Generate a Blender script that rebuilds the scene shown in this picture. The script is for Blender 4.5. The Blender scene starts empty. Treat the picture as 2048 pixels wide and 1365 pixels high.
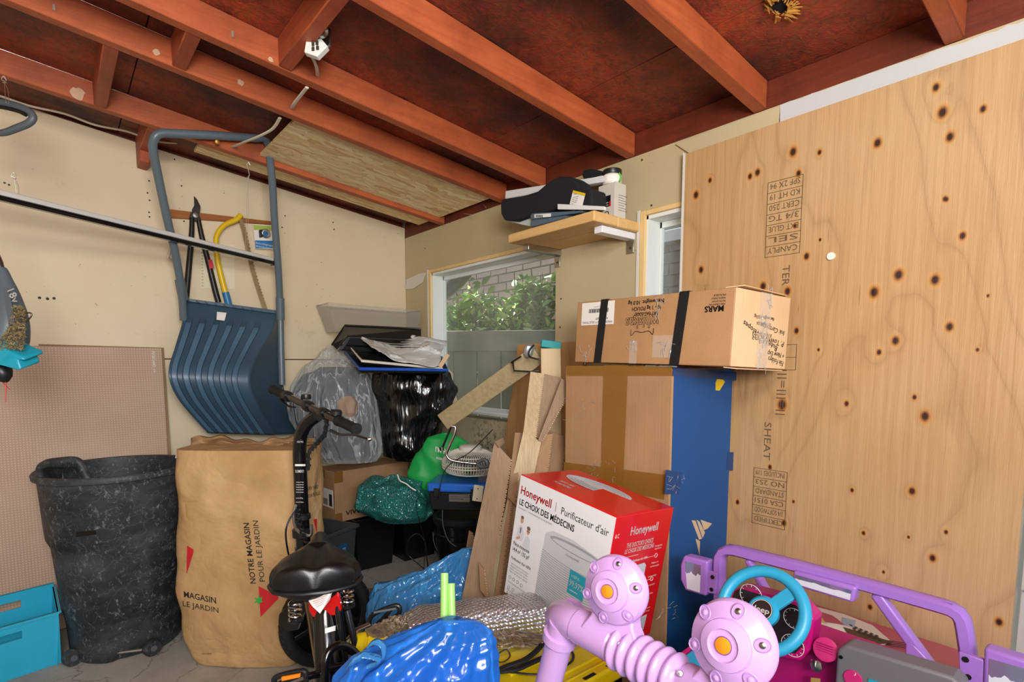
import bpy, bmesh, math, random
from mathutils import Vector, Matrix, noise, Euler
random.seed(7)
S = bpy.context.scene
COL = S.collection
# ------------------------------------------------------------ camera
F_PX = 1092.0; CX = 1024.0; CY = 827.0; HC = 1.15
PITCH = math.atan(.0916); YAW = math.radians(39.81)
RV = Vector((math.cos(YAW), -math.sin(YAW), 0))
FV = Vector((math.sin(YAW)*math.cos(PITCH), math.cos(YAW)*math.cos(PITCH), -math.sin(PITCH)))
UV = RV.cross(FV)
FH = Vector((math.sin(YAW), math.cos(YAW), 0))
cd = bpy.data.cameras.new('camera'); cam = bpy.data.objects.new('camera', cd); COL.objects.link(cam)
M = Matrix.Identity(4)
for i in range(3):
    M[i][0] = RV[i]; M[i][1] = UV[i]; M[i][2] = -FV[i]
M[2][3] = HC
cam.matrix_world = M
cd.sensor_width = 36; cd.lens = F_PX*36/2048; cd.shift_y = (CY-682.5)/2048; cd.clip_start = .02
S.camera = cam
# ------------------------------------------------------------ light
S.view_settings.view_transform = 'Standard'; S.view_settings.look = 'None'
S.view_settings.gamma = 1; S.view_settings.use_curve_mapping = False
S.view_settings.exposure = 0.2
W = bpy.data.worlds.new('sky'); S.world = W; W.use_nodes = True
nt = W.node_tree; bg = nt.nodes['Background']
sky = nt.nodes.new('ShaderNodeTexSky'); sky.sky_type = 'NISHITA'; sky.sun_disc = False
sky.sun_elevation = math.radians(48); sky.sun_rotation = math.radians(10); sky.air_density = .8; sky.dust_density = 2
nt.links.new(sky.outputs[0], bg.inputs[0]); bg.inputs[1].default_value = .42
def lamp(name, kind, loc, to, energy, color=(1, 1, 1), size=None, sizey=None):
    l = bpy.data.lights.new(name, kind); l.energy = energy; l.color = color
    if kind == 'AREA':
        l.shape = 'RECTANGLE'; l.size = size; l.size_y = sizey
    o = bpy.data.objects.new(name, l); COL.objects.link(o); o.location = loc
    o.rotation_euler = (Vector(to)-Vector(loc)).to_track_quat('-Z', 'Y').to_euler()
    return o
sun = lamp('sun', 'SUN', (1, 8, 9), (2.1, 1, .4), 15.0, (1, .95, .86)); sun.data.angle = .01
lamp('door_daylight', 'AREA', (-.1, -1.75, 1.6), (.35, 2.2, 1.6), 9, (1, .97, .93), 3.0, 1.1)
lamp('bounce_lamp', 'AREA', (-.15, -.75, 1.45), (.5, 1.2, 2.35), 50, (1, .97, .93), .7, .5)
lamp('high_fill', 'AREA', (-.35, -.45, 2.0), (.65, 2.2, 1.35), 22, (1, .96, .9), 1.0, .35)  # added fill lamp under the roof, out of view, for brighter upper walls
# ------------------------------------------------------------ pixel -> world point helper
def ray(x, y):
    return FV + RV*((x-CX)/F_PX) - UV*((y-CY)/F_PX)
def at(x, y, X=None, Y=None, Z=None, d=None):
    r = ray(x, y)
    t = X/r.x if X is not None else Y/r.y if Y is not None else (Z-HC)/r.z if Z is not None else d
    return Vector((r.x*t, r.y*t, HC+r.z*t))
# ------------------------------------------------------------ materials
def srgb(h):
    if isinstance(h, str):
        h = h.lstrip('#'); c = [int(h[i:i+2], 16)/255 for i in (0, 2, 4)]
    else: c = [v/255 for v in h]
    return tuple(((v+.055)/1.055)**2.4 if v > .04045 else v/12.92 for v in c)+(1,)
MATS = {}
def newmat(name):
    m = bpy.data.materials.new(name); m.use_nodes = True
    n = m.node_tree.nodes; b = n['Principled BSDF']; MATS[name] = m
    return m, m.node_tree, b
def N(nt, t, **k):
    n = nt.nodes.new(t)
    for a, v in k.items():
        if a.startswith('i_'):
            key = a[2:]; n.inputs[int(key) if key.isdigit() else key.replace('_', ' ')].default_value = v
        else: setattr(n, a, v)
    return n
def ramp(nt, src, stops, interp='LINEAR'):
    r = nt.nodes.new('ShaderNodeValToRGB'); e = r.color_ramp.elements; r.color_ramp.interpolation = interp
    while len(e) < len(stops): e.new(.5)
    for q, (p, c) in zip(e, stops): q.position = p; q.color = c if not isinstance(c, str) else srgb(c)
    nt.links.new(src, r.inputs[0]); return r.outputs[0]
def coords(nt, scale=(1, 1, 1), rot=(0, 0, 0), loc=(0, 0, 0), kind='Object'):
    tc = N(nt, 'ShaderNodeTexCoord'); mp = N(nt, 'ShaderNodeMapping')
    mp.inputs['Scale'].default_value = scale; mp.inputs['Rotation'].default_value = rot; mp.inputs['Location'].default_value = loc
    nt.links.new(tc.outputs[kind], mp.inputs[0]); return mp.outputs[0]
def noi(nt, vec, scale, detail=4, rough=.5, dist=0):
    n = N(nt, 'ShaderNodeTexNoise'); n.inputs['Scale'].default_value = scale; n.inputs['Detail'].default_value = detail
    n.inputs['Roughness'].default_value = rough; n.inputs['Distortion'].default_value = dist
    nt.links.new(vec, n.inputs['Vector']); return n.outputs[0]
def mix(nt, f, a, b, mode='MIX'):
    m = N(nt, 'ShaderNodeMix', data_type='RGBA', blend_type=mode)
    for k, v in ((0, f), (6, a), (7, b)):
        if isinstance(v, (int, float)): m.inputs[k].default_value = v
        elif isinstance(v, (str, tuple)): m.inputs[k].default_value = srgb(v) if isinstance(v, str) else v
        else: nt.links.new(v, m.inputs[k])
    return m.outputs[2]
def math_(nt, op, a, b=0.0, c=None, clamp=False):
    m = N(nt, 'ShaderNodeMath', operation=op, use_clamp=clamp)
    for k, v in ((0, a), (1, b), (2, c)):
        if v is None: continue
        if isinstance(v, (int, float)): m.inputs[k].default_value = v
        else: nt.links.new(v, m.inputs[k])
    return m.outputs[0]
def bump(nt, b, h, strength=.3, dist=.004):
    m = N(nt, 'ShaderNodeBump'); m.inputs['Strength'].default_value = strength; m.inputs['Distance'].default_value = dist
    nt.links.new(h, m.inputs['Height']); nt.links.new(m.outputs[0], b.inputs['Normal'])
def plain(name, col, rough=.5, metal=0, spec=.5, bmp=0, bscale=60, var=.0, alpha=None, trans=None, coat=0):
    if name in MATS: return MATS[name]
    m, nt, b = newmat(name); c = srgb(col)
    b.inputs['Base Color'].default_value = c; b.inputs['Roughness'].default_value = rough
    b.inputs['Metallic'].default_value = metal; b.inputs['Specular IOR Level'].default_value = spec
    if coat: b.inputs['Coat Weight'].default_value = coat
    if trans: b.inputs['Transmission Weight'].default_value = trans
    if alpha is not None: b.inputs['Alpha'].default_value = alpha
    v = coords(nt)
    n = noi(nt, v, bscale, 4)
    if var:
        lo = tuple(x*(1-var) for x in c[:3])+(1,); hi = tuple(min(1, x*(1+var)) for x in c[:3])+(1,)
        n2 = noi(nt, v, bscale*.15, 5, .6)
        nt.links.new(ramp(nt, n2, [(.3, lo), (.7, hi)]), b.inputs['Base Color'])
    if bmp: bump(nt, b, n, bmp)
    return m
def wood(name, c1, c2, axis=0, rough=.6, scale=30, stretch=.06, spots=None, bmp=.25):
    m, nt, b = newmat(name); sc = [1, 1, 1]; sc[axis] = stretch
    v = coords(nt, tuple(sc)); g = noi(nt, v, scale, 6, .65, .6); g2 = noi(nt, coords(nt), 3.5, 3)
    c = mix(nt, ramp(nt, g2, [(.3, (0, 0, 0, 1)), (.7, (1, 1, 1, 1))]), ramp(nt, g, [(.3, c1), (.7, c2)]), ramp(nt, g, [(.25, c1), (.9, c2)]))
    if spots:
        s = noi(nt, coords(nt, (1, 1, 1), loc=(3, 1, 2)), 9, 6, .7)
        c = mix(nt, ramp(nt, s, [(spots[1], (0, 0, 0, 1)), (spots[1]+.08, (1, 1, 1, 1))]), c, spots[0])
    nt.links.new(c, b.inputs['Base Color']); b.inputs['Roughness'].default_value = rough
    bump(nt, b, g, bmp, .003); return m
def cardboard(name, c1='#a67c52', c2='#b58b60', axis=2, rough=.75, streak=.05):
    m, nt, b = newmat(name); v = coords(nt)
    n = noi(nt, v, 5, 5, .6); c = ramp(nt, n, [(.3, c1), (.72, c2)])
    sc = [220, 220, 220]; sc[axis] = .6
    f = noi(nt, coords(nt, tuple(sc)), 1, 2)
    c = mix(nt, streak, c, ramp(nt, f, [(.3, (0, 0, 0, 1)), (.7, (1, 1, 1, 1))]), 'OVERLAY')
    nt.links.new(c, b.inputs['Base Color']); b.inputs['Roughness'].default_value = rough
    bump(nt, b, math_(nt, 'ADD', f, math_(nt, 'MULTIPLY', n, 2.0)), .25, .002); return m
def film(name, col, rough=.12, opac=.35, bscale=26, bstr=.9, dark=False, voro=True):
    """wrinkled plastic film: glossy sheet with long fine creases, partly see-through"""
    m, nt, b = newmat(name)
    w = N(nt, 'ShaderNodeTexNoise'); w.inputs['Scale'].default_value = 3; w.inputs['Detail'].default_value = 2; nt.links.new(coords(nt), w.inputs['Vector'])
    def creases(sc, rot, scale):
        v = coords(nt, sc, rot); ad = N(nt, 'ShaderNodeVectorMath', operation='ADD'); nt.links.new(v, ad.inputs[0])
        s_ = N(nt, 'ShaderNodeVectorMath', operation='SCALE'); s_.inputs['Scale'].default_value = .09; nt.links.new(w.outputs[1], s_.inputs[0]); nt.links.new(s_.outputs[0], ad.inputs[1])
        n = noi(nt, ad.outputs[0], scale, 3, .5); return math_(nt, 'ABSOLUTE', math_(nt, 'SUBTRACT', n, .5))
    r1 = creases((1, 1, .12), (.1, .1, 0), bscale); r2 = creases((1, 1, .13), (.5, .55, .2), bscale*.6)
    h = math_(nt, 'ADD', math_(nt, 'MULTIPLY', r1, -1.2), math_(nt, 'MULTIPLY', r2, -2.2))
    b.inputs['Base Color'].default_value = srgb(col); b.inputs['Roughness'].default_value = rough; b.inputs['Specular IOR Level'].default_value = .8
    bump(nt, b, h, bstr, .02)
    if opac < 1:
        t = N(nt, 'ShaderNodeBsdfTransparent'); t.inputs[0].default_value = srgb(col) if dark else tuple(.85+.15*x for x in srgb(col)[:3])+(1,)
        mx = N(nt, 'ShaderNodeMixShader'); lw = N(nt, 'ShaderNodeLayerWeight'); lw.inputs[0].default_value = .3
        ridge = ramp(nt, r2, [(.0, (.35, .35, .35, 1)), (.03, (0, 0, 0, 1))])
        f = math_(nt, 'ADD', math_(nt, 'ADD', opac, math_(nt, 'MULTIPLY', lw.outputs[1], .45)), ridge, clamp=True)
        nt.links.new(f, mx.inputs[0]); nt.links.new(t.outputs[0], mx.inputs[1]); nt.links.new(b.outputs[0], mx.inputs[2])
        nt.links.new(mx.outputs[0], nt.nodes['Material Output'].inputs[0])
    return m
# ------------------------------------------------------------ mesh builder
class MB:
    def __init__(s): s.v = []; s.f = []; s.mi = []; s.k = 0
    def add(s, vs, fs):
        o = len(s.v); s.v += [tuple(v) for v in vs]; s.f += [tuple(i+o for i in f) for f in fs]; s.mi += [s.k]*len(fs); return s
    def box(s, lo, hi, M=None):
        x0, y0, z0 = lo; x1, y1, z1 = hi
        vs = [Vector(p) for p in ((x0, y0, z0), (x1, y0, z0), (x1, y1, z0), (x0, y1, z0), (x0, y0, z1), (x1, y0, z1), (x1, y1, z1), (x0, y1, z1))]
        if M is not None: vs = [M @ v for v in vs]
        return s.add(vs, [(0, 3, 2, 1), (4, 5, 6, 7), (0, 1, 5, 4), (1, 2, 6, 5), (2, 3, 7, 6), (3, 0, 4, 7)])
    def hexa(s, b, t):
        """two quads, bottom and top rings in the same order"""
        return s.add(list(b)+list(t), [(0, 3, 2, 1), (4, 5, 6, 7), (0, 1, 5, 4), (1, 2, 6, 5), (2, 3, 7, 6), (3, 0, 4, 7)])
    def slab(s, pts, th, dirn=None):
        """thick polygon from 3-D points, extruded along its normal"""
        pts = [Vector(p) for p in pts]; n = Vector((0, 0, 0)); L = len(pts)
        if dirn is None:
            for i in range(L): n += (pts[i]-pts[0]).cross(pts[(i+1) % L]-pts[0])
            n.normalize()
        else: n = Vector(dirn).normalized()
        vs = pts+[p+n*th for p in pts]
        fs = [tuple(range(L))[::-1], tuple(range(L, 2*L))]+[(i, (i+1) % L, L+(i+1) % L, L+i) for i in range(L)]
        return s.add(vs, fs)
    def tube(s, pts, r, n=10, closed=False, smooth=0, caps=True, flat=1.0):
        pts = [Vector(p) for p in pts]
        rs = list(r) if isinstance(r, (list, tuple)) else [r]*len(pts)
        if smooth:
            P = []; Q = []; L = len(pts)
            for i in range(L if closed else L-1):
                g = lambda k: k % L if closed else min(max(k, 0), L-1)
                a, b, c, d = (pts[g(i+k)] for k in (-1, 0, 1, 2))
                for j in range(smooth):
                    t = j/smooth; P.append(.5*((2*b)+(c-a)*t+(2*a-5*b+4*c-d)*t*t+(3*b-a-3*c+d)*t**3)); Q.append(rs[g(i)]*(1-t)+rs[g(i+1)]*t)
            if not closed: P.append(pts[-1]); Q.append(rs[-1])
            pts, rs = P, Q
        L = len(pts); vs = []; T0 = None; nrm = None
        for i in range(L):
            a = pts[i-1] if (i > 0 or closed) else pts[i]; b = pts[(i+1) % L] if (i < L-1 or closed) else pts[i]
            T = (b-a); T = T.normalized() if T.length > 1e-9 else Vector((0, 0, 1))
            if nrm is None: nrm = T.orthogonal().normalized() if abs(T.z) > .9 else T.cross(Vector((0, 0, 1))).normalized()
            else: nrm = (nrm-T*nrm.dot(T)); nrm = nrm.normalized() if nrm.length > 1e-6 else T.orthogonal().normalized()
            bn = T.cross(nrm)
            for k in range(n):
                a_ = 2*math.pi*k/n; vs.append(pts[i]+(nrm*math.cos(a_)+bn*math.sin(a_)*flat)*rs[i])
        fs = []
        for i in range(L if closed else L-1):
            j = (i+1) % L
            for k in range(n): fs.append((i*n+k, i*n+(k+1) % n, j*n+(k+1) % n, j*n+k))
        if not closed and caps: fs += [tuple(range(n))[::-1], tuple(range((L-1)*n, L*n))]
        return s.add(vs, fs)
    def lathe(s, prof, M=None, n=32, a0=0, a1=2*math.pi, sx=1, sy=1):
        """prof: (radius, height); axis is +Z of M"""
        full = abs(a1-a0-2*math.pi) < 1e-6; m = n if full else n+1; vs = []
        for r, z in prof:
            for k in range(m):
                a = a0+(a1-a0)*k/n; v = Vector((r*math.cos(a)*sx, r*math.sin(a)*sy, z)); vs.append(M @ v if M is not None else v)
        fs = []
        for i in range(len(prof)-1):
            for k in range(n): fs.append((i*m+k, i*m+(k+1) % m, (i+1)*m+(k+1) % m, (i+1)*m+k))
        if full:
            if prof[0][0] > 1e-6: fs.append(tuple(range(n))[::-1])
            if prof[-1][0] > 1e-6: fs.append(tuple(range((len(prof)-1)*n, len(prof)*n)))
        return s.add(vs, fs)
    def grid(s, fn, nu, nv, closeu=False):
        vs = [fn(i/nu, j/nv) for j in range(nv+1) for i in range(nu+(0 if closeu else 1))]; w = nu+(0 if closeu else 1)
        fs = [(j*w+i, j*w+(i+1) % w, (j+1)*w+(i+1) % w, (j+1)*w+i) for j in range(nv) for i in range(nu)]
        return s.add(vs, fs)
def frame(o, z, x=None):
    """matrix with origin o and +Z along z"""
    z = Vector(z).normalized(); x = Vector(x) if x is not None else (z.orthogonal() if abs(z.z) > .95 else z.cross(Vector((0, 0, 1))))
    x = (x-z*x.dot(z)).normalized(); y = z.cross(x); m = Matrix.Identity(4)
    for i in range(3): m[i][0] = x[i]; m[i][1] = y[i]; m[i][2] = z[i]; m[i][3] = o[i]
    return m
def finish(o, mat, parent, kw):
    mats = mat if isinstance(mat, (list, tuple)) else [mat]
    for q in mats: o.data.materials.append(MATS[q] if isinstance(q, str) else q)
    if parent is not None: o.parent = parent
    for k in ('label', 'category', 'group', 'kind'):
        if kw.get(k): o[k] = kw[k]
def obj(name, mb, mat, parent=None, smooth=True, bevel=0, seg=2, solid=0, sub=0, angle=35, **kw):
    me = bpy.data.meshes.new(name); me.from_pydata(mb.v, [], mb.f); me.validate(); me.update()
    bm = bmesh.new(); bm.from_mesh(me); bmesh.ops.recalc_face_normals(bm, faces=bm.faces); bm.to_mesh(me); bm.free()
    if max(mb.mi or [0]) > 0 and len(me.polygons) == len(mb.mi): me.polygons.foreach_set('material_index', mb.mi)
    if smooth:
        me.polygons.foreach_set('use_smooth', [True]*len(me.polygons)); me.set_sharp_from_angle(angle=math.radians(angle))
    o = bpy.data.objects.new(name, me); COL.objects.link(o)
    finish(o, mat, parent, kw)
    if solid:
        q = o.modifiers.new('s', 'SOLIDIFY'); q.thickness = solid; q.offset = 0
    if bevel:
        q = o.modifiers.new('b', 'BEVEL'); q.width = bevel; q.segments = seg; q.limit_method = 'ANGLE'; q.angle_limit = math.radians(40)
    if sub:
        q = o.modifiers.new('u', 'SUBSURF'); q.levels = sub; q.render_levels = sub
    if parent is not None and kw.get('world', True):
        # child of a child: cancel the whole chain
        m = Matrix.Identity(4); p = parent
        chain = []
        while p is not None: chain.append(p); p = p.parent
        tot = Matrix.Identity(4)
        for p in reversed(chain): tot = tot @ p.matrix_parent_inverse @ p.matrix_basis
        o.matrix_parent_inverse = tot.inverted()
    return o
def root(name, label, cat, loc=(0, 0, 0), M=None, group=None, kind=None):
    o = bpy.data.objects.new(name, None); COL.objects.link(o); o.empty_display_size = .05
    if M is not None: o.matrix_basis = M
    else: o.location = loc
    if label: o['label'] = label
    if cat: o['category'] = cat
    if group: o['group'] = group
    if kind: o['kind'] = kind
    return o
def lit(name, txts, mat, parent, world=True, label=None, joined=False):
    """flat print, one mesh per line of (text, origin, xdir, ydir, height, width or None, bold, shear)"""
    vs = []; fs = []; out = []
    for t in txts:
        s, o, xd, yd, h = t[:5]; w = t[5] if len(t) > 5 else None; bold = t[6] if len(t) > 6 else 0; sh = t[7] if len(t) > 7 else 0
        cu = bpy.data.curves.new('txt', 'FONT'); cu.body = s; cu.size = 1; cu.offset = min(bold, .006); cu.resolution_u = 2; cu.shear = sh
        to = bpy.data.objects.new('txt', cu); COL.objects.link(to)
        dg = bpy.context.evaluated_depsgraph_get(); me = to.evaluated_get(dg).to_mesh()
        P = [v.co.copy() for v in me.vertices]
        if P:
            x0 = min(p.x for p in P); x1 = max(p.x for p in P); sc = h/.72; sx = (w/(x1-x0)) if w else sc
            xd_ = Vector(xd).normalized(); yd_ = Vector(yd).normalized(); b = len(vs)
            for dx, dy in (((0, 0), (bold, 0), (bold, bold*.7), (0, bold*.7)) if bold > .009 else ((0, 0),)):
                b = len(vs); vs += [Vector(o)+xd_*((p.x-x0+dx)*sx)+yd_*((p.y+dy)*sc) for p in P]
                fs += [tuple(i+b for i in f.vertices) for f in me.polygons]
        bpy.data.objects.remove(to); bpy.data.curves.remove(cu)
        if not joined:
            m = MB(); m.add(vs, fs); out.append(obj(name, m, mat, parent, smooth=False, world=world, label=label)); vs = []; fs = []
    if joined:
        m = MB(); m.add(vs, fs); return obj(name, m, mat, parent, smooth=False, world=world, kind='stuff')
    return out
def rnd(a, b): return a+(b-a)*random.random()
# ------------------------------------------------------------ materials used by the building
D, SB = 1.74, 3.14
def RC(x): return 2.02+.1214*(D-x)
def atS(px, py, off=0):
    r = ray(px, py); t = (2.02+off+.1214*D-HC)/(r.z+.1214*r.x); return Vector((r.x*t, r.y*t, HC+r.z*t))
def drywall(name, c1, c2, stain=True):
    m, nt, b = newmat(name); v = coords(nt)
    c = ramp(nt, noi(nt, v, 1.3, 5, .6), [(.3, c1), (.7, c2)])
    if stain:
        s = noi(nt, coords(nt, (1, 1, 1), loc=(5, 2, 0)), 4.2, 8, .78)
        c = mix(nt, ramp(nt, s, [(.61, (0, 0, 0, 1)), (.75, (.35, .35, .35, 1))]), c, '#8f744c')
        p = noi(nt, coords(nt, (1, 1, 1), loc=(1, 7, 3)), 60, 2, .5)
        c = mix(nt, ramp(nt, p, [(.76, (0, 0, 0, 1)), (.79, (.7, .7, .7, 1))]), c, '#6d5435')
    nt.links.new(c, b.inputs['Base Color']); b.inputs['Roughness'].default_value = .55
    bump(nt, b, noi(nt, v, 90, 3), .06); return m
drywall('drywall_cream', '#d8c5a2', '#e2d2b4'); drywall('drywall_grey', '#b9a983', '#c6b793')
drywall('drywall_mould', '#cdc0a0', '#b5ab92')
_m = MATS['drywall_mould']; _nt = _m.node_tree; _b = _nt.nodes['Principled BSDF']; _src = _b.inputs['Base Color'].links[0].from_socket
_p = at(975, 885, X=D); _d = N(_nt, 'ShaderNodeVectorMath', operation='DISTANCE'); _nt.links.new(coords(_nt, kind='Object'), _d.inputs[0]); _d.inputs[1].default_value = _p
_f = math_(_nt, 'MULTIPLY', ramp(_nt, _d.outputs['Value'], [(.02, (1, 1, 1, 1)), (.22, (0, 0, 0, 1))]), ramp(_nt, noi(_nt, coords(_nt), 45, 6, .8), [(.47, (0, 0, 0, 1)), (.6, (1, 1, 1, 1))]))
_nt.links.new(mix(_nt, _f, _src, '#3d3a34'), _b.inputs['Base Color'])
def redwood(name, c1, c2, dark, axis, amt):
    m, nt, b = newmat(name); sc = [1, 1, 1]; sc[axis] = .05
    g = noi(nt, coords(nt, tuple(sc)), 55, 6, .7, .4); c = ramp(nt, g, [(.25, c1), (.75, c2)])
    s = noi(nt, coords(nt, (1, 1, 1), loc=(2, 3, 4)), 4.5, 8, .72)
    c = mix(nt, ramp(nt, s, [(.42, (0, 0, 0, 1)), (.75, (amt,)*3+(1,))]), c, dark)
    w = noi(nt, coords(nt, (1, 1, 1), loc=(9, 3, 4)), 24, 4, .7)
    c = mix(nt, ramp(nt, w, [(.735, (0, 0, 0, 1)), (.77, (.6, .6, .6, 1))]), c, '#b7876a')
    nt.links.new(c, b.inputs['Base Color']); b.inputs['Roughness'].default_value = .55
    bump(nt, b, g, .35, .003); return m
redwood('rafter_red', '#a64c2a', '#c06638', '#7c3822', 0, .75)
redwood('rafter_red_y', '#9a4222', '#b65a34', '#6f2c18', 1, .8)
redwood('plate_red', '#5e2514', '#7c3319', '#3a170e', 1, .8)
def sheath(name):
    m, nt, b = newmat(name); v = coords(nt)
    f = N(nt, 'ShaderNodeTexVoronoi'); f.inputs['Scale'].default_value = 26; f.inputs['Randomness'].default_value = 1
    dv = N(nt, 'ShaderNodeVectorMath', operation='ADD'); nn = N(nt, 'ShaderNodeTexNoise'); nn.inputs['Scale'].default_value = 8; nn.inputs['Detail'].default_value = 3
    nt.links.new(v, nn.inputs['Vector']); nt.links.new(coords(nt, (1.6, .55, 1), (0, 0, .5)), dv.inputs[0]); nt.links.new(nn.outputs[1], dv.inputs[1])
    nt.links.new(dv.outputs[0], f.inputs['Vector'])
    n1 = noi(nt, coords(nt, loc=(4, 1, 0)), 1.9, 7, .62)
    c = ramp(nt, n1, [(.34, '#aa4a28'), (.5, '#7a3624'), (.62, '#46261e')])
    c = mix(nt, .25, c, f.outputs[1], 'OVERLAY')
    n2 = noi(nt, coords(nt, (1, 1, 1), loc=(1, 4, 2)), 16, 7, .75)
    c = mix(nt, ramp(nt, n2, [(.5, (0, 0, 0, 1)), (.72, (.75, .75, .75, 1))]), c, '#2c100b')
    n3 = noi(nt, coords(nt, (1, 1, 1), loc=(7, 2, 2)), 13, 6, .8)
    c = mix(nt, ramp(nt, n3, [(.70, (0, 0, 0, 1)), (.77, (.5, .5, .5, 1))]), c, '#ad8878')
    nt.links.new(c, b.inputs['Base Color']); b.inputs['Roughness'].default_value = .6
    bump(nt, b, math_(nt, 'ADD', math_(nt, 'MULTIPLY', f.outputs[0], .4), n2), .5, .006)
sheath('sheathing_red')
def osb():
    m, nt, b = newmat('osb'); v = coords(nt, (7, 46, 1), (0, 0, .22))
    nn = N(nt, 'ShaderNodeTexNoise'); nn.inputs['Scale'].default_value = 7; nt.links.new(coords(nt), nn.inputs['Vector'])
    sc_ = N(nt, 'ShaderNodeVectorMath', operation='SCALE'); sc_.inputs['Scale'].default_value = 5; nt.links.new(nn.outputs[1], sc_.inputs[0])
    dv = N(nt, 'ShaderNodeVectorMath', operation='ADD'); nt.links.new(v, dv.inputs[0]); nt.links.new(sc_.outputs[0], dv.inputs[1])
    f = N(nt, 'ShaderNodeTexVoronoi'); f.inputs['Scale'].default_value = 1; nt.links.new(dv.outputs[0], f.inputs['Vector'])
    sep = N(nt, 'ShaderNodeSeparateColor'); nt.links.new(f.outputs[1], sep.inputs[0])
    c = ramp(nt, sep.outputs[0], [(0, '#e6c68a'), (.4, '#f2dba4'), (.75, '#fbeac0'), (1, '#d9ae70')])
    e = N(nt, 'ShaderNodeTexVoronoi', feature='DISTANCE_TO_EDGE'); e.inputs['Scale'].default_value = 1; nt.links.new(dv.outputs[0], e.inputs['Vector'])
    c = mix(nt, ramp(nt, e.outputs[0], [(.0, (.4, .4, .4, 1)), (.03, (0, 0, 0, 1))]), c, '#8a5a28')
    c = mix(nt, ramp(nt, noi(nt, coords(nt, (.3, 1.6, 1), (0, 0, .3)), 16, 4, .6), [(.6, (0, 0, 0, 1)), (.7, (.6, .6, .6, 1))]), c, '#b98646')
    nt.links.new(c, b.inputs['Base Color']); b.inputs['Roughness'].default_value = .6; bump(nt, b, sep.outputs[1], .5, .004)
osb()
def plywood(name, knots, plane='YZ', tint=('#ae8352', '#c39c6b', '#7e5833')):
    m, nt, b = newmat(name); v = coords(nt)
    sx = N(nt, 'ShaderNodeSeparateXYZ'); nt.links.new(v, sx.inputs[0])
    mn = None
    for (y, z, r) in knots:
        d_ = N(nt, 'ShaderNodeVectorMath', operation='DISTANCE')
        cmb = N(nt, 'ShaderNodeCombineXYZ'); nt.links.new(sx.outputs[1], cmb.inputs[0]); nt.links.new(math_(nt, 'MULTIPLY', sx.outputs[2], .72), cmb.inputs[1])
        nt.links.new(cmb.outputs[0], d_.inputs[0]); d_.inputs[1].default_value = (y, z*.72, 0)
        q = math_(nt, 'DIVIDE', d_.outputs['Value'], r); mn = q if mn is None else math_(nt, 'SMOOTH_MIN', mn, q, .3)
    low = noi(nt, coords(nt, (1, 1, .28)), 2.6, 3, .45, .3)
    sw = math_(nt, 'DIVIDE', .16, math_(nt, 'ADD', mn, 1.0))
    cont = math_(nt, 'FRACT', math_(nt, 'MULTIPLY', math_(nt, 'ADD', low, sw), 9.0))
    line = ramp(nt, cont, [(0, (.3, .3, .3, 1)), (.03, (.12, .12, .12, 1)), (.2, (0, 0, 0, 1)), (.85, (0, 0, 0, 1)), (1, (.22, .22, .22, 1))])
    g = noi(nt, coords(nt, (1, 1, .035)), 75, 6, .7, .3); big = noi(nt, coords(nt), 1.4, 4)
    c = ramp(nt, g, [(.25, tint[0]), (.7, tint[1])])
    c = mix(nt, ramp(nt, big, [(.35, (0, 0, 0, 1)), (.7, (.4, .4, .4, 1))]), c, '#d4bb94')
    c = mix(nt, line, c, tint[2])
    sp = noi(nt, coords(nt, (1, 1, .10), loc=(3, 3, 3)), 55, 3, .6)
    c = mix(nt, ramp(nt, sp, [(.70, (0, 0, 0, 1)), (.74, (.55, .55, .55, 1))]), c, '#7d5028')
    ring = ramp(nt, mn, [(.0, (0, 0, 0, 1)), (.55, (.0, .0, .0, 1)), (.7, (1, 1, 1, 1)), (1, (1, 1, 1, 1))])
    kc = ramp(nt, math_(nt, 'MULTIPLY', mn, .4), [(0, '#2a140a'), (.17, '#3a1c0d'), (.24, '#8a5328'), (.38, '#c08a48'), (.6, '#d5a566')])
    c = mix(nt, ramp(nt, math_(nt, 'MULTIPLY', mn, .4), [(.3, (1, 1, 1, 1)), (.62, (0, 0, 0, 1))]), c, kc)
    nt.links.new(c, b.inputs['Base Color']); b.inputs['Roughness'].default_value = .5
    bump(nt, b, math_(nt, 'ADD', g, math_(nt, 'MULTIPLY', line, -.4)), .45, .004)
PX = D-.030
kn = []
for (x, y, r) in ((1515, 345, 12), (1586, 304, 15), (1639, 305, 9), (1500, 353, 10), (1597, 347, 11), (1755, 286, 15), (1872, 175, 13), (1885, 225, 18), (1900, 274, 15), (1966, 218, 12), (1890, 398, 9), (1893, 399, 8), (1925, 472, 13), (1797, 550, 18), (1748, 585, 18), (1870, 560, 17), (1899, 654, 15), (1791, 682, 15), (1758, 705, 10), (1613, 513, 12), (1590, 452, 8), (1392, 390, 13), (1402, 540, 12), (1420, 361, 9),
                  (1526, 573, 14), (1575, 583, 14), (1593, 662, 11), (1637, 700, 6), (1693, 808, 10), (1564, 810, 20), (1850, 833, 18), (1829, 795, 9), (1824, 983, 14), (1704, 981, 8), (1727, 1067, 8), (1568, 1047, 11), (1540, 935, 9), (1817, 1075, 6), (1892, 1065, 8), (1587, 1004, 6), (1865, 1117, 13), (1998, 1245, 14), (1767, 1145, 6), (1740, 1215, 10), (1475, 1005, 9), (1640, 480, 6), (1955, 700, 7), (1976, 592, 6)):
    p = at(x, y, X=PX); kn.append((p.y, p.z, r*.00052*(.64*PX+.768*p.y)))
plywood('plywood', kn)
plywood('plywood_small', [(1.66, 1.02, .018), (1.62, .9, .014), (1.5, 1.05, .02), (1.9, .7, .015)], tint=('#b98147', '#c9955a', '#8a5427'))
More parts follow.
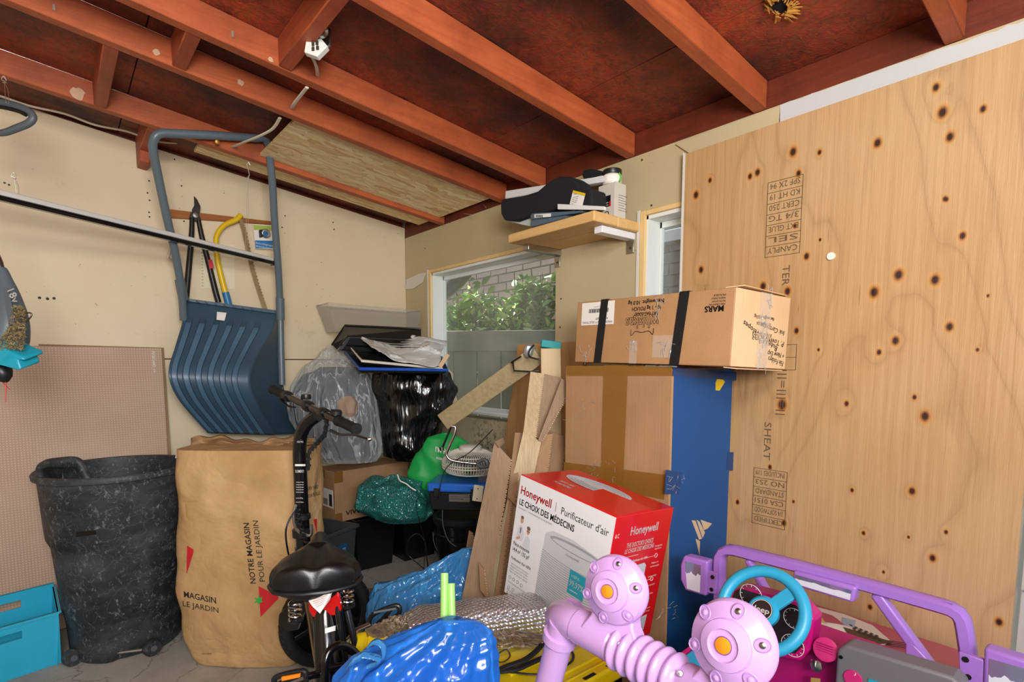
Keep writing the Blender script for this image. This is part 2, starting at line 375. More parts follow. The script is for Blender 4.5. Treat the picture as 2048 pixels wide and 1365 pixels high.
def concrete():
    m, nt, b = newmat('concrete'); v = coords(nt)
    c = ramp(nt, noi(nt, v, 3, 8, .7), [(.25, '#8f8a80'), (.5, '#aaa59b'), (.75, '#bcb8af')])
    e = N(nt, 'ShaderNodeTexVoronoi', feature='DISTANCE_TO_EDGE'); e.inputs['Scale'].default_value = 3.2
    w = N(nt, 'ShaderNodeTexNoise'); w.inputs['Scale'].default_value = 5; w.inputs['Detail'].default_value = 6; nt.links.new(v, w.inputs['Vector'])
    ad = N(nt, 'ShaderNodeVectorMath', operation='ADD'); nt.links.new(v, ad.inputs[0]); s_ = N(nt, 'ShaderNodeVectorMath', operation='SCALE'); s_.inputs['Scale'].default_value = .35
    nt.links.new(w.outputs[1], s_.inputs[0]); nt.links.new(s_.outputs[0], ad.inputs[1]); nt.links.new(ad.outputs[0], e.inputs['Vector'])
    crack = ramp(nt, e.outputs[0], [(0, (1, 1, 1, 1)), (.012, (0, 0, 0, 1))])
    c = mix(nt, math_(nt, 'MULTIPLY', crack, .7), c, '#55504a'); nt.links.new(c, b.inputs['Base Color']); b.inputs['Roughness'].default_value = .85
    bump(nt, b, noi(nt, v, 40, 6, .7), .35)
concrete()
wood('pine', '#d3a766', '#e2be82', 1, spots=('#a8713a', .70)); wood('pine_edge', '#b97a3c', '#cf9453', 1)
wood('pine_z', '#cdb184', '#dcc59d', 2, spots=('#a8834f', .72)); wood('pine_grey', '#a2906a', '#b8a67f', 2, scale=40, spots=('#6e5a38', .68))
wood('frame_pine', '#e0bb78', '#ecd09a', 2); wood('fence_grey', '#837c68', '#968e78', 2, scale=20)
plain('white_trim', '#e2e6e2', .5, bmp=.05); plain('drywall_paper', '#d9d6cf', .7, var=.05, bmp=.1)
plain('vinyl', '#bdbab6', .45, bmp=.2, bscale=120); plain('metal_bracket', '#b9b7ae', .3, 1); plain('bracket_white', '#e4e6ea', .35)
# ------------------------------------------------------------ building
fl = obj('floor', MB().box((-1.7, -1.6, -.08), (2.1, 3.3, 0)), 'concrete', smooth=False, kind='structure')
obj('ground_outside', MB().box((1.95, -1, -.3), (9, 12, -.1)), plain('dirt', '#6b5b45', .9, var=.3), smooth=False, kind='structure')
wb = root('wall_back', None, None, (0, SB, 0), kind='structure')
def wt(x): return 2.167-.1265*(x-.383)
obj('drywall_panel', MB().slab([(-1.7, SB, 1.173), (D, SB, 1.173), (D, SB, wt(D)), (-1.7, SB, wt(-1.7))], .012, (0, 1, 0)), 'drywall_cream', wb, bevel=.002)
obj('drywall_panel', MB().slab([(-1.7, SB, .0), (D, SB, .0), (D, SB, 1.168), (-1.7, SB, 1.168)], .012, (0, 1, 0)), 'drywall_cream', wb, bevel=.002)
obj('wall_backing', MB().box((-1.7, SB+.014, 0), (D+.1, SB+.1, 1.97)), 'plate_red', wb, smooth=False)
obj('top_plate', MB().slab([(-1.7, SB+.03, wt(-1.7)-.1), (D, SB+.03, wt(D)-.1), (D, SB+.03, RC(D)+.02), (-1.7, SB+.03, RC(-1.7)+.02)], .04, (0, 1, 0)), 'plate_red', wb, smooth=False)
wl = obj('wall_left', MB().box((-1.78, -1.6, 0), (-1.7, 3.3, 2.45)), 'drywall_cream', smooth=False, kind='structure')
# right wall: cream board with two openings, a stained board under the first
y1a, y1b = 1.783, 2.862; z1a, z1b = .874, 1.70; y2a, y2b = .80, 1.325; z2a, z2b = .95, 1.722
wr = root('wall_right', None, None, (D, 1.7, 0), kind='structure')
zt = 1.933
def wallpiece(nm, y0, y1, z0, z1, mat, x0=D, th=.012): return obj(nm, MB().box((x0, y0, z0), (x0+th, y1, z1)), mat, wr, smooth=False)
b = MB(); T = .1
for (ya, yb, za, zb) in ((.2, SB, z2b, zt), (y1b, SB, z1a-.02, z2b), (y1a, y1b, z1b, z2b), (y2b, y1a, z1a-.02, z2b)): b.box((D, ya, za), (D+T, yb, zb))
obj('drywall_panel', b, 'drywall_grey', wr, smooth=False)
obj('lower_wall_panel', MB().box((D, .2, 0), (D+T, SB, z1a-.022)), 'drywall_mould', wr, smooth=False)
obj('wall_backing', MB().box((D, y2a, z1a-.02), (D+T, y2b-.05, z2a)).box((D, .2, z1a-.02), (D+T, y2a-.001, z2b)), 'drywall_grey', wr, smooth=False)
# damaged corner paper and screws
b = MB()
for (x, y) in ((880, 536), (1010, 440), (900, 445), (1120, 655), (1122, 598), (1279, 510), (1284, 320), (1303, 411), (1496, 245), (850, 497)):
    p = at(x, y, X=D-.001); b.lathe([(.0, 0), (.004, 0), (.004, .001), (0, .0015)], frame(p, (-1, 0, 0)), 8)
for (x, y) in ((349, 319), (298, 362), (363, 372), (295, 386), (299, 401), (298, 425), (299, 434), (368, 443), (662, 391), (564, 455), (18, 370), (9, 366), (79, 596), (95, 598), (108, 597), (570, 432), (666, 445), (668, 459)):
    p = at(x, y, Y=SB-.001); b.lathe([(.0, 0), (.004 if y < 590 else .006, 0), (.004, .001), (0, .0015)], frame(p, (0, -1, 0)), 8)
plain('screw_dark', '#3b2f22', .6)
obj('screw_head', b, 'screw_dark', wr, kind='stuff')
p = [at(x, y, X=D-.003) for x, y in ((815, 545), (850, 545), (838, 575), (803, 580), (806, 572), (825, 565))]
obj('torn_corner_tape', MB().slab([at(x, y, X=D-.002) for x, y in ((852, 546), (845, 566), (828, 578), (812, 579), (814, 560), (840, 548))], .006, (-1, 0, 0)), 'drywall_paper', wr)
# strip of board above the plywood
obj('cover_strip', MB().slab([at(1350, 288, X=D-.01), at(1560, 212, X=D-.01), at(1556, 251, X=D-.01), at(1383, 310, X=D-.01)], .01, (1, 0, 0)), 'drywall_grey', wr, bevel=.001, smooth=False)
# openings: window 1 and window 2
def window(nm, ya, yb, za, zb, glass=True):
    w = root(nm, None, None, (D, (ya+yb)/2, za), kind='structure')
    t = .024
    obj('frame_board', MB().box((D-.004, yb-t, za), (D+.05, yb, zb)), 'frame_pine', w, bevel=.002)
    obj('frame_board', MB().box((D-.004, ya, zb-.018), (D+.05, yb-t, zb)), 'frame_pine', w, bevel=.002)
    obj('liner', MB().box((D+.006, yb-t-.008, za), (D+.10, yb-t-.0005, zb-.019)).box((D+.006, ya, zb-.032), (D+.10, yb-t-.0005, zb-.0185)).box((D+.006, ya, za), (D+.10, yb-t, za+.01)).box((D+.006, ya-.001, za), (D+.10, ya+.004, zb-.02)), 'white_trim', w, smooth=False)
    obj('sash', MB().box((D+.080, yb-t-.016, za), (D+.098, yb-t-.009, zb-.02)).box((D+.080, ya, zb-.055), (D+.098, yb-t-.009, zb-.033)).box((D+.080, ya, za), (D+.098, yb-t, za+.03)), 'white_trim', w, smooth=False)
    m = MATS.get('pane')
    if m is None:
        m, nt, bb = newmat('pane'); tr = N(nt, 'ShaderNodeBsdfTransparent'); tr.inputs[0].default_value = (.93, .97, .95, 1)
        gl = N(nt, 'ShaderNodeBsdfGlossy'); gl.inputs['Roughness'].default_value = .12; df = N(nt, 'ShaderNodeBsdfDiffuse'); df.inputs[0].default_value = (.8, .82, .78, 1)
        m1 = N(nt, 'ShaderNodeMixShader'); m2 = N(nt, 'ShaderNodeMixShader')
        n_ = ramp(nt, noi(nt, coords(nt, (1, 1, .3)), 4, 4), [(.3, (.04, .04, .04, 1)), (.8, (.16, .16, .16, 1))])
        nt.links.new(n_, m1.inputs[0]); nt.links.new(tr.outputs[0], m1.inputs[1]); nt.links.new(df.outputs[0], m1.inputs[2])
        m2.inputs[0].default_value = .05; nt.links.new(m1.outputs[0], m2.inputs[1]); nt.links.new(gl.outputs[0], m2.inputs[2]); nt.links.new(m2.outputs[0], nt.nodes['Material Output'].inputs[0])
    obj('pane', MB().box((D+.088, ya, za+.01), (D+.091, yb-t-.01, zb-.03)), m, w, smooth=False)
    obj('drywall_edge', MB().box((D-.006, yb+.001, za), (D+.01, yb+.012, zb+.004)), 'drywall_paper', w, smooth=False)
    return w
window('window_1', y1a, y1b, z1a, z1b); window('window_2', y2a, y2b, z2a, z2b)
# plywood sheet over the right wall
ply = obj('plywood_sheet', MB().slab([(PX, 1.118, .02), (PX, .197, .02), (PX, .197, 1.875), (PX, 1.118, 1.868)], .013, (1, 0, 0)), 'plywood', smooth=False)
ply['label'] = 'tall knotty plywood sheet fixed to the right wall'; ply['category'] = 'plywood'
ink = plain('ink_grey', '#6a5138', .7); plain('ink_black', '#1c1a19', .6)
def pyz(x, y, o=.0012): p = at(x, y, X=PX); return Vector((PX-o, p.y, p.z))
def stamp(x0, y0, x1, y1, rows):
    """printed grade stamp, upside down, reading along the wall"""
    a = pyz(x0, y0); c = pyz(x1, y1); ya, yb = max(a.y, c.y), min(a.y, c.y); zt_, zb_ = max(a.z, c.z), min(a.z, c.z); b = MB(); t = .0016
    def bar(p, q, r, s): b.box((PX-.0012, min(p, r), min(q, s)), (PX-.0006, max(p, r), max(q, s)))
    bar(ya, zt_, ya-t, zb_); bar(yb, zt_, yb+t, zb_); n = len(rows)
    for i in range(n+1):
        z = zt_+(zb_-zt_)*i/n; bar(ya, z, yb, z-t)
    obj('stamp_border', b, 'ink_grey', ply, smooth=False, world=False)
    tx = []
    for i, r in enumerate(rows):
        h = (zt_-zb_)/n; z = zt_-h*(i+.2)
        if r: tx.append((r, (PX-.0012, yb+.008, z), (0, 1, 0), (0, 0, -1), h*.55, (ya-yb-.016)))
    lit('stamp_lettering', tx, 'ink_grey', ply, False)
stamp(1536, 366, 1600, 505, ['SPF 2X 94', 'KD HT 19', 'CERT 250', '3/4 TG', 'EXT GLUE', 'SEL', 'CANPLY'])
stamp(1508, 935, 1570, 1060, ['INCLUDES 119', 'NO 253', 'STANDARD', 'CSA 0151', '3/4 SOFTWOOD', 'CERTIFIED'])
stamp(1553, 690, 1592, 740, ['', ''])
def ladderprint(x, y0, y1, s): lit('stamp_lettering', [(s, pyz(x, y0), (0, 0, -1), (0, -1, 0), .022, abs(pyz(x, y0).z-pyz(x, y1).z))], 'ink_grey', ply, False)
ladderprint(1566, 532, 572, 'TER'); ladderprint(1530, 845, 920, 'SHEAT'); ladderprint(1560, 740, 830, '|||=|||=||')
pl_ = plain('hole_light', '#f3efe6', .5)
obj('bright_hole_disc', MB().lathe([(0, -.002), (.0105, -.002), (.0105, .006), (0, .006)], frame(pyz(1663, 513, 0), (-1, 0, 0)), 24), pl_, ply, world=False, label='round hole with its light painted as a white disc')  # hole with light coming through, drawn as a white disc
obj('edge_tape', MB().slab([(PX-.002, 1.119, 1.0), (PX-.002, 1.127, 1.0), (PX-.002, 1.127, 1.875), (PX-.002, 1.119, 1.87)], .014, (1, 0, 0)), 'drywall_paper', ply, smooth=False, world=False)
# white board strip above plywood
b = MB(); up = []; lo = []
for i in range(25):
    x = 1560+(2080-1560)*i/24; p = at(x, 211-(x-1560)*.348+rnd(-2.5, 2.5), X=D-.012); q = at(x, 256-(x-1560)*.334, X=D-.012); up.append(p); lo.append(q)
b.slab(up+lo[::-1], .01, (1, 0, 0)); ws = obj('trim_1', b, plain('white_board', '#c6c8ca', .6, bmp=.15, bscale=40), smooth=False, kind='structure')
# vinyl siding beyond the plywood edge
sd = root('wall_front_right', None, None, (D, 0, 0), kind='structure')
for k in range(10):
    z = .01+k*.2; b = MB(); y0, y1 = -1.58, .19
    b.hexa([(D+.005, y0, z), (D+.005, y1, z), (D+.03, y1, z), (D+.03, y0, z)], [(D+.024, y0, z+.19), (D+.024, y1, z+.19), (D+.035, y1, z+.19), (D+.035, y0, z+.19)])
    obj('siding_board', b, 'vinyl', sd, smooth=False)
wf = obj('front_light_baffle', MB().box((-1.7, -1.68, 0), (D+.1, -1.6, .95)).box((-1.7, -1.68, 2.05), (D+.1, -1.6, 2.5)), 'drywall_cream', smooth=False, kind='structure')  # unseen low wall and header, added to cut the sky light from behind
# ------------------------------------------------------------ roof
ce = root('ceiling', None, None, (0, 1, 2.2), kind='structure')
def sheet(nm, x0, x1, y0, y1, off, mat, th=.012):
    b = MB(); z = lambda x: RC(x)+off
    b.hexa([(x0, y0, z(x0)), (x1, y0, z(x1)), (x1, y1, z(x1)), (x0, y1, z(x0))], [(x0, y0, z(x0)+th), (x1, y0, z(x1)+th), (x1, y1, z(x1)+th), (x0, y1, z(x0)+th)])
    return obj(nm, b, mat, ce, smooth=False)
xs = [-1.72, -.9, .28, 1.425, 1.90]
for i in range(4):
    for (y0, y1) in ((-1.6, -.15), (-.146, .875), (.879, 1.866), (1.87, 3.2)):
        sheet('sheathing_panel', xs[i]+.002, xs[i+1]-.002, y0, y1, 0, 'sheathing_red')
sheet('osb_panel', .76, 1.70, 2.166, 2.675, -.062, 'osb', .011); sheet('osb_panel', .54, 1.70, 2.722, 2.90, -.060, 'osb', .011)
sheet('roof_cover', -1.9, 1.93, -1.9, 3.5, .03, plain('roofing', '#40403f', .9), .03)
RY = [-1.25, -.70, -.13, .413, .895, 1.396, 1.886, 2.163, 2.718]
def beam(nm, x0, x1, y0, y1, bot=-.087, top=-.001, mat='rafter_red', par=None):
    b = MB(); z = RC
    b.hexa([(x0, y0, z(x0)+bot), (x1, y0, z(x1)+bot), (x1, y1, z(x1)+bot), (x0, y1, z(x0)+bot)], [(x0, y0, z(x0)+top), (x1, y0, z(x1)+top), (x1, y1, z(x1)+top), (x0, y1, z(x0)+top)])
    return obj(nm, b, mat, par or ce, bevel=.003, seg=1)
for y in RY: beam('rafter', -1.7, D-.002, y-.040, y)
for (x, y0, y1) in ((.17, 2.164, 2.677), (.345, 1.887, 2.122), (.59, 1.397, 1.845), (.345, 2.72, 3.135), (1.05, -.12, .372)):
    beam('blocking', x, x+.04, y0, y1, -.086, mat='rafter_red_y')
beam('blocking', .345, .385, 3.02, 3.138, -.135, -.08, 'rafter_red_y')
pt = MB().box((D+.001, -1.6, zt), (D+.04, SB, RC(D)-.001)); obj('wall_plate', pt, 'plate_red', ce, bevel=.002, seg=1)
# knots, nail scars, paint-free patches on the rafters
b = MB(); c_ = MB()
for (x, y, r, k) in ((155, 187, .024, 2.718), (313, 105, .010, 2.163), (482, 166, .011, 2.163), (541, 120, .008, 1.886)):
    p = at(x, y, Y=k-.0405); n = 14; pts = [p+Vector((math.cos(a)*r*rnd(.7, 1.2), 0, math.sin(a)*r*rnd(.7, 1.15))) for a in [2*math.pi*i/n for i in range(n)]]
    b.slab(pts, .001, (0, -1, 0))
obj('bare_wood_patch', b, plain('bare_wood', '#c9a586', .8, var=.15, bscale=150, bmp=.4), ce, smooth=False)
for (x, y, k) in ((108, 17, 2.163), (464, 70, 1.886)):
    p = at(x, y, Y=k-.041); c_.box((p.x-.003, p.y-.008, p.z-.008), (p.x+.003, p.y, p.z+.008))
for (x0, y0, x1, y1) in ((965, 408, 972, 415), (927, 427, 945, 430)):
    c_.tube([at(x0, y0, X=D-.01), at(x1, y1, X=D-.05)], .0016, 6)
obj('nail', c_, plain('nail_steel', '#cfc9c0', .35, .8), ce)
# hole with torn splinters near the top
hole = atS(1560, 8, -.003); b = MB()
for i in range(46):
    a = rnd(0, 6.28); r0 = rnd(.018, .034); r1 = r0+rnd(.008, .03)*(1.4 if abs(math.cos(a)) > .6 else .7); w = rnd(.002, .006)
    q = lambda r, s: hole+Vector((math.cos(a)*r*1.3-math.sin(a)*s, math.sin(a)*r*.8+math.cos(a)*s, -.1214*math.cos(a)*r*1.3-(rnd(.002, .014) if r == r0 else .001)))
    b.slab([q(r0, -w), q(r1, -w*.4), q(r1, w*.5), q(r0, w)], .0015)
obj('torn_splinters', b, plain('splinter', '#c08a3a', .7, var=.4, bscale=80), ce, smooth=False, kind='stuff')
b = MB(); n = 16; b.slab([hole+Vector((math.cos(2*math.pi*i/n)*.024*rnd(.8, 1.2)*1.2, math.sin(2*math.pi*i/n)*.024*rnd(.8, 1.1), -.1214*math.cos(2*math.pi*i/n)*.03-.002)) for i in range(n)], .001)
obj('hole_recess', b, plain('black_void', '#050303', 1), ce, smooth=False)
# ------------------------------------------------------------ outside
nb = root('neighbour_wall', None, None, (2.87, 3, 0), kind='structure')
obj('mortar_wall', MB().box((2.875, 0, -.2), (3.1, 7.5, 5.2)), plain('mortar', '#a39a94', .9, bmp=.2), nb, smooth=False)
bm_ = [plain('brick_a', '#80695c', .85, var=.12, bscale=50, bmp=.4), plain('brick_b', '#8f7768', .85, var=.12, bscale=50, bmp=.4), plain('brick_c', '#6d5a50', .85, var=.12, bscale=50, bmp=.4)]
brick = {}
for k in range(3):
    o = obj('brick', MB().box((-.008, -.0975, -.0285), (.01, .0975, .0285)), bm_[k], nb, smooth=False, world=False); brick[k] = o.data
    COL.objects.unlink(o); bpy.data.objects.remove(o)
cnt = 0
for r in range(16):
    for c in range(20):
        y = 1.45+c*.206+(.103 if r % 2 else 0); z = 1.30+r*.068
        vis = (y < 2.3 and z > 1.3 and z < 1.98) or (y > 2.6 and z > 1.45)
        if not vis or cnt >= 290: continue
        o = bpy.data.objects.new('brick', brick[random.choice((0, 0, 1, 1, 2))]); COL.objects.link(o); o.parent = nb; o.matrix_parent_inverse = Matrix.Translation((-2.87, -3, 0))
        o.location = (2.872, y, z); cnt += 1
w2 = root('window_3', None, None, (2.87, 1.9, 2.05), kind='structure')
q0 = at(1325, 491, X=2.85); 
obj('stone_sill', MB().box((2.80, 1.2, q0.z), (2.88, 2.35, q0.z+.07)), plain('stone_sill', '#8d8a88', .8), w2, bevel=.004)
obj('window_frame', MB().box((2.84, 1.2, q0.z+.071), (2.874, 2.25, q0.z+.10)).box((2.84, 2.2, q0.z+.07), (2.874, 2.25, q0.z+.9)).box((2.84, 1.85, q0.z+.07), (2.874, 1.88, q0.z+.9)), plain('dark_frame', '#3d3f44', .5), w2, smooth=False)
obj('pane', MB().box((2.86, 1.2, q0.z+.10), (2.874, 2.2, q0.z+.9)), plain('far_glass', '#343c48', .08, spec=.9), w2, smooth=False)
# fence
fe = root('garden_fence', 'grey board fence outside the window, below the shrub', 'fence', (2.4, 3, 0))
fa, fb = at(860, 664, d=3.75), at(1300, 640, d=3.55); fa.z = fb.z = 0; fd = (fb-fa).normalized(); fn = Vector((-fd.y, fd.x, 0)); Lf = (fb-fa).length
ztf = at(1000, 662, d=3.7).z; nB = 9
for k in range(nB):
    a = fa+fd*(Lf*k/nB+.003); c = fa+fd*(Lf*(k+1)/nB-.003); j = rnd(0, .006)
    b = MB().hexa([a+fn*j, c+fn*j, c+fn*(.02+j), a+fn*(.02+j)], [Vector((p.x, p.y, ztf-.12)) for p in (a+fn*j, c+fn*j, c+fn*(.02+j), a+fn*(.02+j))]); obj('board', b, 'fence_grey', fe, smooth=False)
for z0 in (ztf-.14, ):
    a, c = fa-fn*.02, fb-fn*.02
    obj('rail', MB().hexa([Vector((p.x, p.y, z0)) for p in (a, c, c+fn*.05, a+fn*.05)], [Vector((p.x, p.y, ztf)) for p in (a, c, c+fn*.05, a+fn*.05)]), 'fence_grey', fe, bevel=.003)
# shrub: leaves big enough to tell apart are parts, the rest one mass
lf = [plain('leaf_a', '#86a94c', .35, var=.25, bscale=30), plain('leaf_b', '#b3c878', .3, var=.2, bscale=30), plain('leaf_c', '#5f8237', .4, var=.2, bscale=30)]
sh = root('leafy_shrub', 'green leafy shrub rising above the fence outside the window', 'shrub', (2.6, 3.1, 0))
lm = []
for k in range(3):
    b = MB(); w = .011; L = .052
    b.add([(0, 0, 0), (L*.35, w, .004), (L*.7, w*.8, .002), (L, 0, -.006), (L*.7, -w*.8, .002), (L*.35, -w, .004), (L*.35, 0, -.001), (L*.7, 0, -.003)], [(0, 6, 1), (6, 7, 2, 1), (7, 3, 2), (0, 5, 6), (6, 5, 4, 7), (7, 4, 3)])
    o = obj('leaf', b, lf[k], sh, world=False); lm.append(o.data); bpy.data.objects.remove(o)
def shrubtop(x):
    return 596+14*math.sin(x*.045)-(12 if x > 1020 else 0)-(18 if x > 1065 else 0)+(14 if x < 930 else 0)
SI = sh.matrix_basis.inverted()
for i in range(290):
    x = rnd(885, 1135); t = shrubtop(x); y = rnd(t-10, 665); d_ = rnd(3.86, 3.98); p = at(x, y, d=d_)
    if y < 600 and random.random() < .12: p = at(rnd(935, 975), rnd(540, 590), d=d_)
    p.x = min(p.x, 2.73)
    o = bpy.data.objects.new('leaf', random.choice(lm)); COL.objects.link(o); o.parent = sh; o.matrix_parent_inverse = SI
    o.location = p; o.rotation_euler = (rnd(-1, 1), rnd(-.9, .9), rnd(0, 6.28)); s = rnd(1.1, 2.2); o.scale = (s, s, s)
b = MB(); base = [tuple(v.co) for v in lm[0].vertices]; bf = [tuple(f.vertices) for f in lm[0].polygons]
for i in range(3600):
    x = rnd(880, 1140); y = rnd(shrubtop(x)+8, 760); p = at(x, y, d=rnd(3.98, 4.25)); p.x = min(p.x, rnd(2.66, 2.74)); Mx = Matrix.Translation(p) @ Euler((rnd(-1, 1), rnd(-.9, .9), rnd(0, 6.28))).to_matrix().to_4x4() @ Matrix.Scale(rnd(.9, 1.6), 4)
    b.k = i % 2; b.add([Mx @ Vector(v) for v in base], bf)
obj('foliage', b, [lf[2], lf[0]], sh, kind='stuff')
b = MB()
for i in range(14):
    x = rnd(890, 1120); p = at(x, 800, d=4.05); q = at(x+rnd(-30, 30), shrubtop(x)-rnd(0, 20), d=rnd(3.95, 4.1)); p.x = min(p.x, 2.7); q.x = min(q.x, 2.7); b.tube([p, (p+q)/2+Vector((rnd(-.05, .05), rnd(-.05, .05), 0)), q], [.008, .006, .002], 6, smooth=4)
obj('branch', b, plain('bark', '#5b4a35', .8), sh)
pp = MB(); pts = [at(x, y, X=2.16) for x, y in ((862, 600), (885, 585), (912, 562), (930, 538), (937, 510), (937, 475))]
pp.tube(pts, .062, 20, smooth=6); dp = obj('drain_pipe', pp, plain('pipe_dark', '#4c4845', .3)); dp['label'] = 'thick dark bent drain pipe outside the window, upper left'; dp['category'] = 'pipe'
# ------------------------------------------------------------ shared materials
plain('black_plastic', '#17181a', .38, var=.15, bscale=20, bmp=.08); plain('black_rubber', '#111111', .7, bmp=.3, bscale=150)
plain('black_gloss', '#0c0d0f', .18, coat=.4); plain('grey_plastic', '#565f66', .45); plain('teal_plastic', '#1e9fb8', .35)
plain('white_paper', '#eceae4', .7, bmp=.05); plain('chrome', '#d8d8d8', .12, 1); plain('steel', '#a9a9a6', .3, 1, bmp=.05)
plain('yellow_paint', '#e6c21c', .35, bmp=.1); plain('wire', '#cfc9bb', .4, .6); plain('cable_white', '#d9cfbc', .5, bmp=.1)
cardboard('card', '#a17c57', '#b08a64'); cardboard('card_dark', '#8b6c4c', '#9c7c5c'); cardboard('card_light', '#c2a67f', '#d0b690'); cardboard('card_flute', '#b29a76', '#cdb893', streak=.14); cardboard('card_grey', '#8e745a', '#a0866b', streak=.10)
cardboard('card_y', '#a97f55', '#b98e63', 1)
plain('packing_tape', '#a0702f', .15, alpha=.55); plain('clear_tape', '#e8dccb', .08, alpha=.22)
plain('blue_sticker', '#2c7ab8', .4); plain('red_print', '#c8202a', .4); plain('green_print', '#3aa648', .5); plain('orange', '#f08a1c', .2)
def tag(o, label, cat, group=None):
    o['label'] = label; o['category'] = cat
    if group: o['group'] = group
    return o
# ------------------------------------------------------------ ceiling fittings
r_ = root('light_outlet', 'bare metal light fitting with white socket on a red roof block', 'outlet', at(637, 85, d=1.62))
ox = lambda x, y, dd=0: at(x, y, d=1.60+dd)
obj('mounting_plate', MB().slab([ox(628, 52), ox(648, 44), ox(662, 58), ox(661, 88), ox(645, 108), ox(622, 95), ox(612, 90)], .012), 'steel', r_, bevel=.003)
b = MB(); c0 = ox(646, 60, -.03)
b.lathe([(0, 0), (.017, 0), (.02, .02), (.013, .026), (0, .026)], frame(c0, FH*-1-Vector((0, 0, .6))), 20); obj('socket_ring', b, 'steel', r_)
obj('outlet_face', MB().slab([ox(612, 80, -.03), ox(642, 76, -.03), ox(655, 92, -.03), ox(634, 113, -.03), ox(608, 104, -.03)], .02), plain('outlet_white', '#dcdcd6', .35), r_, bevel=.002)
b = MB()
for (x, y) in ((626, 88), (634, 86), (626, 98), (635, 96)): b.box(tuple(ox(x, y, -.034)-Vector((.002, .002, .004))), tuple(ox(x, y, -.030)+Vector((.002, .002, .004))))
obj('slot', b, 'screw_dark', r_, smooth=False)
def cable(nm, px, r, lab, mat='cable_white', cat='cable'):
    b = MB(); b.tube([at(x, y, **k) for (x, y, k) in px], r, 8, smooth=6, flat=.55); return tag(obj(nm, b, mat), lab, cat)
cable('cable', [(612, 100, dict(d=1.6)), (626, 118, dict(d=1.62)), (633, 135, dict(d=1.68)), (635, 152, dict(Y=1.842))], .0055, 'white flat cable running down from the metal light fitting')
cable('cable', [(614, 175, dict(Y=1.89)), (602, 190, dict(Y=1.96)), (588, 208, dict(Y=2.05)), (584, 217, dict(Y=2.119))], .0065, 'short white cable piece hanging between two rafters')
cable('cable', [(560, 236, dict(Y=2.2)), (545, 258, dict(Y=2.3)), (515, 274, dict(Y=2.4)), (490, 284, dict(Y=2.5)), (465, 294, dict(Y=2.672))], .0065, 'white cable dropping behind the shovel handle top')
cable('cable', [(-60, 175, dict(Y=3.05)), (0, 192, dict(Y=3.05)), (60, 212, dict(Y=3.05)), (130, 228, dict(Y=3.05)), (190, 250, dict(Y=3.05)), (250, 262, dict(Y=3.05)), (290, 275, dict(Y=3.05)), (330, 285, dict(Y=3.05)), (400, 286, dict(Y=3.0)), (450, 287, dict(Y=2.9))], .0075, 'long white cable running along the top of the back wall')
# ------------------------------------------------------------ hanging bar and wires
a, c = at(-60, 378, Y=2.55), at(545, 524, Y=2.95)
u = (c-a).normalized(); bar = root('hanging_bar', 'long black and chrome bar hanging level across the left wall', 'bar', a)
fr = frame(a, u, Vector((0, 0, 1)))
L = (c-a).length
obj('lower_channel', MB().box((-.016, -.016, 0), (.000, .016, L), fr), 'black_gloss', bar, bevel=.006, seg=3)
obj('upper_channel', MB().box((.0005, -.0165, 0), (.019, .0165, L-.002), fr), plain('bar_silver', '#dededb', .3, .25), bar, bevel=.004, seg=3)
obj('end_cap', MB().box((-.018, -.018, L), (.014, .018, L+.006), fr), 'black_plastic', bar, bevel=.003)
def hanger(nm, x0, y0, x1, y1, Y0, Y1, lab, n=2):
    b = MB(); p, q = at(x0, y0, Y=Y0), at(x1, y1, Y=Y1); w = root(nm, lab, 'wire', q); dn = (q-p)
    hk = [p+dn*.0+Vector((.006, 0, 0)), p+Vector((.0, 0, .012)), p+Vector((-.007, 0, 0)), p+dn*.05, p+dn*.1+Vector((.005, 0, 0)), p+dn*.12]
    b.tube(hk, .0017, 6, smooth=5); b.tube([p+dn*.12+Vector((.004, 0, 0)), p+dn*.16+Vector((0, 0, 0)), p+dn*.13+Vector((-.004, 0, 0))], .0015, 6, smooth=4)
    obj('hook', b, 'wire', w)
    b = MB(); b.tube([p+dn*.12, q], .0009, 5); b.tube([p+dn*.12, p+dn*.5+Vector((.008, 0, 0)), q+Vector((.006, 0, 0))], .0008, 5, smooth=3); obj('strand', b, 'wire', w)
hanger('hanging_wire', 497, 330, 490, 512, 2.70, 2.90, 'thin wire hanging from the roof inside the shovel handle')
hanger('hanging_wire', 28, 353, 33, 388, 2.62, 2.62, 'short wire hook holding the chrome bar near the left edge')
hanger('hanging_wire', 8, 160, 12, 205, 2.64, 2.30, 'thin wire loop holding the grey handle at top left')
# grey handle loop top left
g = root('shovel_grip', 'dark grey plastic D shaped grip hanging at the top left corner', 'grip', at(20, 240, d=1.75))
hp = [(-30, 205), (0, 206), (30, 213), (55, 222), (66, 234), (58, 246), (35, 256), (5, 266), (-30, 264)]
b = MB(); b.tube([at(x, y, d=1.75) for x, y in hp], [.013, .013, .014, .013, .011, .011, .011, .010, .010], 14, smooth=6); obj('loop', b, 'grey_plastic', g)
b = MB(); b.tube([at(x, y, d=1.735) for x, y in [(-30, 213), (0, 214), (35, 222), (52, 230)]], .006, 8, smooth=5); obj('grip_rib', b, 'black_rubber', g)
